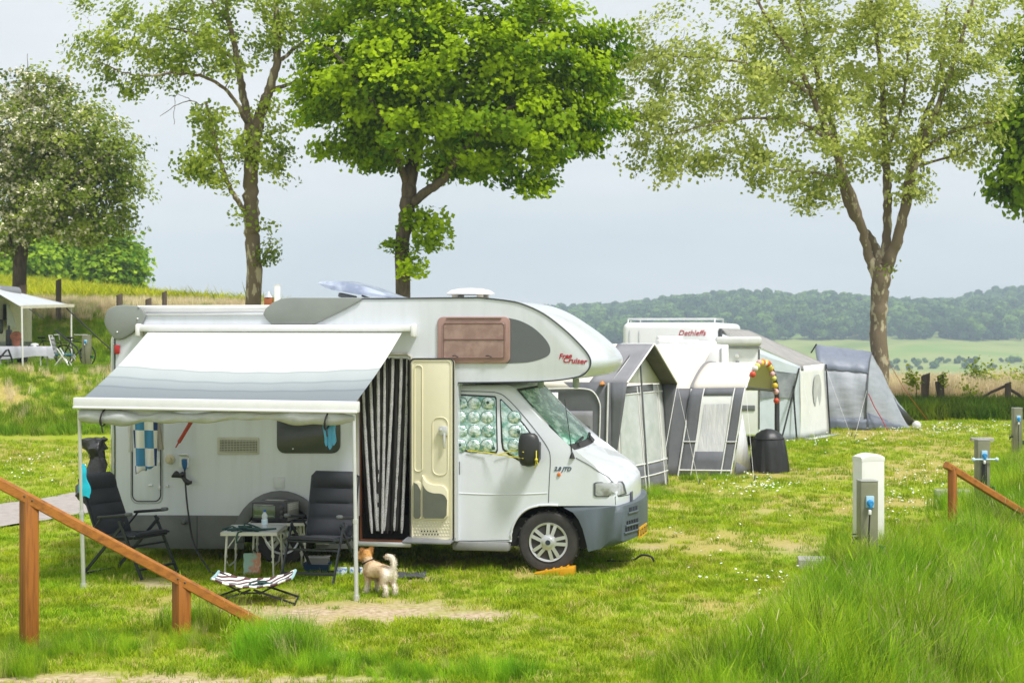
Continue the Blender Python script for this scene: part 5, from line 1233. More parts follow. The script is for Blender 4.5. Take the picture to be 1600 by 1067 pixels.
# green dog lead lying over the table edge
def tangle(c, r, n, rad, zs=1.0, seed=0):
    rg = np.random.default_rng(seed); pts = [np.array(c)+rg.normal(size=3)*np.array([r, r*.7, r*.25*zs]) for _ in range(n)]
    return [tuple(p) for p in spline(pts, 6)]
ll = P(383, 827, 16.28); b = MB()
pts = [(p[0], p[1], max(p[2], .508)) for p in tangle((ll.x, ll.y+.10, .53), .09, 14, .008, seed=3)]; pts += [(ll.x-.03, ll.y-.0, .512), (ll.x-.06, 16.205, .505), (ll.x-.075, 16.19, .46), (ll.x-.07, 16.19, .40)]
b.tube(pts, .009, 6); b.tube([(ll.x-.15, ll.y+.06, .51), (ll.x-.02, ll.y+.04, .55), (ll.x+.08, ll.y+.05, .515), (ll.x+.13, ll.y+.02, .51)], .013, 6)
tag(b.build('dog_lead', mat('lead_green', (.012, .055, .045), .6), None), 'dark green dog lead heaped on the low table, one end over its edge', 'dog lead')
# paper bag under the table
pb = G(394, 899); bagm = bpy.data.materials.new('bag_print'); bagm.use_nodes = True; nt = bagm.node_tree; bs = nt.nodes['Principled BSDF']; bs.inputs['Roughness'].default_value = .6
tc = nd(nt, 'ShaderNodeTexCoord'); sx_ = nd(nt, 'ShaderNodeSeparateXYZ'); nt.links.new(tc.outputs['Object'], sx_.inputs[0]); n_ = nd(nt, 'ShaderNodeTexNoise'); n_.inputs['Scale'].default_value = 22; nt.links.new(tc.outputs['Object'], n_.inputs['Vector'])
ma = nd(nt, 'ShaderNodeMath', operation='MULTIPLY_ADD'); ma.inputs[1].default_value = 1.5; ma.inputs[2].default_value = 0; nt.links.new(sx_.outputs['X'], ma.inputs[0]); m2 = nd(nt, 'ShaderNodeMath', operation='MULTIPLY_ADD'); m2.inputs[1].default_value = -.55; nt.links.new(sx_.outputs['Z'], m2.inputs[0]); nt.links.new(ma.outputs[0], m2.inputs[2])
m3 = nd(nt, 'ShaderNodeMath', operation='MULTIPLY_ADD'); m3.inputs[1].default_value = .35; nt.links.new(n_.outputs['Fac'], m3.inputs[0]); nt.links.new(m2.outputs[0], m3.inputs[2])
r_ = nd(nt, 'ShaderNodeValToRGB'); e = r_.color_ramp.elements; e[0].position = .06; e[0].color = (.33, .52, .44, 1); e[1].position = .16; e[1].color = (.62, .25, .13, 1); x = e.new(.22); x.color = (.60, .45, .34, 1); x = e.new(.28); x.color = (.45, .16, .08, 1)
nt.links.new(m3.outputs[0], r_.inputs['Fac']); nt.links.new(r_.outputs[0], bs.inputs['Base Color'])
bg_ = thing('paper_bag', 'pale green bag with orange print standing under the low table', 'bag', (pb.x, pb.y, 0), radians(8)); OFF[bg_.name] = Vector()
rows = []
for k in range(8):
    z = .235*k/7; d = .05*(1-(k/7)**1.5)+.006; w = .088+.004*sin(k*2.2)
    rows.append([(-w, -d, z), (-.03, -d-.006*sin(k), z), (.04, -d, z), (w, -d+.004, z+.004*k/7), (w, d, z), (0, d, z), (-w, d, z)])
b = MB(); b.grid(rows, closed=True); b.build('bag_body', bagm, bg_)
b = MB(); b.tube([(.0, 0, .23), (.01, 0, .27), (.04, 0, .255), (.05, 0, .23)], .006, 5); b.build('string', mat('string_dark', (.03, .05, .03), .8), bg_)

# --- dog bed: low folding stretcher with striped sling
dl_, dr_ = P(337, 909, 15.0), P(458, 914, 15.0)
db = thing('dog_bed', 'low folding dog bed with brown and white striped cover, in front of the table', 'dog bed', ((dl_.x+dr_.x)/2, 15.0, 0), radians(3)); OFF[db.name] = Vector()
def stripe_mat():
    m = bpy.data.materials.new('sling_stripes'); m.use_nodes = True; nt = m.node_tree; b = nt.nodes['Principled BSDF']; b.inputs['Roughness'].default_value = .85
    tc = nd(nt, 'ShaderNodeTexCoord'); mp = nd(nt, 'ShaderNodeMapping'); mp.inputs['Rotation'].default_value = (0, 0, radians(35)); nt.links.new(tc.outputs['Object'], mp.inputs['Vector'])
    br = nd(nt, 'ShaderNodeTexBrick'); br.inputs['Scale'].default_value = 9; br.inputs['Mortar Size'].default_value = 0; br.inputs['Brick Width'].default_value = .9; br.inputs['Row Height'].default_value = .45; br.offset = .5
    br.inputs['Color1'].default_value = (.80, .77, .74, 1); br.inputs['Color2'].default_value = (.16, .06, .055, 1); br.inputs['Bias'].default_value = .0
    ck = nd(nt, 'ShaderNodeTexWave'); ck.inputs['Scale'].default_value = 3.0; ck.inputs['Distortion'].default_value = 1.2; nt.links.new(mp.outputs[0], ck.inputs['Vector'])
    r = nd(nt, 'ShaderNodeValToRGB'); r.color_ramp.interpolation = 'CONSTANT'; e = r.color_ramp.elements; e[0].color = (.11, .05, .048, 1); e[1].position = .48; e[1].color = (.78, .76, .74, 1)
    nt.links.new(ck.outputs['Fac'], r.inputs['Fac']); nt.links.new(r.outputs[0], b.inputs['Base Color']); return m
Lh = (dr_.x-dl_.x)/2; rows = []
for j in range(9):
    v = j/8; yy = -.24+.48*v; row = []
    for i in range(33):
        u = i/32; x = -Lh+2*Lh*u; z = .235-.055*sin(pi*u)+.025*abs(2*u-1)**3-.012*sin(pi*v)+.004*sin(u*30+v*4); row.append((x, yy, z))
    rows.append(row)
b = MB(); b.grid(rows)
for r in (rows[0], rows[-1]): b.tube(r, .012, 6)
b.build('sling', stripe_mat(), db, smooth=60)
b = MB(); b.tube([(r[0], r[1], r[2]+.005) for r in rows[0]], .009, 6); b.tube([(rr_[0][0], rr_[0][1], rr_[0][2]) for rr_ in rows], .014, 6); b.tube([(rr_[-1][0], rr_[-1][1], rr_[-1][2]) for rr_ in rows], .014, 6); b.build('piping', mat('piping_blue', (.35, .55, .58), .7), db)
for s in (-1, 1):
    for y in (-.2, .2):
        b = MB(); b.bar((s*(Lh-.02), y, .255), (s*(Lh-.30), y, .11), .016, .016, up=(0, 1, 0)); b.bar((s*(Lh-.35), y*1.02, .15), (s*(Lh+.04), y*1.05, .012), .018, .018, up=(0, 1, 0)); b.build('leg', BLACK, db)
b = MB(); b.tube([(-Lh+.28, -.2, .12), (Lh-.28, -.2, .12)], .009, 6); b.tube([(-Lh+.28, .2, .12), (Lh-.28, .2, .12)], .009, 6)
for s in (-1, 1): b.tube([(s*(Lh+.03), -.22, .014), (s*(Lh+.03), .22, .014)], .010, 6)
b.build('frame', BLACK, db)
b = MB(); pts = [(p[0], p[1], max(.19+.0*p[0], p[2])) for p in tangle((Lh*.25, -.16, .21), .07, 10, .01, seed=5)]; b.tube(pts, .008, 6); o_ = b.build('dog_lead', MATS['lead_green'], None); o_.location = db.location; o_.rotation_euler = (0, 0, radians(3)); tag(o_, 'dark green cord lying across the striped dog bed', 'dog lead')

# --- washing-up tub, grey box in it, two cartons, door mat, chock
tp_ = G(494, 897); tb_ = thing('washing_tub', 'dark blue plastic tub on the grass behind the right chair', 'tub', (tp_.x, tp_.y+.12, 0)); OFF[tb_.name] = Vector()
b = MB(); M4 = [( .12, .09, 0), (.135, .105, .10), (.142, .112, .102), (.142, .112, .095), (.130, .100, .095), (.115, .085, .012)]
rows = [[(x*sx, y*sy, z) for sx, sy in ((-1, -1), (-.9, -1.05), (.9, -1.05), (1, -1), (1, 1), (-1, 1))] for x, y, z in M4]; b.grid(rows, closed=True); b.poly(rows[-1]); b.build('tub_body', mat('tub_blue', (.015, .05, .12), .4), tb_)
b = MB(); b.bar((-.15, -.02, .10), (.15, -.02, .10), .03, .012); b.build('tub_handle', MATS['tub_blue'], tb_)
gb = thing('storage_box', 'translucent grey box standing in the blue tub', 'box', (tp_.x+.01, tp_.y+.15, .012)); OFF[gb.name] = Vector()
b = MB(); rows = [[(x*sx, y*sy, z) for sx, sy in ((-1, -1), (1, -1), (1, 1), (-1, 1))] for x, y, z in ((.09, .07, 0), (.11, .085, .15), (.118, .092, .152), (.105, .08, .145), (.09, .07, .02))]; b.grid(rows, closed=True); b.poly(rows[0]); b.poly(rows[-1]); b.build('box_body', mat('box_grey', (.36, .35, .35), .35), gb)
b = MB(); b.bbox((0, -.09, .155), (.24, .02, .014), .004); b.build('box_rim', mat('box_grey_pale', (.5, .5, .5), .4), gb)
CART = mat('carton_blue', (.16, .30, .62), .5, col2=(.75, .80, .86), scale=24, thresh=(.45, .52))
for px, w_, lab in ((532, .085, 'blue and white carton on the grass, left of the pair behind the awning leg'), (555, .10, 'blue and white carton on the grass, right of the pair behind the awning leg')):
    g = G(px, 900); t = thing('carton', lab, 'carton', (g.x, g.y+.1, 0), radians(5), 'blue and white cartons on the grass'); OFF[t.name] = Vector()
    b = MB(); b.bbox((0, 0, .035), (w_*1.35, .08, .07), .004); b.build('carton_body', CART, t); b = MB(); b.bbox((0, 0, .073), (w_*1.3, .077, .006), .002); b.build('carton_flap', mat('carton_white', (.70, .74, .80), .5), t)
g = G(626, 902); b = MB(); b.grid([[(g.x-.26+.52*i/6, g.y-.16+.32*j/4, .035+.008*sin(i*1.7+j)) for i in range(7)] for j in range(5)]); o_ = b.build('door_mat', mat('mat_grey', (.07, .075, .085), .9, bump=.5, bscale=120), None); tag(o_, 'small dark grey mat on the grass behind the dog', 'mat'); so_ = o_.modifiers.new('s', 'SOLIDIFY'); so_.thickness = .012
ck = RW((R(866, 890, .2).x, .17, 0)); t = thing('wheel_ramp', 'yellow wedge under the front wheel', 'wheel ramp', (ck.x, ck.y-.12, 0), -TH); OFF[t.name] = Vector()
YEL = mat('ramp_yellow', (.72, .36, .01), .45, var=.06)
b = MB(); b.prism([(-.20, -.09, .0), (.22, -.09, 0), (.22, -.09, .085), (.14, -.09, .08), (-.2, -.09, .012)], (0, .2, 0)); b.build('ramp_body', YEL, t, bevel=.004)
b = MB()
for x in (-.08, .0, .08, .15): b.box((x, .01, .012+(x+.2)*.21+.004), (.012, .19, .012))
b.build('rib', YEL, t)
# bucket of white at the table legs
# --- cable with plug tie, clothes under the awning
c0 = RW(R(288.5, 733, -.07)); g1 = RW(R(308, 860, -.14)); e1 = G(334, 897)
pts = spline([tuple(c0), tuple(RW(R(290, 760, -.07))), tuple(RW(R(294, 800, -.08))), tuple(RW(R(303, 850, -.12))), (e1.x-.1, e1.y+.15, .06), (e1.x, e1.y, .012), (e1.x+.35, e1.y-.1, .012)], 6)
b = MB(); b.tube([tuple(p) for p in pts], .010, 8); tag(b.build('power_cable', mat('cable_black', (.015, .015, .017), .5), None), 'black power cable hanging from the blue plug on the motorhome side', 'cable')
b = MB(); rows = []
for k in range(13):
    s = k/12; q = R(269+31*s, 744-4*sin(s*6)+8*s*s, -.075); w_ = .012+.026*abs(sin(s*6.5))
    rows.append([RW(q+Vector((0, .01*cos(a)-.01, w_*sin(a)))) for a in np.linspace(0, 2*pi, 9)[:-1]])
b.grid(rows, closed=True); b.sphere(RW(R(285, 741, -.085)), .03, 10, 8); tag(b.build('plastic_bow', mat('plastic_black', (.02, .02, .022), .35), None), 'knotted black plastic strip tied round the hanging power cable', 'strip')
def cloth_sheet(name, label, cat, corners, m, nu=16, nv=22, fold=.02, freq=9, thick=.006, seed=0):
    """hanging cloth between four motorhome-local corners: tl, tr, br, bl"""
    tl, tr, br, bl = (Vector(c) for c in corners); rows = []
    for j in range(nv+1):
        s = j/nv; row = []
        for i in range(nu+1):
            q = i/nu; p = tl.lerp(tr, q).lerp(bl.lerp(br, q), s); p = p+Vector((0, fold*sin(q*freq+seed+s*1.5)*(0.4+.6*s), .01*sin(q*freq*1.7+seed)*s)); row.append(RW(p))
        rows.append(row)
    b = MB(); b.grid(rows); o = b.build(name, m, None, smooth=80); md = o.modifiers.new('thickness', 'SOLIDIFY'); md.thickness = thick; tag(o, label, cat); return o
def check_mat():
    m = bpy.data.materials.new('towel_check'); m.use_nodes = True; nt = m.node_tree; b = nt.nodes['Principled BSDF']; b.inputs['Roughness'].default_value = .95
    a = nd(nt, 'ShaderNodeTexCoord'); mp = nd(nt, 'ShaderNodeMapping'); mp.inputs['Scale'].default_value = (9.5, 0.0, 5.2); mp.inputs['Location'].default_value = (.2, 0.5, .25); nt.links.new(a.outputs['Object'], mp.inputs['Vector'])
    ck = nd(nt, 'ShaderNodeTexChecker'); ck.inputs['Scale'].default_value = 1; ck.inputs['Color1'].default_value = (.76, .75, .73, 1); ck.inputs['Color2'].default_value = (.06, .24, .45, 1); nt.links.new(mp.outputs[0], ck.inputs['Vector'])
    mp2 = nd(nt, 'ShaderNodeMapping'); mp2.inputs['Scale'].default_value = (4.75, 0, 5.2); mp2.inputs['Location'].default_value = (.6, .5, .25); nt.links.new(a.outputs['Object'], mp2.inputs['Vector'])
    ck2 = nd(nt, 'ShaderNodeTexChecker'); ck2.inputs['Scale'].default_value = 1; ck2.inputs['Color1'].default_value = (1, 1, 1, 1); ck2.inputs['Color2'].default_value = (.35, .22, .42, 1); nt.links.new(mp2.outputs[0], ck2.inputs['Vector'])
    lt = nd(nt, 'ShaderNodeMix', data_type='RGBA', blend_type='DARKEN'); lt.inputs['Factor'].default_value = 1.0
    gt = nd(nt, 'ShaderNodeMix', data_type='RGBA', blend_type='MULTIPLY'); nt.links.new(ck.outputs['Fac'], gt.inputs['Factor']); nt.links.new(ck.outputs['Color'], gt.inputs['A']); nt.links.new(ck2.outputs['Color'], gt.inputs['B'])
    iv = nd(nt, 'ShaderNodeMath', operation='SUBTRACT'); iv.inputs[0].default_value = 1.0; nt.links.new(ck.outputs['Fac'], iv.inputs[1]); nt.links.new(iv.outputs[0], gt.inputs['Factor'])
    nt.links.new(gt.outputs['Result'], b.inputs['Base Color']); return m
tw = cloth_sheet('towel', 'blue, navy and white checked towel hanging under the awning by the locker door', 'towel', (R(207, 652, -.55), R(246, 652, -.55), R(243, 728, -.52), R(211, 741, -.50)), check_mat(), fold=.03, freq=13, thick=.008)
cloth_sheet('cleaning_cloth', 'pale grey cloth hanging behind the checked towel', 'cloth', (R(199, 650, -.50), R(208, 650, -.50), R(208, 706, -.48), R(200, 706, -.48)), mat('cloth_pale', (.62, .62, .60), .9), fold=.01)
cloth_sheet('tea_towel', 'beige cloth hanging at the right edge of the checked towel', 'cloth', (R(238, 652, -.45), R(250, 652, -.45), R(257, 702, -.44), R(246, 704, -.44)), mat('cloth_beige', (.52, .47, .42), .9), fold=.01)
# blue rubber gloves over the rail
BG = mat('glove_blue', (.09, .40, .66), .45, var=.1)
b = MB()
for x0, x1, y1, sd_ in ((508, 510, 697, 0), (516, 515.5, 702, 1), (521, 521, 696, 2)):
    rows = []
    for k in range(15):
        s = k/14; q = R(x0+(x1-x0)*s, 650+(y1-650)*s, -1.82); w_ = .030+.006*sin(s*7+sd_)-.010*s; w_ *= (1 if s < .9 else (1.02-s)/.12)
        rows.append([RW(q+Vector((w_*cos(a), .016*sin(a)+.006*sin(s*9), 0))) for a in np.linspace(0, 2*pi, 11)[:-1]])
    b.grid(rows, closed=True); b.poly(rows[0]); b.poly(rows[-1])
tag(b.build('rubber_gloves', BG, None), 'light blue rubber gloves hanging from the awning rail in front of the dark window', 'gloves')
b = MB(); p0_, p1_ = RW(R(274.5, 699, -.9)), RW(R(301, 655, -.9)); b.tube([p0_, p0_.lerp(p1_, .16), p0_.lerp(p1_, .2), p0_.lerp(p1_, .9), p1_], [.007, .009, .02, .021, .018], 8)
tag(b.build('folded_umbrella', mat('umbrella_red', (.40, .045, .025), .6, var=.1), None), 'thin folded red umbrella hanging slantwise under the awning', 'umbrella')
# turquoise cloth on the awning leg
lx = G(130.5, 919); tq = mat('cloth_turquoise', (.01, .48, .62), .85, var=.12, scale=9)
b = MB(); rows = []
for k in range(16):
    s = k/15; w_ = (.026+.035*s)*(1 if s < .9 else .9); c = P(128+5.5*s, 726+50*s, 15.78); rows.append([c+Vector((w_*cos(a)*(1+.25*sin(s*11)), .022*sin(a), .012*sin(a*2+s*5))) for a in np.linspace(0, 2*pi, 11)[:-1]])
b.grid(rows, closed=True); b.poly(rows[0]); b.poly(rows[-1]); tag(b.build('cleaning_cloth', tq, None), 'turquoise cloth tied to the left awning leg', 'cloth')
# bin bag behind the rear ladder
BB = mat('bin_bag', (.030, .030, .032), .32, col2=(.055, .055, .058), scale=8, bump=.9, bscale=12)
D_ = 17.9
def crumple(b, rings, D, seed):
    rows = []; rg_ = np.random.default_rng(seed)
    for k, (x, y, rx) in enumerate(rings):
        c = P(x, y, D); n = 18
        rows.append([c+Vector((rx*cos(a), rx*.7*sin(a), .0))*(1+.22*sin(a*3+k*1.3+seed)+.12*sin(a*7-k*2.1))*(1+.16*rg_.normal())+Vector((0, 0, rx*.16*rg_.normal())) for a in np.linspace(0, 2*pi, n+1)[:-1]])
    b.grid(rows, closed=True); b.poly(rows[0]); b.poly(rows[-1])
bb = thing('bin_bag', 'black plastic bin bag with a knotted neck hung on the rear ladder', 'bin bag', P(150, 785, D_).to_tuple())
b = MB(); crumple(b, [(152, 712, .06), (152, 724, .085), (150, 742, .11), (147, 757, .14), (142, 770, .16), (141, 780, .14), (143, 788, .06)], D_, 1); b.build('bag_body', BB, bb, world=True, smooth=50)
b = MB(); crumple(b, [(156, 684, .07), (150, 686, .10), (147, 692, .115), (148, 699, .11), (150, 706, .09), (151, 713, .07), (151, 720, .06)], D_, 2); b.build('bag_neck', BB, bb, world=True, smooth=50)

# --- fly curtain of striped chenille cords in the entrance
fc = thing('fly_curtain', 'black and white striped fly curtain hanging in the open entrance', 'curtain', RW((R(600, 845).x, .12, R(600, 845).z)))
CB, CWm = mat('cord_black', (.03, .028, .027), .95, bump=.8, bscale=150), mat('cord_white', (.58, .575, .57), .95, col2=(.22, .22, .22), scale=120, thresh=(.50, .62), bump=.8, bscale=150)
WT = [(566.5, 581), (578.5, 589), (591, 591.5), (601.6, 597), (614, 600), (627, 616), (637, 627.5)]
BT = [(562.5, 577), (569.5, 579.5), (572.5, 583), (575.5, 585), (582, 587), (586, 594), (588, 596), (594.5, 594), (598, 603), (605, 604), (608, 601), (611, 605), (617.5, 609), (621, 613), (624, 612), (630, 619), (633.5, 623), (639, 625)]
tops = [q[0] for q in WT+BT]; bots = [q[1] for q in WT+BT]; white = set(range(len(WT)))
for k, (a, c) in enumerate(zip(tops, bots)):
    n = 26; pts = []; rr2 = []
    for i in range(n+1):
        s = i/n; x = a+(c-a)*s**1.4; q = R(x, 559+(833-559)*s-(4 if k % 3 else 0)*s, .035+.018*(0 if k in white else 1+k % 2)+.01*sin(k*2.3+s*4)); pts.append(RW(q)); rr2.append((.0165 if k in white else .0195)*(1+.12*sin(i*2.4+k))*(1 if i < n else .5))
    b = MB(); b.tube(pts, rr2, 8); b.build('curtain_cord', CWm if k in white else CB, fc, world=True)
b = MB(); b.bar(RW(R(563, 558.5, .05)), RW(R(639, 558.5, .05)), .03, .025); b.build('curtain_rail', ALU, fc, world=True)

# ================================================================ the dog (skin modifier, one body)
dg0 = G(592, 929)
hd_ = Vector((-.66, .75, 0)).normalized(); sd2 = Vector((hd_.y, -hd_.x, 0))    # heading, its right side
dog = thing('dog', 'small tan and white dog with curled tail seen from behind, standing by the awning leg', 'dog', (dg0.x, dg0.y+.02, 0)); OFF[dog.name] = Vector()
def dp(f, s, z): return hd_*f+sd2*s+Vector((0, 0, z))
def skin_mesh(chains, name, m, parent, root=0, sub=2):
    vs = []; es = []; rs = []; key = {}
    for ch in chains:
        prev = None
        for p, r in ch:
            k = tuple(round(c, 5) for c in p)
            if k not in key: key[k] = len(vs); vs.append(Vector(p)); rs.append(r)
            i = key[k]
            if prev is not None and prev != i: es.append((prev, i))
            prev = i
    me = bpy.data.meshes.new(name); me.from_pydata(vs, es, []); o = bpy.data.objects.new(name, me); COL.objects.link(o)
    md = o.modifiers.new('skin', 'SKIN'); md.use_smooth_shade = True
    for i, r in enumerate(rs): me.skin_vertices[0].data[i].radius = r if isinstance(r, tuple) else (r, r)
    me.skin_vertices[0].data[root].use_root = True
    s2 = o.modifiers.new('sub', 'SUBSURF'); s2.levels = sub; s2.render_levels = sub
    d = bpy.context.evaluated_depsgraph_get(); m2 = bpy.data.meshes.new_from_object(o.evaluated_get(d)); bpy.data.objects.remove(o)
    ob = bpy.data.objects.new(name, m2); COL.objects.link(ob); m2.materials.clear(); m2.materials.append(m); m2.polygons.foreach_set('use_smooth', [True]*len(m2.polygons)); ob.parent = parent; OFF[ob.name] = Vector(); return ob
spine = [(dp(-.205, 0, .238), .040), (dp(-.145, 0, .228), .066), (dp(-.07, 0, .235), .070), (dp(.03, 0, .228), .080), (dp(.11, 0, .235), .082), (dp(.165, 0, .28), .060), (dp(.185, -.01, .325), .050), (dp(.20, -.02, .365), .058), (dp(.225, -.065, .36), .045), (dp(.245, -.115, .345), .026)]
hipL, hipR = dp(-.155, -.045, .19), dp(-.155, .045, .19); shL, shR = dp(.125, -.05, .18), dp(.125, .05, .18)
def hind(s): return [(spine[1][0], .066), (dp(-.15, s*.046, .185), .050), (dp(-.125, s*.052, .130), .034), (dp(-.185, s*.052, .080), .021), (dp(-.175, s*.055, .028), .018), (dp(-.150, s*.055, .014), .018)]
def fore(s): return [(spine[4][0], .08), (dp(.12, s*.052, .175), .042), (dp(.105, s*.058, .115), .025), (dp(.12, s*.062, .060), .019), (dp(.125, s*.064, .022), .018), (dp(.15, s*.064, .014), .018)]
chains = [spine, hind(-1), hind(1), fore(-1), fore(1)]
tail = [(spine[0][0], .040), (dp(-.228, 0, .285), .022), (dp(-.232, 0, .335), .023), (dp(-.205, -.0, .385), .026), (dp(-.165, -.02, .395), .024), (dp(-.145, -.035, .375), .014)]
chains.append(tail)
for s in (-1, 1): chains.append([(spine[7][0], .058), (dp(.185, -.02+s*.045, .405), .020), (dp(.180, -.02+s*.062, .43), .010)])
dm = bpy.data.materials.new('dog_coat'); dm.use_nodes = True; nt = dm.node_tree; bs = nt.nodes['Principled BSDF']; bs.inputs['Roughness'].default_value = .9
tc = nd(nt, 'ShaderNodeTexCoord'); dt = nd(nt, 'ShaderNodeVectorMath', operation='DOT_PRODUCT'); dt.inputs[1].default_value = tuple(hd_); nt.links.new(tc.outputs['Object'], dt.inputs[0])
sz_ = nd(nt, 'ShaderNodeSeparateXYZ'); nt.links.new(tc.outputs['Object'], sz_.inputs[0])
n_ = nd(nt, 'ShaderNodeTexNoise'); n_.inputs['Scale'].default_value = 16; n_.inputs['Detail'].default_value = 6; nt.links.new(tc.outputs['Object'], n_.inputs['Vector'])
def mth(op, a, b_=None, c=None):
    x = nd(nt, 'ShaderNodeMath', operation=op)
    for i, q in enumerate((a, b_, c)):
        if q is None: continue
        if isinstance(q, (int, float)): x.inputs[i].default_value = q
        else: nt.links.new(q, x.inputs[i])
    return x.outputs[0]
nf = mth('MULTIPLY_ADD', n_.outputs['Fac'], .16, -.08)
def soft(v, lo, hi):
    x = nd(nt, 'ShaderNodeMapRange', interpolation_type='SMOOTHSTEP'); x.inputs['From Min'].default_value = lo; x.inputs['From Max'].default_value = hi; nt.links.new(v, x.inputs['Value']); return x.outputs[0]
nf2 = mth('MULTIPLY_ADD', n_.outputs['Fac'], .22, -.11)
rump = soft(mth('ADD', dt.outputs['Value'], nf2), -.10, -.20); legs = soft(mth('ADD', sz_.outputs['Z'], nf2), .15, .06)
wh = mth('MAXIMUM', rump, legs)
head = mth('GREATER_THAN', mth('ADD', sz_.outputs['Z'], mth('MULTIPLY', dt.outputs['Value'], .8)), .47)
rc = nd(nt, 'ShaderNodeValToRGB'); e = rc.color_ramp.elements; e[0].position = .35; e[0].color = (.50, .33, .17, 1); e[1].position = .65; e[1].color = (.74, .57, .37, 1); nt.links.new(n_.outputs['Fac'], rc.inputs['Fac'])
m1 = nd(nt, 'ShaderNodeMix', data_type='RGBA'); nt.links.new(head, m1.inputs['Factor']); nt.links.new(rc.outputs[0], m1.inputs['A']); m1.inputs['B'].default_value = (.62, .34, .11, 1)
m2_ = nd(nt, 'ShaderNodeMix', data_type='RGBA'); nt.links.new(wh, m2_.inputs['Factor']); nt.links.new(m1.outputs['Result'], m2_.inputs['A']); m2_.inputs['B'].default_value = (.88, .82, .72, 1)
nt.links.new(m2_.outputs['Result'], bs.inputs['Base Color'])
bpn = nd(nt, 'ShaderNodeBump'); bpn.inputs['Strength'].default_value = .8; bpn.inputs['Distance'].default_value = .01; n3 = nd(nt, 'ShaderNodeTexNoise'); n3.inputs['Scale'].default_value = 70; nt.links.new(tc.outputs['Object'], n3.inputs['Vector']); nt.links.new(n3.outputs['Fac'], bpn.inputs['Height']); nt.links.new(bpn.outputs[0], bs.inputs['Normal'])
dbody = skin_mesh(chains, 'dog_body', dm, dog, root=1)
# short fur over the coat
dv_ = dbody.data; A_ = np.array([p.center for p in dv_.polygons]); Nn = np.array([p.normal for p in dv_.polygons]); nfur = 9000
ii_ = RNG.integers(0, len(A_), nfur); C = A_[ii_]+RNG.normal(size=(nfur, 3))*.006; Nf = Nn[ii_]; back = -np.array(hd_)[None]*.8+np.array([[0, 0, -.35]]); dirn = Nf*.55+back+RNG.normal(size=(nfur, 3))*.25; dirn /= np.linalg.norm(dirn, axis=1, keepdims=True)
sd_ = np.cross(dirn, Nf); sd_ /= np.maximum(1e-6, np.linalg.norm(sd_, axis=1, keepdims=True)); ln = RNG.uniform(.010, .024, nfur)[:, None]
V = np.stack([C-sd_*.0022, C+sd_*.0022, C+dirn*ln], 1).reshape(-1, 3); npmesh('fur', V, np.arange(nfur*3).reshape(-1, 3), dm, dog)
b = MB(); cc = spine[5][0].lerp(spine[6][0], .4); ax = (spine[6][0]-spine[5][0]).normalized(); s1 = ax.cross(Vector((0, 0, 1))).normalized(); s2_ = ax.cross(s1)
b.tube([cc+(s1*cos(a)+s2_*sin(a))*.060 for a in np.linspace(0, 2*pi, 19)[:-1]], .009, 6, closed=True); b.build('collar', BLACK, dog)
b = MB(); b.sphere(spine[9][0]+Vector((-.012, .01, .006)), .013, 10, 8); b.build('nose', BLACK, dog)
for s in (-1, 1):
    b = MB(); b.sphere(dp(.235, -.05+s*.035, .385), .009, 8, 6); b.build('eye', BLACK, dog)
# ================================================================ handrails, posts, cabinet, slabs
WOOD = mat('timber_brown', (.33, .112, .011), .6, col2=(.13, .04, .005), scale=5, stretch=(7, 7, .5), thresh=(.48, .72), bump=.25, bscale=22)
WOOD2 = mat('timber_rail', (.37, .135, .015), .55, col2=(.18, .058, .007), scale=3.5, stretch=(1.2, 6, 6), thresh=(.45, .75), bump=.2, bscale=16)
def handrail(label, base, dirv, slope, top0, l0, l1, posts, pw, rw, rh):
    """rail from base along dirv (plan) with falling height; posts at distances"""
    d = Vector((dirv[0], dirv[1], 0)).normalized(); root = thing('handrail', label, 'handrail', base); OFF[root.name] = Vector()
    f = lambda l: d*l+Vector((0, 0, top0+slope*l)); ang = atan2(d.y, d.x)
    for l in posts:
        b = MB(); h = top0+slope*l-rh*.5
        b.bbox(d*l+Vector((0, 0, h/2-.1)), (pw, pw, h+.2), .006, Matrix.Rotation(ang+radians(12), 3, 'Z')); b.build('post', WOOD, root)
    b = MB(); n = d.cross(Vector((0, 0, 1))).normalized(); a0, a1 = f(l0), f(l1); t = (a1-a0).normalized(); up = n.cross(t).normalized(); up = -up if up.z < 0 else up
    vs = []
    for p in (a0, a1):
        for sx, sy in ((-1, -1), (1, -1), (1, -.25), (.8, 0), (-.8, 0), (-1, -.25)): vs.append(p+n*sx*rw/2+up*(sy*rh))
    k = 6; b.add(vs, [tuple(range(k))[::-1], tuple(range(k, 2*k))]+[(i, (i+1) % k, k+(i+1) % k, k+i) for i in range(k)])
    b.build('rail', WOOD2, root, smooth=0, bevel=.004)
    for l in posts:
        for k in (-.03, .03): b = MB(); p = f(l+k)+n*(rw/2+.001)-up*rh*.5; b.sphere(p, .009, 8, 6); b.build('bolt', mat('bolt_steel', (.12, .11, .10), .5, metal=.6), root)
    return root
p1 = G(45.5, 1020)
handrail('orange brown timber handrail sloping down in the left foreground', (p1.x, p1.y, 0), (1.06, .62), -.598, 1.262, -.30, 2.02, (0, 1.24), .115, .125, .085)
p2 = P(1488, 700, 21.0)
handrail('thin brown timber handrail running down out of the picture at right', (p2.x, p2.y, 0), (.863, .505), -.49, .80, -.10, 1.9, (0.0, 1.7), .09, .085, .085)
KEEP += [(p1.x, p1.y, .1)]
STEEL = mat('bollard_steel', (.26, .26, .17), .45, metal=.3, col2=(.18, .185, .11), scale=2.5)
STL2 = mat('bollard_top', (.45, .45, .42), .4, metal=.4)
SOCK = mat('socket_blue', (.03, .28, .62), .35)
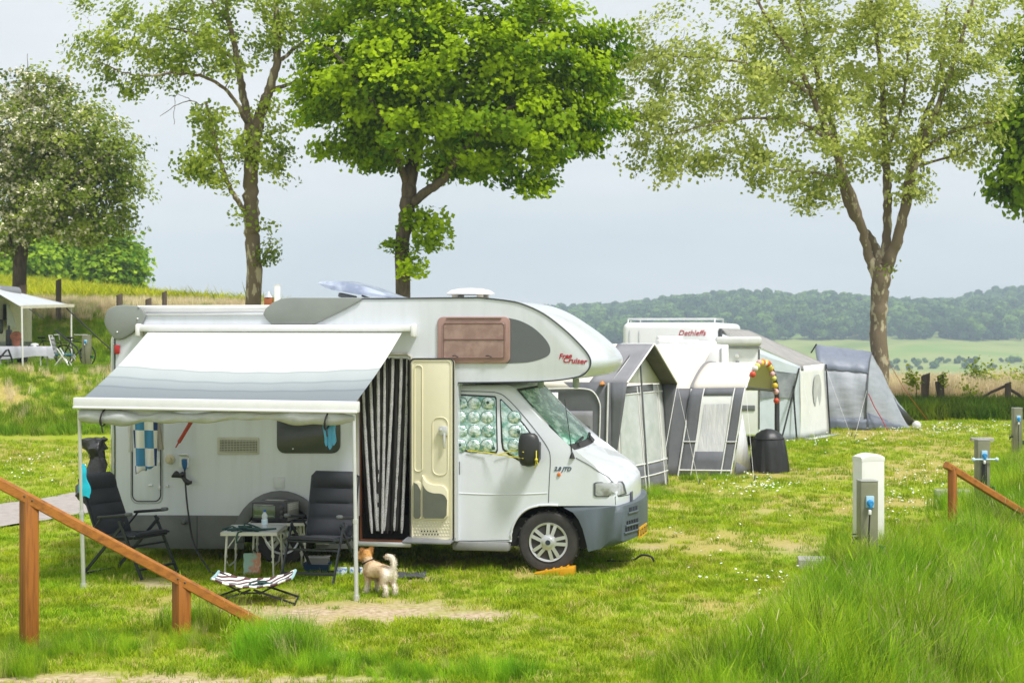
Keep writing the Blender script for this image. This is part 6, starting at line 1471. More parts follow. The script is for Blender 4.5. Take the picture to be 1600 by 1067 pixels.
def bollard(label, x, y, z0=0, h=1.0, w=.18, rz=0, plugs=1, tap=True):
    t = thing('power_post', label, 'power post', (x, y, z0), rz, 'grey power posts on the pitches'); OFF[t.name] = Vector()
    b = MB(); b.bbox((0, 0, h/2), (w, w*.9, h), .008); b.build('post_body', STEEL, t)
    b = MB(); b.bbox((0, 0, h+.008), (w+.004, w*.9+.004, .016), .005); b.build('cap', STL2, t)
    b = MB(); b.bbox((0, -w*.45-.01, h*.80), (.085, .03, .12), .008); s = b.build('socket', mat('socket_pale', (.42, .66, .80), .4), t)
    b = MB(); b.lathe([(.035, 0), (.033, -.03), (.022, -.045), (0, -.045)], (-.004, -w*.45-.025, h*.79), 'y', 14); b.bbox((-.006, -w*.45-.05, h*.765), (.036, .045, .06), .012); b.build('plug', SOCK, s)
    b = MB(); b.bbox((-.02, -w*.45-.07, h*.70), (.03, .03, .05), .008); b.build('plug_neck', WPLAST, s)
    b = MB(); b.tube([(-.02, -w*.45-.07, h*.69), (-.022, -w*.45-.045, h*.5), (-.01, -w*.45-.03, h*.25), (.01, -w*.45-.03, .02)], .008, 6); b.build('cable', BLACK, t)
    if tap:
        b = MB(); b.tube([(-w/2, 0, h*.42), (-w/2-.07, -.0, h*.42)], .014, 8); b.tube([(-w/2-.055, 0, h*.42), (-w/2-.06, 0, h*.36)], .013, 8); b.bbox((-w/2-.045, 0, h*.46), (.06, .016, .014), .004); b.lathe([(.02, 0), (.02, .03)], (-w/2-.07, 0, h*.41), 'x', 8); b.build('tap', mat('tap_dark', (.03, .035, .06), .35, metal=.5), t)
        b = MB(); b.lathe([(.045, 0), (.055, .08), (.048, .078), (.04, .01), (0, .01)], (w/2+.045, -.02, h*.26), 'z', 14); b.tube([(w/2, 0, h*.30), (w/2+.03, 0, h*.30)], .01, 6); b.build('cup', mat('cup_green2', (.0, .10, .055), .4), t)
    return t
q = P(1355, 760, 16.45); bollard('grey power post with blue plug directly in front of the white cabinet', q.x, q.y, rz=radians(5))
KEEP += [(q.x, q.y, .12)]
q = P(1534.5, 700, 22.9); pp = bollard('grey power post with a pale bar across it, above the thin right handrail', q.x, q.y, rz=radians(4))
b = MB(); b.tube([(-.17, -.12, .735), (.17, -.12, .735)], .013, 8); b.sphere((-.17, -.12, .735), .03, 8, 6); b.sphere((.17, -.12, .735), .03, 8, 6); b.build('hose_bar', mat('bar_pale', (.55, .72, .80), .4), pp)
b = MB(); b.bbox((-.01, -.12, .53), (.07, .04, .32), .012); b.build('hanging_cable', BLACK, pp)
q = P(1589, 660, 32.9); bollard('grey power post at the right picture edge, farthest along the row', q.x, q.y, rz=radians(3))
q = P(135.5, 550, 52); bollard('grey power post on the upper left terrace beside the bicycle', q.x, q.y, tz(q.x, q.y), h=1.0, w=.26, tap=True)
# white cable cabinet
q = P(1357, 760, 17.9); cb_ = thing('cable_cabinet', 'tall cream white cable cabinet with a rounded top', 'cabinet', (q.x, q.y, 0), radians(16)); OFF[cb_.name] = Vector()
CAB = mat('cabinet_cream', (.74, .74, .68), .5, col2=(.66, .66, .60), scale=3)
b = MB(); b.bbox((0, 0, .56), (.285, .22, 1.12), .015); b.build('cabinet_body', CAB, cb_)
b = MB(); rows = []
for k in range(9):
    a = k/8; x = -.1435+.287*a; z = 1.125+.06*sin(pi*(.10+.80*a))**.8; rows.append([(x, -.111, 1.10), (x, -.111, z-.018), (x, -.09, z), (x, .09, z), (x, .111, z-.018), (x, .111, 1.10)])
b.grid(rows); b.poly(rows[0]); b.poly(rows[-1]); b.build('lid', CAB, cb_, bevel=.004)
KEEP += [(q.x, q.y, .2)]
CONC = mat('concrete', (.42, .40, .36), .9, col2=(.28, .27, .24), scale=14, bump=.4, bscale=60)
for px, py, lab, w_ in ((1278, 882, 'flat concrete drain slab in the lawn left of the power post and cabinet', .38), (1492, 772, 'pale concrete slab behind the thin right handrail post', .52), (1537, 688, 'small pale slab in the far lawn near the farthest power post', .5)):
    g = G(px, py, .05); t = thing('drain_slab', lab, 'slab', (g.x, g.y+.12, 0), radians(-8), 'concrete slabs in the lawn'); OFF[t.name] = Vector()
    b = MB(); b.bbox((0, 0, .05), (w_, .34, .11), .008); b.build('slab', CONC, t); b = MB(); b.bbox((.02, .0, .107), (w_*.7, .22, .006), .002); b.build('lid', CONC, t); KEEP += [(g.x, g.y+.12, .28)]
b = MB(); g = G(1432, 671); b.sphere((g.x, g.y, .11), .12, 16, 10); tag(b.build('ball', mat('ball_white', (.75, .75, .74), .5, col2=(.6, .6, .6), scale=9, thresh=(.5, .55)), None), 'white ball on the grass at the right end of the grey blue tent', 'ball')
b = MB(); g = G(985, 881); b.tube([tuple(p) for p in spline([(g.x-.25, g.y+.05, .03), (g.x, g.y, .035), (g.x+.12, g.y-.02, .10), (g.x+.22, g.y-.05, .09), (g.x+.26, g.y-.05, .03)], 6)], .012, 6); tag(b.build('hose', BLACK, None), 'short black hose lying in the grass before the motorhome bumper', 'hose')

# ================================================================ awnings, caravans and tents
CREAMC = mat('canvas_cream', (.70, .66, .58), .8, col2=(.64, .60, .52), scale=1.5, bump=.25, bscale=4)
CGREY = mat('canvas_grey', (.115, .12, .135), .85, col2=(.15, .155, .17), scale=2, bump=.3, bscale=5)
CGREYL = mat('canvas_midgrey', (.25, .25, .265), .85, col2=(.20, .20, .215), scale=2, bump=.2, bscale=5)
CWHITE = mat('canvas_white', (.72, .73, .71), .7, col2=(.64, .66, .64), scale=2, bump=.3, bscale=5)
UNDER = mat('canvas_under', (.10, .095, .085), .85, var=.1)
CLEAR = mat('window_film', (.58, .60, .60), .18, col2=(.42, .46, .45), scale=2.6, bump=.35, bscale=5, spec=.6)
CLEARC = mat('window_film_curtain', (.66, .66, .67), .35, col2=(.50, .51, .54), scale=3, stretch=(5, 5, .6), bump=.5, bscale=6)
PIPE = mat('piping_white', (.76, .76, .75), .6); POLE = mat('tent_pole', (.16, .17, .18), .4, metal=.4)
CARA = mat('caravan_white', (.78, .79, .79), .35, col2=(.72, .73, .73), scale=1.2)
def sheet(b, c, nu=8, nv=8, sag=0.0, nrm=None, rip=0.0, fr=5.0):
    """bilinear patch between 4 corners with sag along nrm"""
    tl, tr, br, bl = (Vector(q) for q in c); n = Vector(nrm) if nrm else Vector((0, 0, -1)); rows = []
    for j in range(nv+1):
        s = j/nv; rows.append([tl.lerp(tr, i/nu).lerp(bl.lerp(br, i/nu), s)+n*(sag*sin(pi*i/nu)*sin(pi*s)+rip*sin(fr*i/nu*6+s*2)*sin(pi*s)) for i in range(nu+1)])
    b.grid(rows); return b
def part(name, m, root, fn, solid=.006, **kw):
    b = MB(); fn(b); o = b.build(name, m, root, world=True, **kw)
    if solid: md = o.modifiers.new('thickness', 'SOLIDIFY'); md.thickness = solid; md.offset = 0
    return o
# ---- A: gabled grey and cream awning tent
E1, KP, E2 = P(980, 598, 24.5), P(1022, 537.5, 25.65), P(1058, 599, 26.8)
bk = Vector((-2.3, 1.01, 0)).normalized()
ta = thing('awning_tent', 'grey and cream gabled awning tent with clear front windows, just behind the motorhome bonnet', 'awning tent', (E1.x, E1.y, 0))
def roofA(b, s0, s1):
    for E in (E1, E2): sheet(b, (KP+bk*s0, KP+bk*s1, E+bk*s1, E+bk*s0), 6, 6, .03)
part('roof_edge', CGREYL, ta, lambda b: roofA(b, 0, .62)); part('roof', CREAMC, ta, lambda b: roofA(b, .62, 4.2))
part('roof_lining', UNDER, ta, lambda b: [sheet(b, (KP+bk*.0-Vector((0, 0, .02)), KP+bk*.3-Vector((0, 0, .02)), E+bk*.3-Vector((0, 0, .02)), E-Vector((0, 0, .02))), 4, 4, .03) for E in (E1, E2)])
rec = .27; W1, W2, WK = E1+bk*rec, E2+bk*rec, KP+bk*rec-Vector((0, 0, .03)); fl0 = lambda p: Vector((p.x, p.y, 0))
W1g = fl0(W1)-bk*.02; W2g = fl0(W2)-bk*.12; CKg = fl0(WK)-bk*.14
def WP(s, z):
    """point on the front wall: s across, z height"""
    top = W1.lerp(W2, s); g = W1g.lerp(W2g, s)-bk*.10*sin(pi*s); return g.lerp(Vector((top.x, top.y, top.z)), z/top.z)
def wallstrip(b, s0, s1, z0, z1, off=0.0, n=6):
    b.grid([[WP(s0+(s1-s0)*i/n, z)-bk*off for i in range(n+1)] for z in np.linspace(z0, z1, 5)])
part('front_wall', CWHITE, ta, lambda b: (wallstrip(b, 0, 1, 0, 1.69), b.poly([W1, W2, WK])))
part('wall_band', CGREY, ta, lambda b: (wallstrip(b, .02, .98, .02, .42, .008)), solid=.004); part('wall_band', CGREY, ta, lambda b: wallstrip(b, .03, .80, 1.58, 1.70, .008), solid=.004)
for s0, s1 in ((.13, .46), (.54, .86)): part('window', CLEAR, ta, lambda b: b.grid([[WP(s0+(s1-s0)*i/6, z)-bk*.012 for i in range(7)] for z in np.linspace(.45, 1.56, 7)]), solid=0)
part('piping', PIPE, ta, lambda b: [b.tube([WP(s, z)-bk*.015 for z in (.03, .8, 1.68)], .012, 5) for s in (.10, .47, .53, .89)]+[b.tube([WP(s, z)-bk*.015 for s in np.linspace(.02, .98, 9)], .012, 5) for z in (.24, .44, 1.57)], solid=0)
part('pole', POLE, ta, lambda b: b.tube([CKg-bk*.03, WK-bk*.02], .016, 8), solid=0)
part('piping', PIPE, ta, lambda b: (b.tube([E1, KP, E2], .014, 5)), solid=0)
part('wing', CGREY, ta, lambda b: (sheet(b, (W1, E1, W1g.lerp(W1, .06), W1g), 4, 6), ), weld=True)
part('wing', CGREY, ta, lambda b: (sheet(b, (W2, E2, W2g.lerp(W2, .2)-bk*.01, W2g.lerp(W2, .2)), 4, 6), ), weld=True)
S1, S1g = W1+bk*3.9, W1g+bk*3.9
part('side_wall', CGREY, ta, lambda b: sheet(b, (S1, W1, W1g, S1g), 10, 10, 0, (.4, .9, 0), .02, 3))
part('valance', CREAMC, ta, lambda b: sheet(b, (E1+bk*3.9-Vector((0, 0, .0)), E1+bk*.62, E1+bk*.62-Vector((0, 0, .10)), E1+bk*3.9-Vector((0, 0, .10))), 4, 2), solid=.006)
nS = Vector((-bk.y, bk.x, 0)); nS = nS if nS.y < 0 else -nS
def SP(px, py):
    o = Vector((0, 0, CAMZ)); d = Vector(((px-PX0)/F, 1, -(py-PYH)/F)); p0 = W1+nS*.02; t = (p0-o).dot(nS)/d.dot(nS); return o+d*t
part('zip', PIPE, ta, lambda b: b.tube([SP(x, y) for x, y in spline([(846, 608), (880, 607), (914, 607.5), (928, 613), (936.5, 628), (938, 645), (936, 700), (934, 760)], 4)], .012, 5), solid=0)
part('piping', PIPE, ta, lambda b: b.tube([SP(950.5, 598), SP(948, 700), SP(946, 775)], .014, 5), solid=0)
part('panel', CWHITE, ta, lambda b: b.poly([SP(845, 613), SP(872, 613), SP(872, 640), SP(845, 640)]), solid=.004)
part('door_panel', CGREYL, ta, lambda b: b.grid([[SP(x, y)+nS*.012*sin(y*.45)*(1 if 856 < x < 920 else 0) for x in np.linspace(848, 926, 7)] for y in np.linspace(642, 765, 16)]), solid=.004)
b = MB(); q = SP(941, 602); b.lathe([(.035, 0), (.05, .02), (.01, .07)], q, 'z', 10); b.build('pole_cap', mat('cap_orange', (.55, .22, .05), .6), ta, world=True)
part('guy_line', PIPE, ta, lambda b: b.tube([P(1058, 600, 26.8), P(1040, 700, 26.3), P(1041, 757, 26.4)], .006, 4), solid=0)

# ---- B: white caravan behind, roof vents
def caravan(label, base_px, D, wd, ln, h, yaw, z0=.35, round_=.18):
    c = P(base_px, 600, D); t = thing('caravan', label, 'caravan', (c.x, c.y, 0), yaw); OFF[t.name] = Vector()
    b = MB(); b.bbox((0, ln/2, (h+z0)/2), (wd, ln, h-z0), round_, seg=4); b.build('caravan_body', CARA, t, smooth=50)
    for s in (-1, 1):
        b = MB(); b.lathe([(.0, .02), (.19, .02), (.29, .05), (.31, .0), (.31, -.13), (.28, -.16)], (s*(wd/2-.02), ln*.55, .31), 'x', 20); b.build('wheel', TYRE, t)
    return t
cbv = caravan('white caravan seen end on, with pale roof vents, behind the cream tunnel awning', 1062, 30.6, 1.92, 4.4, 2.33, radians(0), round_=.16)
for x, y, w_, d_, h_ in ((.10, .45, .80, .55, .10), (.62, .7, .5, .5, .07), (.02, 1.2, .50, .5, .17)):
    b = MB(); b.bbox((x-.1, y, 2.32+h_/2), (w_, d_, h_), .035, seg=3); b.build('roof_vent', mat('vent_white2', (.80, .80, .79), .4), cbv)
b = MB(); b.bbox((.86, -.02, 1.9), (.14, .06, .85), .02); b.build('corner_cap', CARA, cbv)
b = MB(); b.bbox((.1, -.012, 1.55), (1.2, .02, .5), .02); b.build('window', mat('caravan_window', (.10, .11, .11), .2), cbv)
# caravan to the right of it with rolled awning case
c2 = caravan('white caravan end with a rolled awning case and small vent, between the two awnings', 1150, 34.2, 1.02, 3.5, 2.36, radians(-6), round_=.05)
b = MB(); b.bbox((.05, -.05, 2.38), (.98, .20, .19), .06, seg=3); b.build('awning_case', mat('case_pale', (.60, .61, .58), .4), c2)
b = MB(); b.bbox((.03, -.012, 2.24), (1.0, .02, .05), .006); b.build('rail', mat('rail_grey', (.35, .36, .37), .5), c2)
b = MB(); b.lathe([(.05, .0), (.05, -.04), (0, -.05)], (.02, -.005, 2.06), 'y', 12); b.build('lamp', mat('lamp_white', (.8, .8, .78), .3), c2)
b = MB(); b.bbox((.03, -.012, 1.86), (.08, .03, .19), .01); b.build('vent', mat('vent_grey', (.14, .15, .15), .5), c2)
b = MB(); b.bbox((.15, -.012, .95), (.5, .02, .12), .01); b.build('louvre', mat('vent_grey', (0, 0, 0)), c2)
b = MB(); b.tube([(.49, -.01, 2.2), (.49, -.01, .5)], .014, 6); b.build('corner_trim', BLACK, c2)
# ---- D: tall caravan with roof rack and red lettering
cd = caravan('tall white caravan with roof rail and red lettering at the back of the row', 1047, 37.3, 2.26, 5.0, 2.80, radians(-14), round_=.14)
b = MB(); zt = 2.80
for x in (-1.02, 1.02): b.tube([(x, .15, zt-.02), (x, .18, zt+.09), (x, 1.9, zt+.09), (x, 1.93, zt-.02)], .018, 6)
b.tube([(-1.02, .18, zt+.09), (1.02, .18, zt+.09)], .018, 6); b.tube([(-1.02, 1.9, zt+.09), (1.02, 1.9, zt+.09)], .018, 6)
for y in (.5, .9, 1.3): b.tube([(-1.02, y, zt+.09), (1.02, y, zt+.09)], .014, 6)
b.tube([(-.95, .16, zt+.05), (-.95, -.012, zt-.2), (-.95, -.012, 1.8)], .012, 6); b.tube([(-.72, .16, zt+.05), (-.72, -.012, zt-.2), (-.72, -.012, 1.8)], .012, 6)
b.build('roof_rack', ALU, cd)
vs, fs = text_mesh('Dethleffs', .175, .3, .002, .0012); b = MB(); b.add([Vector((v.x+.19, -.006-v.z, v.y+2.50)) for v in vs], fs); b.build('lettering', mat('lettering_red2', (.50, .015, .03), .4), cd, smooth=0)
b = MB(); b.bbox((.02, -.012, 1.7), (1.7, .02, .62), .02); b.build('window', MATS['caravan_window'], cd)
b = MB(); b.box((0, -.004, 2.21), (2.0, .006, .03)); b.build('trim', mat('trim_grey', (.3, .31, .3), .5), cd)
b = MB(); b.bbox((1.16, .15, 2.45), (.06, .24, .42), .02); b.build('rail_bracket', mat('bracket_dark', (.05, .055, .06), .5), cd)

# ---- C: cream tunnel awning
tc_ = thing('tunnel_awning', 'cream and grey tunnel awning with an arched open end and paper lanterns', 'awning tent', (P(1142, 744, 28.4).x, 28.4, 0))
def arch(near_b, near_e, top, far_e, far_b, n=22, w=.30):
    """points over an arch: leg, rounded shoulder, crown, shoulder, leg"""
    m0 = near_e.lerp(top, .55)+Vector((0, 0, .16)); m1 = far_e.lerp(top, .55)+Vector((0, 0, .16))
    return [Vector(p) for p in spline([tuple(near_b), tuple(near_b.lerp(near_e, .5)), tuple(near_e), tuple(m0), tuple(top), tuple(m1), tuple(far_e), tuple(far_e.lerp(far_b, .5)), tuple(far_b)], 5)]
def gz(p): return Vector((p.x, p.y, 0))
FA = arch(gz(P(1142, 744, 28.35)), P(1165, 606, 28.6), P(1192, 567, 29.9), P(1209, 610, 31.0), gz(P(1211, 700, 31.0)))
RA = arch(gz(P(1059, 743, 28.5)), P(1080, 607, 28.75), P(1114, 567, 30.05), P(1132, 610, 31.15), gz(P(1132, 700, 31.15)))
ns_ = len(FA); kE = 10; kF = 30           # indices of the eaves
def loft(b, i0, i1, t0=0.0, t1=1.0, n=8, off=0.0):
    rows = []
    for k in range(n+1):
        t = t0+(t1-t0)*k/n; rows.append([RA[i].lerp(FA[i], t)+Vector((0, -off, off*.5)) for i in range(i0, i1+1)])
    b.grid(rows)
part('roof', CREAMC, tc_, lambda b: loft(b, kE, kF))
part('side_wall', CWHITE, tc_, lambda b: loft(b, 0, kE)); part('side_wall', CWHITE, tc_, lambda b: loft(b, kF, ns_-1, 0, .22, 3))
part('wall_strip', CGREY, tc_, lambda b: loft(b, 0, kE, .80, .985, 3, .012), solid=.004); part('wall_strip', CGREY, tc_, lambda b: loft(b, 0, kE, 0.0, .24, 3, .012), solid=.004)
part('wall_band', CGREY, tc_, lambda b: loft(b, 0, 3, .24, .80, 6, .014), solid=.004); part('wall_band', CGREY, tc_, lambda b: loft(b, 9, kE, .24, .80, 6, .014), solid=.004)
part('window', CLEARC, tc_, lambda b: loft(b, 3, 8, .30, .76, 8, .012), solid=0)
part('piping', PIPE, tc_, lambda b: ([b.tube([RA[i].lerp(FA[i], t)+Vector((0, -.02, .0)) for i in range(0, kE+1)], .013, 5) for t in (.24, .80, .985)], b.tube([RA[1].lerp(FA[1], t)+Vector((0, -.02, 0)) for t in (0, .5, 1)], .014, 5), b.tube([p for p in FA[kE:kF+1]], .022, 6), b.tube([RA[4].lerp(FA[4], t)+Vector((0, -.03, 0)) for t in (0.0, .24)], .010, 5), b.tube([RA[4].lerp(FA[4], t)+Vector((0, -.03, 0)) for t in (.8, 1.0)], .010, 5)), solid=0)
part('seam_tape', CGREYL, tc_, lambda b: b.tube([p+Vector((0, -.01, .01)) for p in RA[kE:25]], .022, 6), solid=0)
part('pole', mat('pole_black', (.04, .042, .045), .5), tc_, lambda b: (b.tube([p+Vector((.06, .05, 0)) for p in FA[24:]], .05, 8), b.tube([FA[kE].lerp(FA[kF], .02)+Vector((0, 0, .0)), FA[kF]+Vector((0, 0, 0))], .025, 8)), solid=0)
part('lining', mat('lining_tan', (.55, .42, .26), .8, var=.1), tc_, lambda b: loft(b, 14, 29, .78, .97, 4, -.03), solid=0)
# rear section, sloping up to the caravan rail
ax_ = (FA[kE]-RA[kE]); ax_.z = 0; ax_.normalize()
r0, r1 = RA[kE].copy(), RA[20].copy(); l0, l1 = r0-ax_*2.0, P(1030, 546, 30.4); l1 = r1-ax_*2.0+Vector((0, .2, .1))
part('rear_roof', CREAMC, tc_, lambda b: sheet(b, (P(1022, 542, 30.55), P(1112, 545, 30.55), r0, l0), 8, 10, -.10))
part('rear_wall', CGREY, tc_, lambda b: sheet(b, (l0, r0, RA[0], gz(l0)-Vector((0, .25, 0))), 6, 8, 0, (0, 1, 0), .015))
part('piping', PIPE, tc_, lambda b: (b.tube([r0+Vector((0, -.02, 0)), RA[5]+Vector((0, -.02, 0)), RA[0]+Vector((0, -.02, 0))], .014, 5), b.tube([l0.lerp(r0, .62)+Vector((0, -.03, 0)), gz(l0.lerp(r0, .52))-Vector((0, .2, 0))], .013, 5)), solid=0)
part('guy_panel', CLEARC, tc_, lambda b: b.poly([FA[7]+Vector((.02, -.02, 0)), gz(P(1175, 736, 29.2)), gz(P(1144, 744, 28.4))]), solid=.004)
part('guy_band', CGREY, tc_, lambda b: b.poly([gz(P(1175, 736, 29.2))+Vector((0, -.02, .02)), P(1166, 708, 29.15)+Vector((0, -.02, 0)), P(1150, 722, 28.5)+Vector((0, -.02, 0)), gz(P(1148, 743, 28.45))+Vector((0, -.02, .02))]), solid=.004)
# lantern string
LANT = [('lantern_red', (.62, .07, .03)), ('lantern_yellow', (.78, .55, .05)), ('lantern_white', (.75, .72, .66)), ('lantern_pink', (.70, .42, .42)), ('lantern_lime', (.62, .62, .15)), ('lantern_orange', (.70, .20, .03))]
ls = thing('lantern_string', 'string of small red, yellow and pink round lanterns along the tunnel awning arch', 'lanterns', tuple(FA[20])); wp = [FA[i]+Vector((.02, -.07, .01)) for i in range(12, 33)]
part('string', BLACK, ls, lambda b: b.tube(wp, .006, 4), solid=0)
for k in range(17):
    t = (k+.5)/17*(len(wp)-1); i = int(t); p = wp[i].lerp(wp[min(i+1, len(wp)-1)], t-i)+Vector((0, -.05, -.02+.02*(k % 2)))
    nm, c_ = LANT[(0, 2, 4, 3, 1, 5, 2, 1, 0, 0, 4, 1, 3, 4, 1, 3, 0)[k] if k < 17 else 0]; b = MB(); b.sphere(p, .058, 12, 8); b.build('lantern', mat(nm, c_, .5), ls, world=True)
# things seen through the arch
g = gz(P(1178, 720, 31.6)); b = MB()

# ---- E: clear and white awning
te = thing('clear_awning', 'white awning with clear film walls and a shiny grey roof, right of the lanterns', 'awning tent', tuple(gz(P(1252, 687, 38.3))))
eA, eB, eC, eD = P(1124, 513, 37.4), P(1170, 516, 41.0), P(1288, 568, 40.6), P(1250, 572, 38.3)
FOILR = mat('roof_foil', (.40, .38, .37), .55, col2=(.24, .23, .22), scale=3, bump=.6, bscale=6, stretch=(1, 3, 1))
part('roof', FOILR, te, lambda b: sheet(b, (eA, eB, eC, eD), 10, 10, .06))
part('roof_edge', CGREYL, te, lambda b: sheet(b, (eD, eC, eC-Vector((0, 0, .12)), eD-Vector((0, 0, .12))), 4, 2))
FILM = mat('film_grey', (.55, .61, .65), .3, col2=(.46, .52, .56), scale=2, bump=.5, bscale=4)
part('side_wall', FILM, te, lambda b: sheet(b, (eA-Vector((0, 0, .1)), eD, gz(eD), gz(eA)), 12, 10, 0, (0, -1, 0), .03))
part('front_wall', CWHITE, te, lambda b: sheet(b, (eD, eC, gz(eC)+Vector((.1, -.1, 0)), gz(eD)), 8, 10, 0, (1, -.5, 0), .015))
def EP(u, z, off=.03): return eA.lerp(eD, u)*1.0*0+Vector((*(eA.lerp(eD, u)).xy, z))+Vector((.1, -1, 0)).normalized()*off
part('mesh_window', mat('mesh_grey', (.15, .17, .19), .6, col2=(.28, .30, .32), scale=3, bump=.5, bscale=6), te, lambda b: b.grid([[EP(u, .98+.62*(1-v)-.06*sin(u*7)*v, .04+.01*sin(u*30)) for u in np.linspace(.50, .93, 8)] for v in np.linspace(0, 1, 6)]), solid=0)
part('gable_film', FILM, te, lambda b: b.grid([[EP(u, lo+(1-v)*(hi-lo), .035) for u, lo, hi in ((.35, 1.72, 2.2), (.6, 1.68, 1.98), (.97, 1.58, 1.74))] for v in (0, 1)]), solid=0)
def FP(u, z, off=.03):
    p = eD.lerp(eC, u); return Vector((p.x, p.y, z))+Vector((.9, -.45, 0)).normalized()*off
part('window', CLEAR, te, lambda b: b.poly([FP(.5+.17*cos(a)*1.0+.12, 1.13+.40*max(-1, min(1, 1.15*sin(a))), .05) for a in np.linspace(0, 2*pi, 21)[:-1]]), solid=0)
for q0_, q1_ in ((eD+Vector((-.03, -.05, -.05)), gz(P(1220, 687, 37.6))), (eD+Vector((-.2, -.08, -.25)), gz(P(1245, 684, 38.0))), (eC+Vector((.03, -.05, -.02)), gz(P(1297, 677, 40.4)))): part('strap', BLACK, te, lambda b: b.tube([q0_, q1_], .022, 5), solid=0)
part('mud_flap', mat('flap_grey', (.42, .44, .45), .6), te, lambda b: (sheet(b, (gz(eA)+Vector((0, 0, .02)), gz(eD)+Vector((0, 0, .02)), gz(eD)+Vector((.0, -.25, .015)), gz(eA)+Vector((0, -.25, .015))), 4, 2), sheet(b, (gz(eD)+Vector((0, 0, .02)), gz(eC)+Vector((.1, -.1, .02)), gz(eC)+Vector((.4, -.2, .015)), gz(eD)+Vector((.25, -.2, .015))), 4, 2)))

# ---- F: grey blue tunnel tent
tf = thing('tunnel_tent', 'low grey blue tunnel tent with dark base, rightmost in the row', 'tent', tuple(gz(P(1352, 672, 42.2))))
NYL = mat('nylon_grey', (.34, .365, .405), .55, col2=(.255, .28, .315), scale=1.6, bump=.9, bscale=3, stretch=(.6, 1, 2.2)); NYLD = mat('nylon_dark', (.135, .155, .20), .55, col2=(.10, .12, .155), scale=2, bump=.6, bscale=4); NYLT = mat('nylon_top', (.20, .23, .30), .5, var=.08)
def hoop(bx, sx, sy, tx, ty, D, dep=3.0, n=13):
    b0 = gz(P(bx, 672, D)); s0 = P(sx, sy, D+.15); t0 = P(tx, ty, D+.8); t1 = t0+Vector((.25, 1.1, 0)); s1 = s0+Vector((.5, dep-.4, 0)); s1.z = s0.z; b1 = b0+Vector((.6, dep, 0))
    return [Vector(p) for p in spline([tuple(b0), tuple(s0), tuple(t0), tuple(t1), tuple(s1), tuple(b1)], 5)]
H = [hoop(1291, 1281, 590, 1274, 545.5, 42.2), hoop(1322, 1318, 592, 1318, 550.5, 42.2), hoop(1352, 1355, 595, 1360, 556, 42.2), hoop(1385, 1384, 618, 1381, 590, 42.5, 2.4), hoop(1423, 1418, 664, 1412, 655, 43.0, 1.4)]
def densify(H, n=6):
    out = []
    for k in range(len(H)-1):
        for j in range(n):
            t = j/n; out.append([H[k][i].lerp(H[k+1][i], t) for i in range(len(H[0]))])
    out.append(H[-1]); return out
HD = densify(H)
for r_i, row in enumerate(HD):
    for i, p in enumerate(row):
        if 0 < i < 24: p.y += .03*sin(r_i*1.1+i*.9); p.z += .012*sin(r_i*2.0+i)
part('canopy', NYL, tf, lambda b: b.grid([[p for p in r] for r in HD]))
part('top_panel', NYLT, tf, lambda b: b.grid([[p+Vector((0, -.02, .025)) for p in r[6:16]] for r in HD[:13]]), solid=.004)
part('base_panel', NYLD, tf, lambda b: b.grid([[(r[0].lerp(r[1], t) if t <= 1 else r[1].lerp(r[2], t-1))+Vector((0, -.065, 0)) for t in (0, .5, 1, 1.4)] for r in HD]), solid=.004)
part('porch_panel', NYLD, tf, lambda b: b.poly([HD[12][0]+Vector((.03, -.05, 0)), HD[12][2]+Vector((.03, -.06, 0)), HD[23][1]+Vector((0, -.05, 0)), HD[24][0]+Vector((0, -.05, 0))]), solid=.004)
part('end_wall', NYL, tf, lambda b: b.poly([p for p in HD[0]]))
part('pole_sleeve', POLE, tf, lambda b: b.tube([p+Vector((0, -.03, 0)) for p in HD[12][:14]], .025, 6), solid=0)
part('zip', mat('zip_red', (.45, .06, .08), .6), tf, lambda b: b.tube([P(1357, 615, 42.1), P(1366, 635, 42.1), P(1378, 655, 42.1), P(1386, 671, 42.15)], .014, 5), solid=0)
part('pole', BLACK, tf, lambda b: b.tube([H[0][10]+Vector((-.1, .1, -.1)), H[0][10]+Vector((.05, .1, .14))], .02, 5), solid=0)
part('guy_line', mat('guy_orange', (.60, .16, .04), .7), tf, lambda b: b.tube([P(1385, 560, 43.5), P(1415, 611, 46), P(1450, 657, 46.5)], .008, 4), solid=0)
for nm_, r_, a_, g_ in (('guy_line', tc_, FA[kE], P(1178, 752, 27.6)), ('guy_line', te, eD, P(1276, 700, 36.0)), ('guy_line', te, eC, P(1330, 684, 39.6)), ('guy_line', tf, HD[12][4], P(1335, 690, 38.9)), ('guy_line', ta, E2, P(1092, 757, 26.9))):
    part(nm_, PIPE, r_, lambda b: b.tube([a_, gz(g_)], .0035, 4), solid=0); part('peg', POLE, r_, lambda b: b.tube([gz(g_)+Vector((0, 0, -.02)), gz(g_)+Vector((.02, -.02, .10))], .012, 5), solid=0)
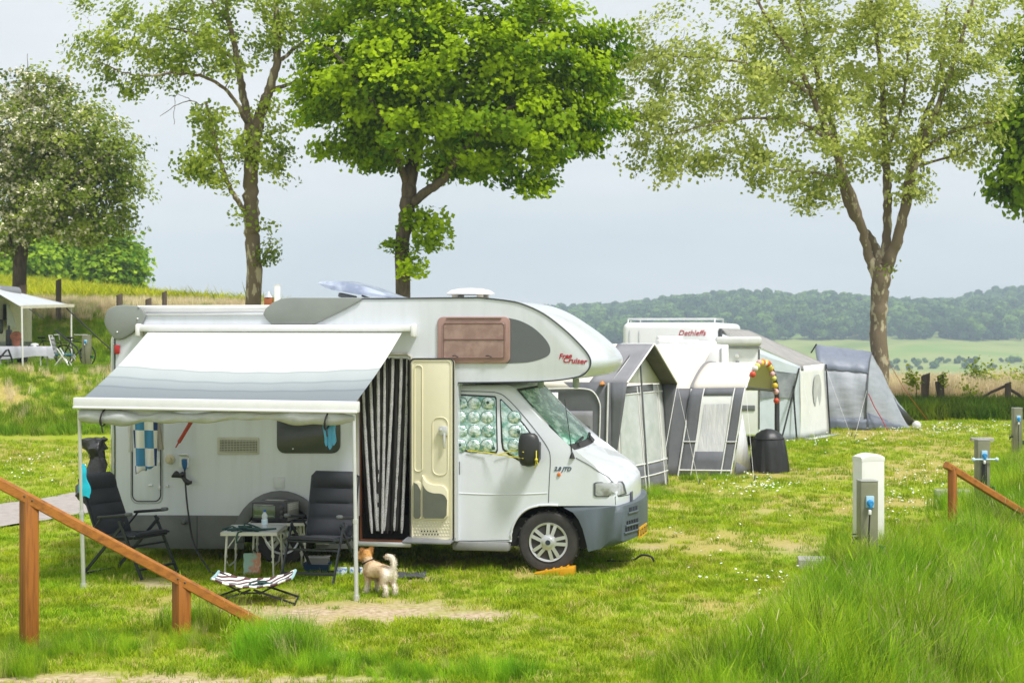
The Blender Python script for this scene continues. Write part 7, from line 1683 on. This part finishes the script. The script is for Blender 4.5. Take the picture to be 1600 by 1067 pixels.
# ---- black covered barbecue
bq = gz(P(1201, 732, 29.3)); tq_ = thing('barbecue_cover', 'black plastic cover over a round barbecue, in front of the lantern arch', 'barbecue', tuple(bq)); OFF[tq_.name] = Vector()
rows = []
for k, (r, z) in enumerate(((.345, .0), (.335, .12), (.315, .3), (.295, .48), (.275, .60), (.225, .70), (.13, .765), (.05, .79))):
    rows.append([((r*(1+(.10*sin(a*7+k*.35)+.06*sin(a*17+k*.25)+.03*sin(a*29))*max(0, 1-z/.74)**.5))*cos(a), (r*.9*(1+.05*sin(a*11+k*.4)*max(0, 1-z/.75)))*sin(a), z) for a in np.linspace(0, 2*pi, 73)[:-1]])
b = MB(); b.grid(rows, closed=True); b.poly(rows[-1]); b.build('cover', mat('cover_black', (.022, .023, .026), .45, bump=.4, bscale=9), tq_, smooth=60)
b = MB(); b.tube([(.28*cos(a), .25*sin(a), .615) for a in np.linspace(0, 2*pi, 25)[:-1]], .012, 6, closed=True); b.build('hem', BLACK, tq_)

# ================================================================ right fence line and shrubs
POST = mat('post_weathered', (.15, .11, .08), .95, col2=(.08, .06, .045), scale=6, bump=.6, bscale=30, stretch=(1, 1, .3))
def fence_post(name, label, px, pt, D, r, lean=0, group=None, grp_off=.3):
    q = P(px, pt, D); zb = tz(q.x, D); t = thing(name, label, 'fence post', (q.x, D, zb), 0, group); OFF[t.name] = Vector(); h = q.z-zb
    b = MB(); n = 9; rows = []
    for k in range(7):
        z = h*k/6-(.1 if k == 0 else 0); rows.append([(lean*h*k/6+r*(1+.14*sin(a*3+px)+.06*sin(k*3+a))*cos(a), r*(1+.1*cos(a*2+px))*sin(a), z+(.04*cos(a) if k == 6 else 0)) for a in np.linspace(0, 2*pi, n+1)[:-1]])
    b.grid(rows, closed=True); b.poly(rows[-1]); b.poly(rows[0]); b.build('post', POST, t, smooth=60); return t
fence_post('fence_post', 'thick weathered fence post right of the plane tree trunk, leaning right', 1444, 584, 50.5, .11, .07, 'old posts at the right field edge')
fence_post('fence_post', 'thin short stake touching the thick weathered fence post', 1441, 587, 50.7, .04, 0, 'old posts at the right field edge')
st = fence_post('fence_post', 'forked old stump with a green shoot, between the two fence posts', 1471, 586, 50.2, .10, -.02, 'old posts at the right field edge')
b = MB(); b.tube([(-.02, 0, .35), (-.10, 0, .75), (-.15, 0, 1.05)], [.09, .07, .06], 8); b.build('fork', POST, st)
fp = fence_post('fence_post', 'fence post with slanting rails on both sides near the right picture edge', 1575, 598, 50, .10, 0, 'old posts at the right field edge')
zr_ = 1.25
b = MB(); b.tube([(0, 0, .95), (-.5, .1, .72), (-.95, .1, .45)], [.05, .045, .03], 7); b.tube([(0, 0, .85), (.35, .1, .65), (.9, .1, .2)], [.05, .05, .04], 7); b.build_each('rail', POST, fp)
YG = leaf_mat('leaf_yellow_green', (.20, .30, .015), (.52, .58, .04), trans=.4); DG = leaf_mat('leaf_shrub', (.10, .18, .02), (.28, .36, .05), trans=.4)
def shrub(label, pts, D, n, lm, sz=.09, r=.12, name='shrub', group='young shrubs at the field edge'):
    q = P(pts[0][0], pts[0][1], D); t = thing(name, label, 'shrub', (q.x, D, tz(q.x, D)), 0, group); C = []
    ps = [P(x, y, D) for x, y in pts]
    for k in range(n):
        s = random.random()*(len(ps)-1); i = int(s); p = ps[i].lerp(ps[min(i+1, len(ps)-1)], s-i); C.append(np.array(p)+RNG.normal(size=3)*r)
    C = np.array(C); V, Fq, nf = leaf_faces(C, np.full(len(C), sz), .4); npmesh('foliage', V-np.array(t.location)[None], Fq, lm, t, attrs={'rnd': ('FACE', RNG.uniform(0, 1, len(Fq)))})
    b = MB(); b.tube([Vector((0, 0, -.05))]+[p-Vector(t.location) for p in ps], .014, 5); b.build('stem', BARK_DARK, t)
shrub('bright yellow green sapling leaning left of the thick fence post', [(1432, 603), (1425, 592), (1418, 584)], 50, 170, YG, .10, .12)
shrub('green shoot growing on the forked stump', [(1474, 600), (1474, 592), (1473, 586)], 50.0, 60, YG, .09, .09)
shrub('rounded green bush in the dry reeds left of the slanting rail', [(1524, 592), (1526, 584), (1529, 581)], 54, 240, DG, .11, .24)
shrub('low yellow green bush in the reeds below the rounded bush', [(1515, 622), (1515, 614), (1517, 609)], 50.5, 200, YG, .09, .2)
shrub('yellow green bush against the right picture edge', [(1598, 600), (1600, 592), (1604, 585)], 53, 240, YG, .11, .28)
shrub('pale green shrub behind the post with slanting rails', [(1556, 606), (1555, 596), (1553, 590)], 54, 260, YG, .10, .28)
# ================================================================ upper left: fence posts, camper, table, bicycle
G2 = 'old posts along the left field edge'
for px, pt, D, r, lab in ((92, 437, 60, .10, 'pale weathered post in the dry grass right of the hawthorn trunk'), (187, 460, 57, .11, 'dark short fence post directly above the grey corner moulding'), (232, 467, 57, .11, 'lowest of the dark fence posts above the motorhome roof rail'), (257, 456, 58, .09, 'tallest dark fence post above the motorhome roof rail'), (36, 446, 57, .13, 'dark broad stump beside the hawthorn trunk')):
    fence_post('fence_post', lab, px, pt, D, r, 0, G2)
# red-brown box with pale cone and white post
q = P(420, 476, 31); t = thing('pipe_hood', 'red brown square box with a pale pointed cap, above the motorhome roof rail', 'chimney', (q.x, q.y, 0)); OFF[t.name] = Vector(); zt = q.z
b = MB(); b.bbox((0, 0, zt+.03), (.16, .16, .22), .008); b.build('box', mat('box_redbrown', (.36, .10, .03), .6), t); b = MB(); b.lathe([(.10, 0), (.085, .02), (.0, .13)], (0, 0, zt+.14), 'z', 12); b.build('cone_cap', mat('zinc', (.55, .60, .66), .4, metal=.4), t); b = MB(); b.bbox((0, 0, (zt-.08)/2), (.09, .09, zt-.08), .006); b.build('post', POST, t)
q = P(433.5, 446, 31); t = thing('marker_post', 'plain white post beside the red brown box above the motorhome roof', 'post', (q.x, q.y, 0)); OFF[t.name] = Vector(); b = MB(); b.bbox((0, 0, q.z/2), (.11, .11, q.z), .01); b.build('post', WPLAST, t); b = MB(); b.bbox((0, 0, q.z+.006), (.12, .12, .012), .004); b.build('cap', WPLAST, t)
# camper with awning on the upper terrace
ZT = 1.5
q = P(-52, 560, 51.5); cv = thing('camper_van', 'cream camper van cut by the left picture edge with its grey awning out', 'camper van', (q.x, q.y, ZT)); OFF[cv.name] = Vector()
b = MB(); b.bbox((0, 1.0, 1.25), (2.35, 4.4, 2.1), .15, seg=4); b.build('camper_body', mat('camper_cream', (.70, .68, .58), .4), cv)
b = MB(); b.bbox((1.19, .3, 1.75), (.02, .7, .5), .01); b.build('window', MATS['caravan_window'], cv)
b = MB(); b.bbox((1.185, 1.0, .55), (.03, 4.0, .5), .01); b.build('skirt', GREYP, cv)
b = MB(); b.bbox((.4, 1.2, 2.45), (1.4, 2.2, .35), .15, seg=3); b.build('roof_box', mat('roofbox_grey', (.22, .23, .25), .4), cv)
for y in (-.4, 2.3):
    b = MB(); b.lathe([(.0, .02), (.2, .02), (.31, .03), (.33, -.02), (.33, -.16)], (1.15, y, .33), 'x', 20); b.build('wheel', TYRE, cv)
aw_ = [P(-40, 436, 50.0), P(0, 450, 54.5), P(115, 477.5, 54.3), P(34, 479.5, 49.0)]
tb2 = Vector(cv.location)
b = MB(); sheet(b, [p-tb2 for p in aw_], 8, 8, .03); o_ = b.build('awning', mat('awning_pale', (.55, .58, .60), .6, col2=(.45, .48, .50), scale=2, stretch=(.2, 3, 1)), cv); md = o_.modifiers.new('t', 'SOLIDIFY'); md.thickness = .02
b = MB(); b.bar(aw_[3]-tb2, aw_[2]-tb2, .06, .10); b.build('awning_rail', mat('rail_cream', (.72, .68, .55), .4), o_)
for p, (bx, by) in ((aw_[3], (35.5, 575)), (aw_[2]-Vector((.08, 0, 0)), (111.5, 571))):
    gq = Vector((((bx-800)/F)*p.y, p.y, ZT)); b = MB(); b.tube([p-tb2, gq-tb2], .028, 8); b.build('awning_leg', WPLAST, o_)
b = MB(); b.tube([P(104, 482, 54)-tb2, P(152, 527, 52.0)-tb2, P(172, 545, 51)-tb2], .022, 5); b.tube([P(46, 483, 49.3)-tb2, P(68, 498, 48.5)-tb2], .014, 5); b.tube([P(87, 516, 50)-tb2, P(120, 543, 49)-tb2, P(127, 560, 48.8)-tb2], .03, 5); b.build_each('awning_strap', BLACK, o_)
b = MB(); b.bbox((1.24, -.6, 1.28), (.1, .45, .45), .1, seg=3); b.build('spare_wheel_cover', mat('cover_dark', (.05, .055, .06), .5), cv)
# windbreak sheet
b = MB(); w0 = [P(10, 474, 51.2), P(15, 474, 52.5), P(26, 512, 52.5), P(11, 514, 51.2)]; sheet(b, w0, 4, 4, .02); o_ = b.build('windbreak', mat('sheet_pale', (.66, .70, .72), .6), None); md = o_.modifiers.new('t', 'SOLIDIFY'); md.thickness = .01; tag(o_, 'pale triangular sheet hanging beside the camper under its awning', 'windbreak')
# table with cloth
tl_ = P(38, 541, 49.8); tt = thing('garden_table', 'table under a pale hanging cloth in front of the camper awning leg', 'table', (tl_.x, tl_.y, ZT)); OFF[tt.name] = Vector()
h_ = tl_.z-ZT; rows = []
for k, (f, z) in enumerate(((0.02, h_), (.6, h_), (1.0, h_), (1.04, h_-.06), (1.07, h_-.16), (1.09, h_-.30))):
    rows.append([(.78*f*(abs(cos(a))**.5)*(1 if cos(a) > 0 else -1)*(1+.02*sin(a*9)*(k > 2)), .5*f*(abs(sin(a))**.5)*(1 if sin(a) > 0 else -1), z-(.10*max(0, sin(a*3+1))*(k == 5))) for a in np.linspace(0, 2*pi, 49)[:-1]])
b = MB(); b.grid(rows, closed=True); b.build('cloth', mat('tablecloth', (.55, .55, .62), .8, col2=(.46, .46, .53), scale=4, bump=.3, bscale=8), tt, smooth=60)
for i in (-1, 1):
    for j in (-1, 1): b = MB(); b.tube([(i*.6, j*.35, h_-.03), (i*.62, j*.37, 0)], .022, 6); b.build('leg', WPLAST, tt)
b = MB(); b.sphere((.38, -.2, h_+.05), (.13, .1, .05), 10, 6); b.sphere((.45, -.45, h_-.08), (.09, .05, .13), 10, 6); o_ = b.build('crumpled_cloth', mat('cloth_white', (.72, .72, .72), .8), None, smooth=60); o_.location = tt.location; tag(o_, 'crumpled white cloth on the right end of the covered table', 'cloth')
q = P(25.5, 538, 50.1); b = MB(); b.lathe([(0, 0), (.10, 0), (.15, .22), (.13, .23), (0, .22)], (q.x, q.y, ZT+h_), 'z', 16); b.sphere((q.x, q.y, ZT+h_+.30), (.20, .17, .17), 12, 8); tag(b.build('plant_pot', mat('terracotta', (.34, .12, .06), .8, var=.2), None, smooth=50), 'terracotta coloured pot standing on the covered table by the camper', 'pot')
q = P(14, 538, 50.2); b = MB(); b.bbox((q.x, q.y, ZT+h_+.26), (.16, .2, .52), .03); b.bbox((q.x, q.y, ZT+h_+.58), (.06, .08, .14), .02); tag(b.build('coffee_flask', mat('flask_black', (.02, .022, .025), .4), None), 'tall black flask shape on the covered table beside the pot', 'flask')
# striped folding chair
q = P(96, 573, 50.6); fcx = thing('folding_chair', 'white folding chair with black striped back beside the bicycle', 'chair', (q.x, q.y, ZT), radians(185)); OFF[fcx.name] = Vector()
b = MB(); sheet(b, ((.30, -.24, .95), (.30, .24, .95), (.17, .24, .30), (.17, -.24, .30)), 4, 8); o_ = b.build('backrest', mat('stripe_dark', (.05, .05, .055), .8, col2=(.45, .45, .44), scale=26, stretch=(.01, .01, 1), thresh=(.48, .52)), fcx); md = o_.modifiers.new('t', 'SOLIDIFY'); md.thickness = .03
b = MB(); b.bbox((-.08, 0, .40), (.50, .46, .04), .015); b.build('seat', mat('seat_blue', (.02, .19, .32), .7), fcx)
for y in (-.25, .25):
    b = MB(); b.tube([(.10, y, .60), (-.30, y, .0)], .02, 6); b.build('leg', WPLAST, fcx); b = MB(); b.tube([(-.12, y, .42), (.20, y, .0)], .02, 6); b.build('leg', WPLAST, fcx)
b = MB(); b.tube([(.18, -.25, .35), (.34, -.25, 1.0), (.34, .25, 1.0), (.18, .25, .35)], .018, 6); b.build('frame', WPLAST, fcx)
# black folding chairs at the far left
for px, lab, ang in ((2, 'black folding chair cut by the left picture edge before the covered table', 20),):
    q = P(px, 575, 48.6); t = thing('folding_chair', lab, 'chair', (q.x, q.y, ZT), radians(ang)); OFF[t.name] = Vector()
    b = MB(); b.tube([(-.3, -.25, 0), (.15, -.25, .55), (.2, -.25, .58), (.3, -.25, .3), (.35, -.25, 0)], .022, 6); b.build('leg', BLACK, t); b = MB(); b.tube([(-.3, .25, 0), (.15, .25, .55), (.2, .25, .58), (.3, .25, .3), (.35, .25, 0)], .022, 6); b.build('leg', BLACK, t)
    b = MB(); b.bbox((0, 0, .38), (.5, .48, .04), .015); b.build('seat', CLOTH, t); b = MB(); b.bbox((-.28, 0, .65), (.04, .46, .5), .015); b.build('backrest', CLOTH, t)
# bicycle
def bicycle(label, px, D, ang, col):
    q = P(px, 571, D); t = thing('bicycle', label, 'bicycle', (q.x, q.y, ZT), radians(ang), 'bicycles on the upper terrace'); OFF[t.name] = Vector(); r = .33
    for x in (-.52, .52):
        b = MB(); b.tube([(x+r*cos(a), 0, r+.015+r*sin(a)) for a in np.linspace(0, 2*pi, 29)[:-1]], .022, 6, closed=True); w_ = b.build('wheel', BLACK, t)
        b = MB()
        for k in range(10): a = pi*k/10; b.tube([(x+r*cos(a), 0, r+.015+r*sin(a)), (x-r*cos(a), 0, r+.015-r*sin(a))], .003, 3)
        b.lathe([(.03, -.04), (.03, .04)], (x, 0, r+.015), 'y', 8); b.build('spokes', ALU, w_)
    b = MB(); bb_, se, hd2, rw_, fw = (-.05, 0, .30), (-.20, 0, .82), (.36, 0, .84), (-.52, 0, r+.015), (.52, 0, r+.015)
    for a_, c_ in ((bb_, se), (se, (.33, 0, .76)), (bb_, (.38, 0, .68)), (bb_, rw_), (se, rw_), (hd2, fw)): b.tube([a_, c_], .019, 6)
    b.build('frame', mat('bike_'+col, (.02, .022, .028), .35), t)
    b = MB(); b.bbox((-.23, 0, .92), (.26, .14, .06), .025); b.tube([(-.2, 0, .8), (-.23, 0, .92)], .014, 6); b.build('saddle', BLACK, t)
    b = MB(); b.tube([(.36, 0, .82), (.33, 0, 1.0)], .015, 6); b.tube([(.20, -.28, 1.02), (.34, -.2, 1.02), (.34, .2, 1.02), (.20, .28, 1.02)], .014, 6); b.build('handlebar', ALU, t)
    b = MB(); b.bbox((-.56, 0, .74), (.36, .13, .02), .005); b.tube([(-.45, .06, .74), (-.52, .03, .36)], .008, 5); b.build('luggage_rack', BLACK, t)
    b = MB(); b.lathe([(.09, -.01), (.09, .01)], (bb_[0], -.05, .30), 'y', 14); b.bar((-.05, -.07, .30), (.08, -.08, .18), .02, .02); b.bar((-.05, .07, .30), (-.18, .08, .42), .02, .02); b.build('crank', ALU, t)
bicycle('dark bicycle leaning by the grey power post on the terrace', 118, 52.6, -28, 'dark')
bicycle('dark bicycle behind the covered table and striped chair', 76, 53.6, 10, 'dark')
make_lawn(); make_tall(); make_banks(); far_crowns()
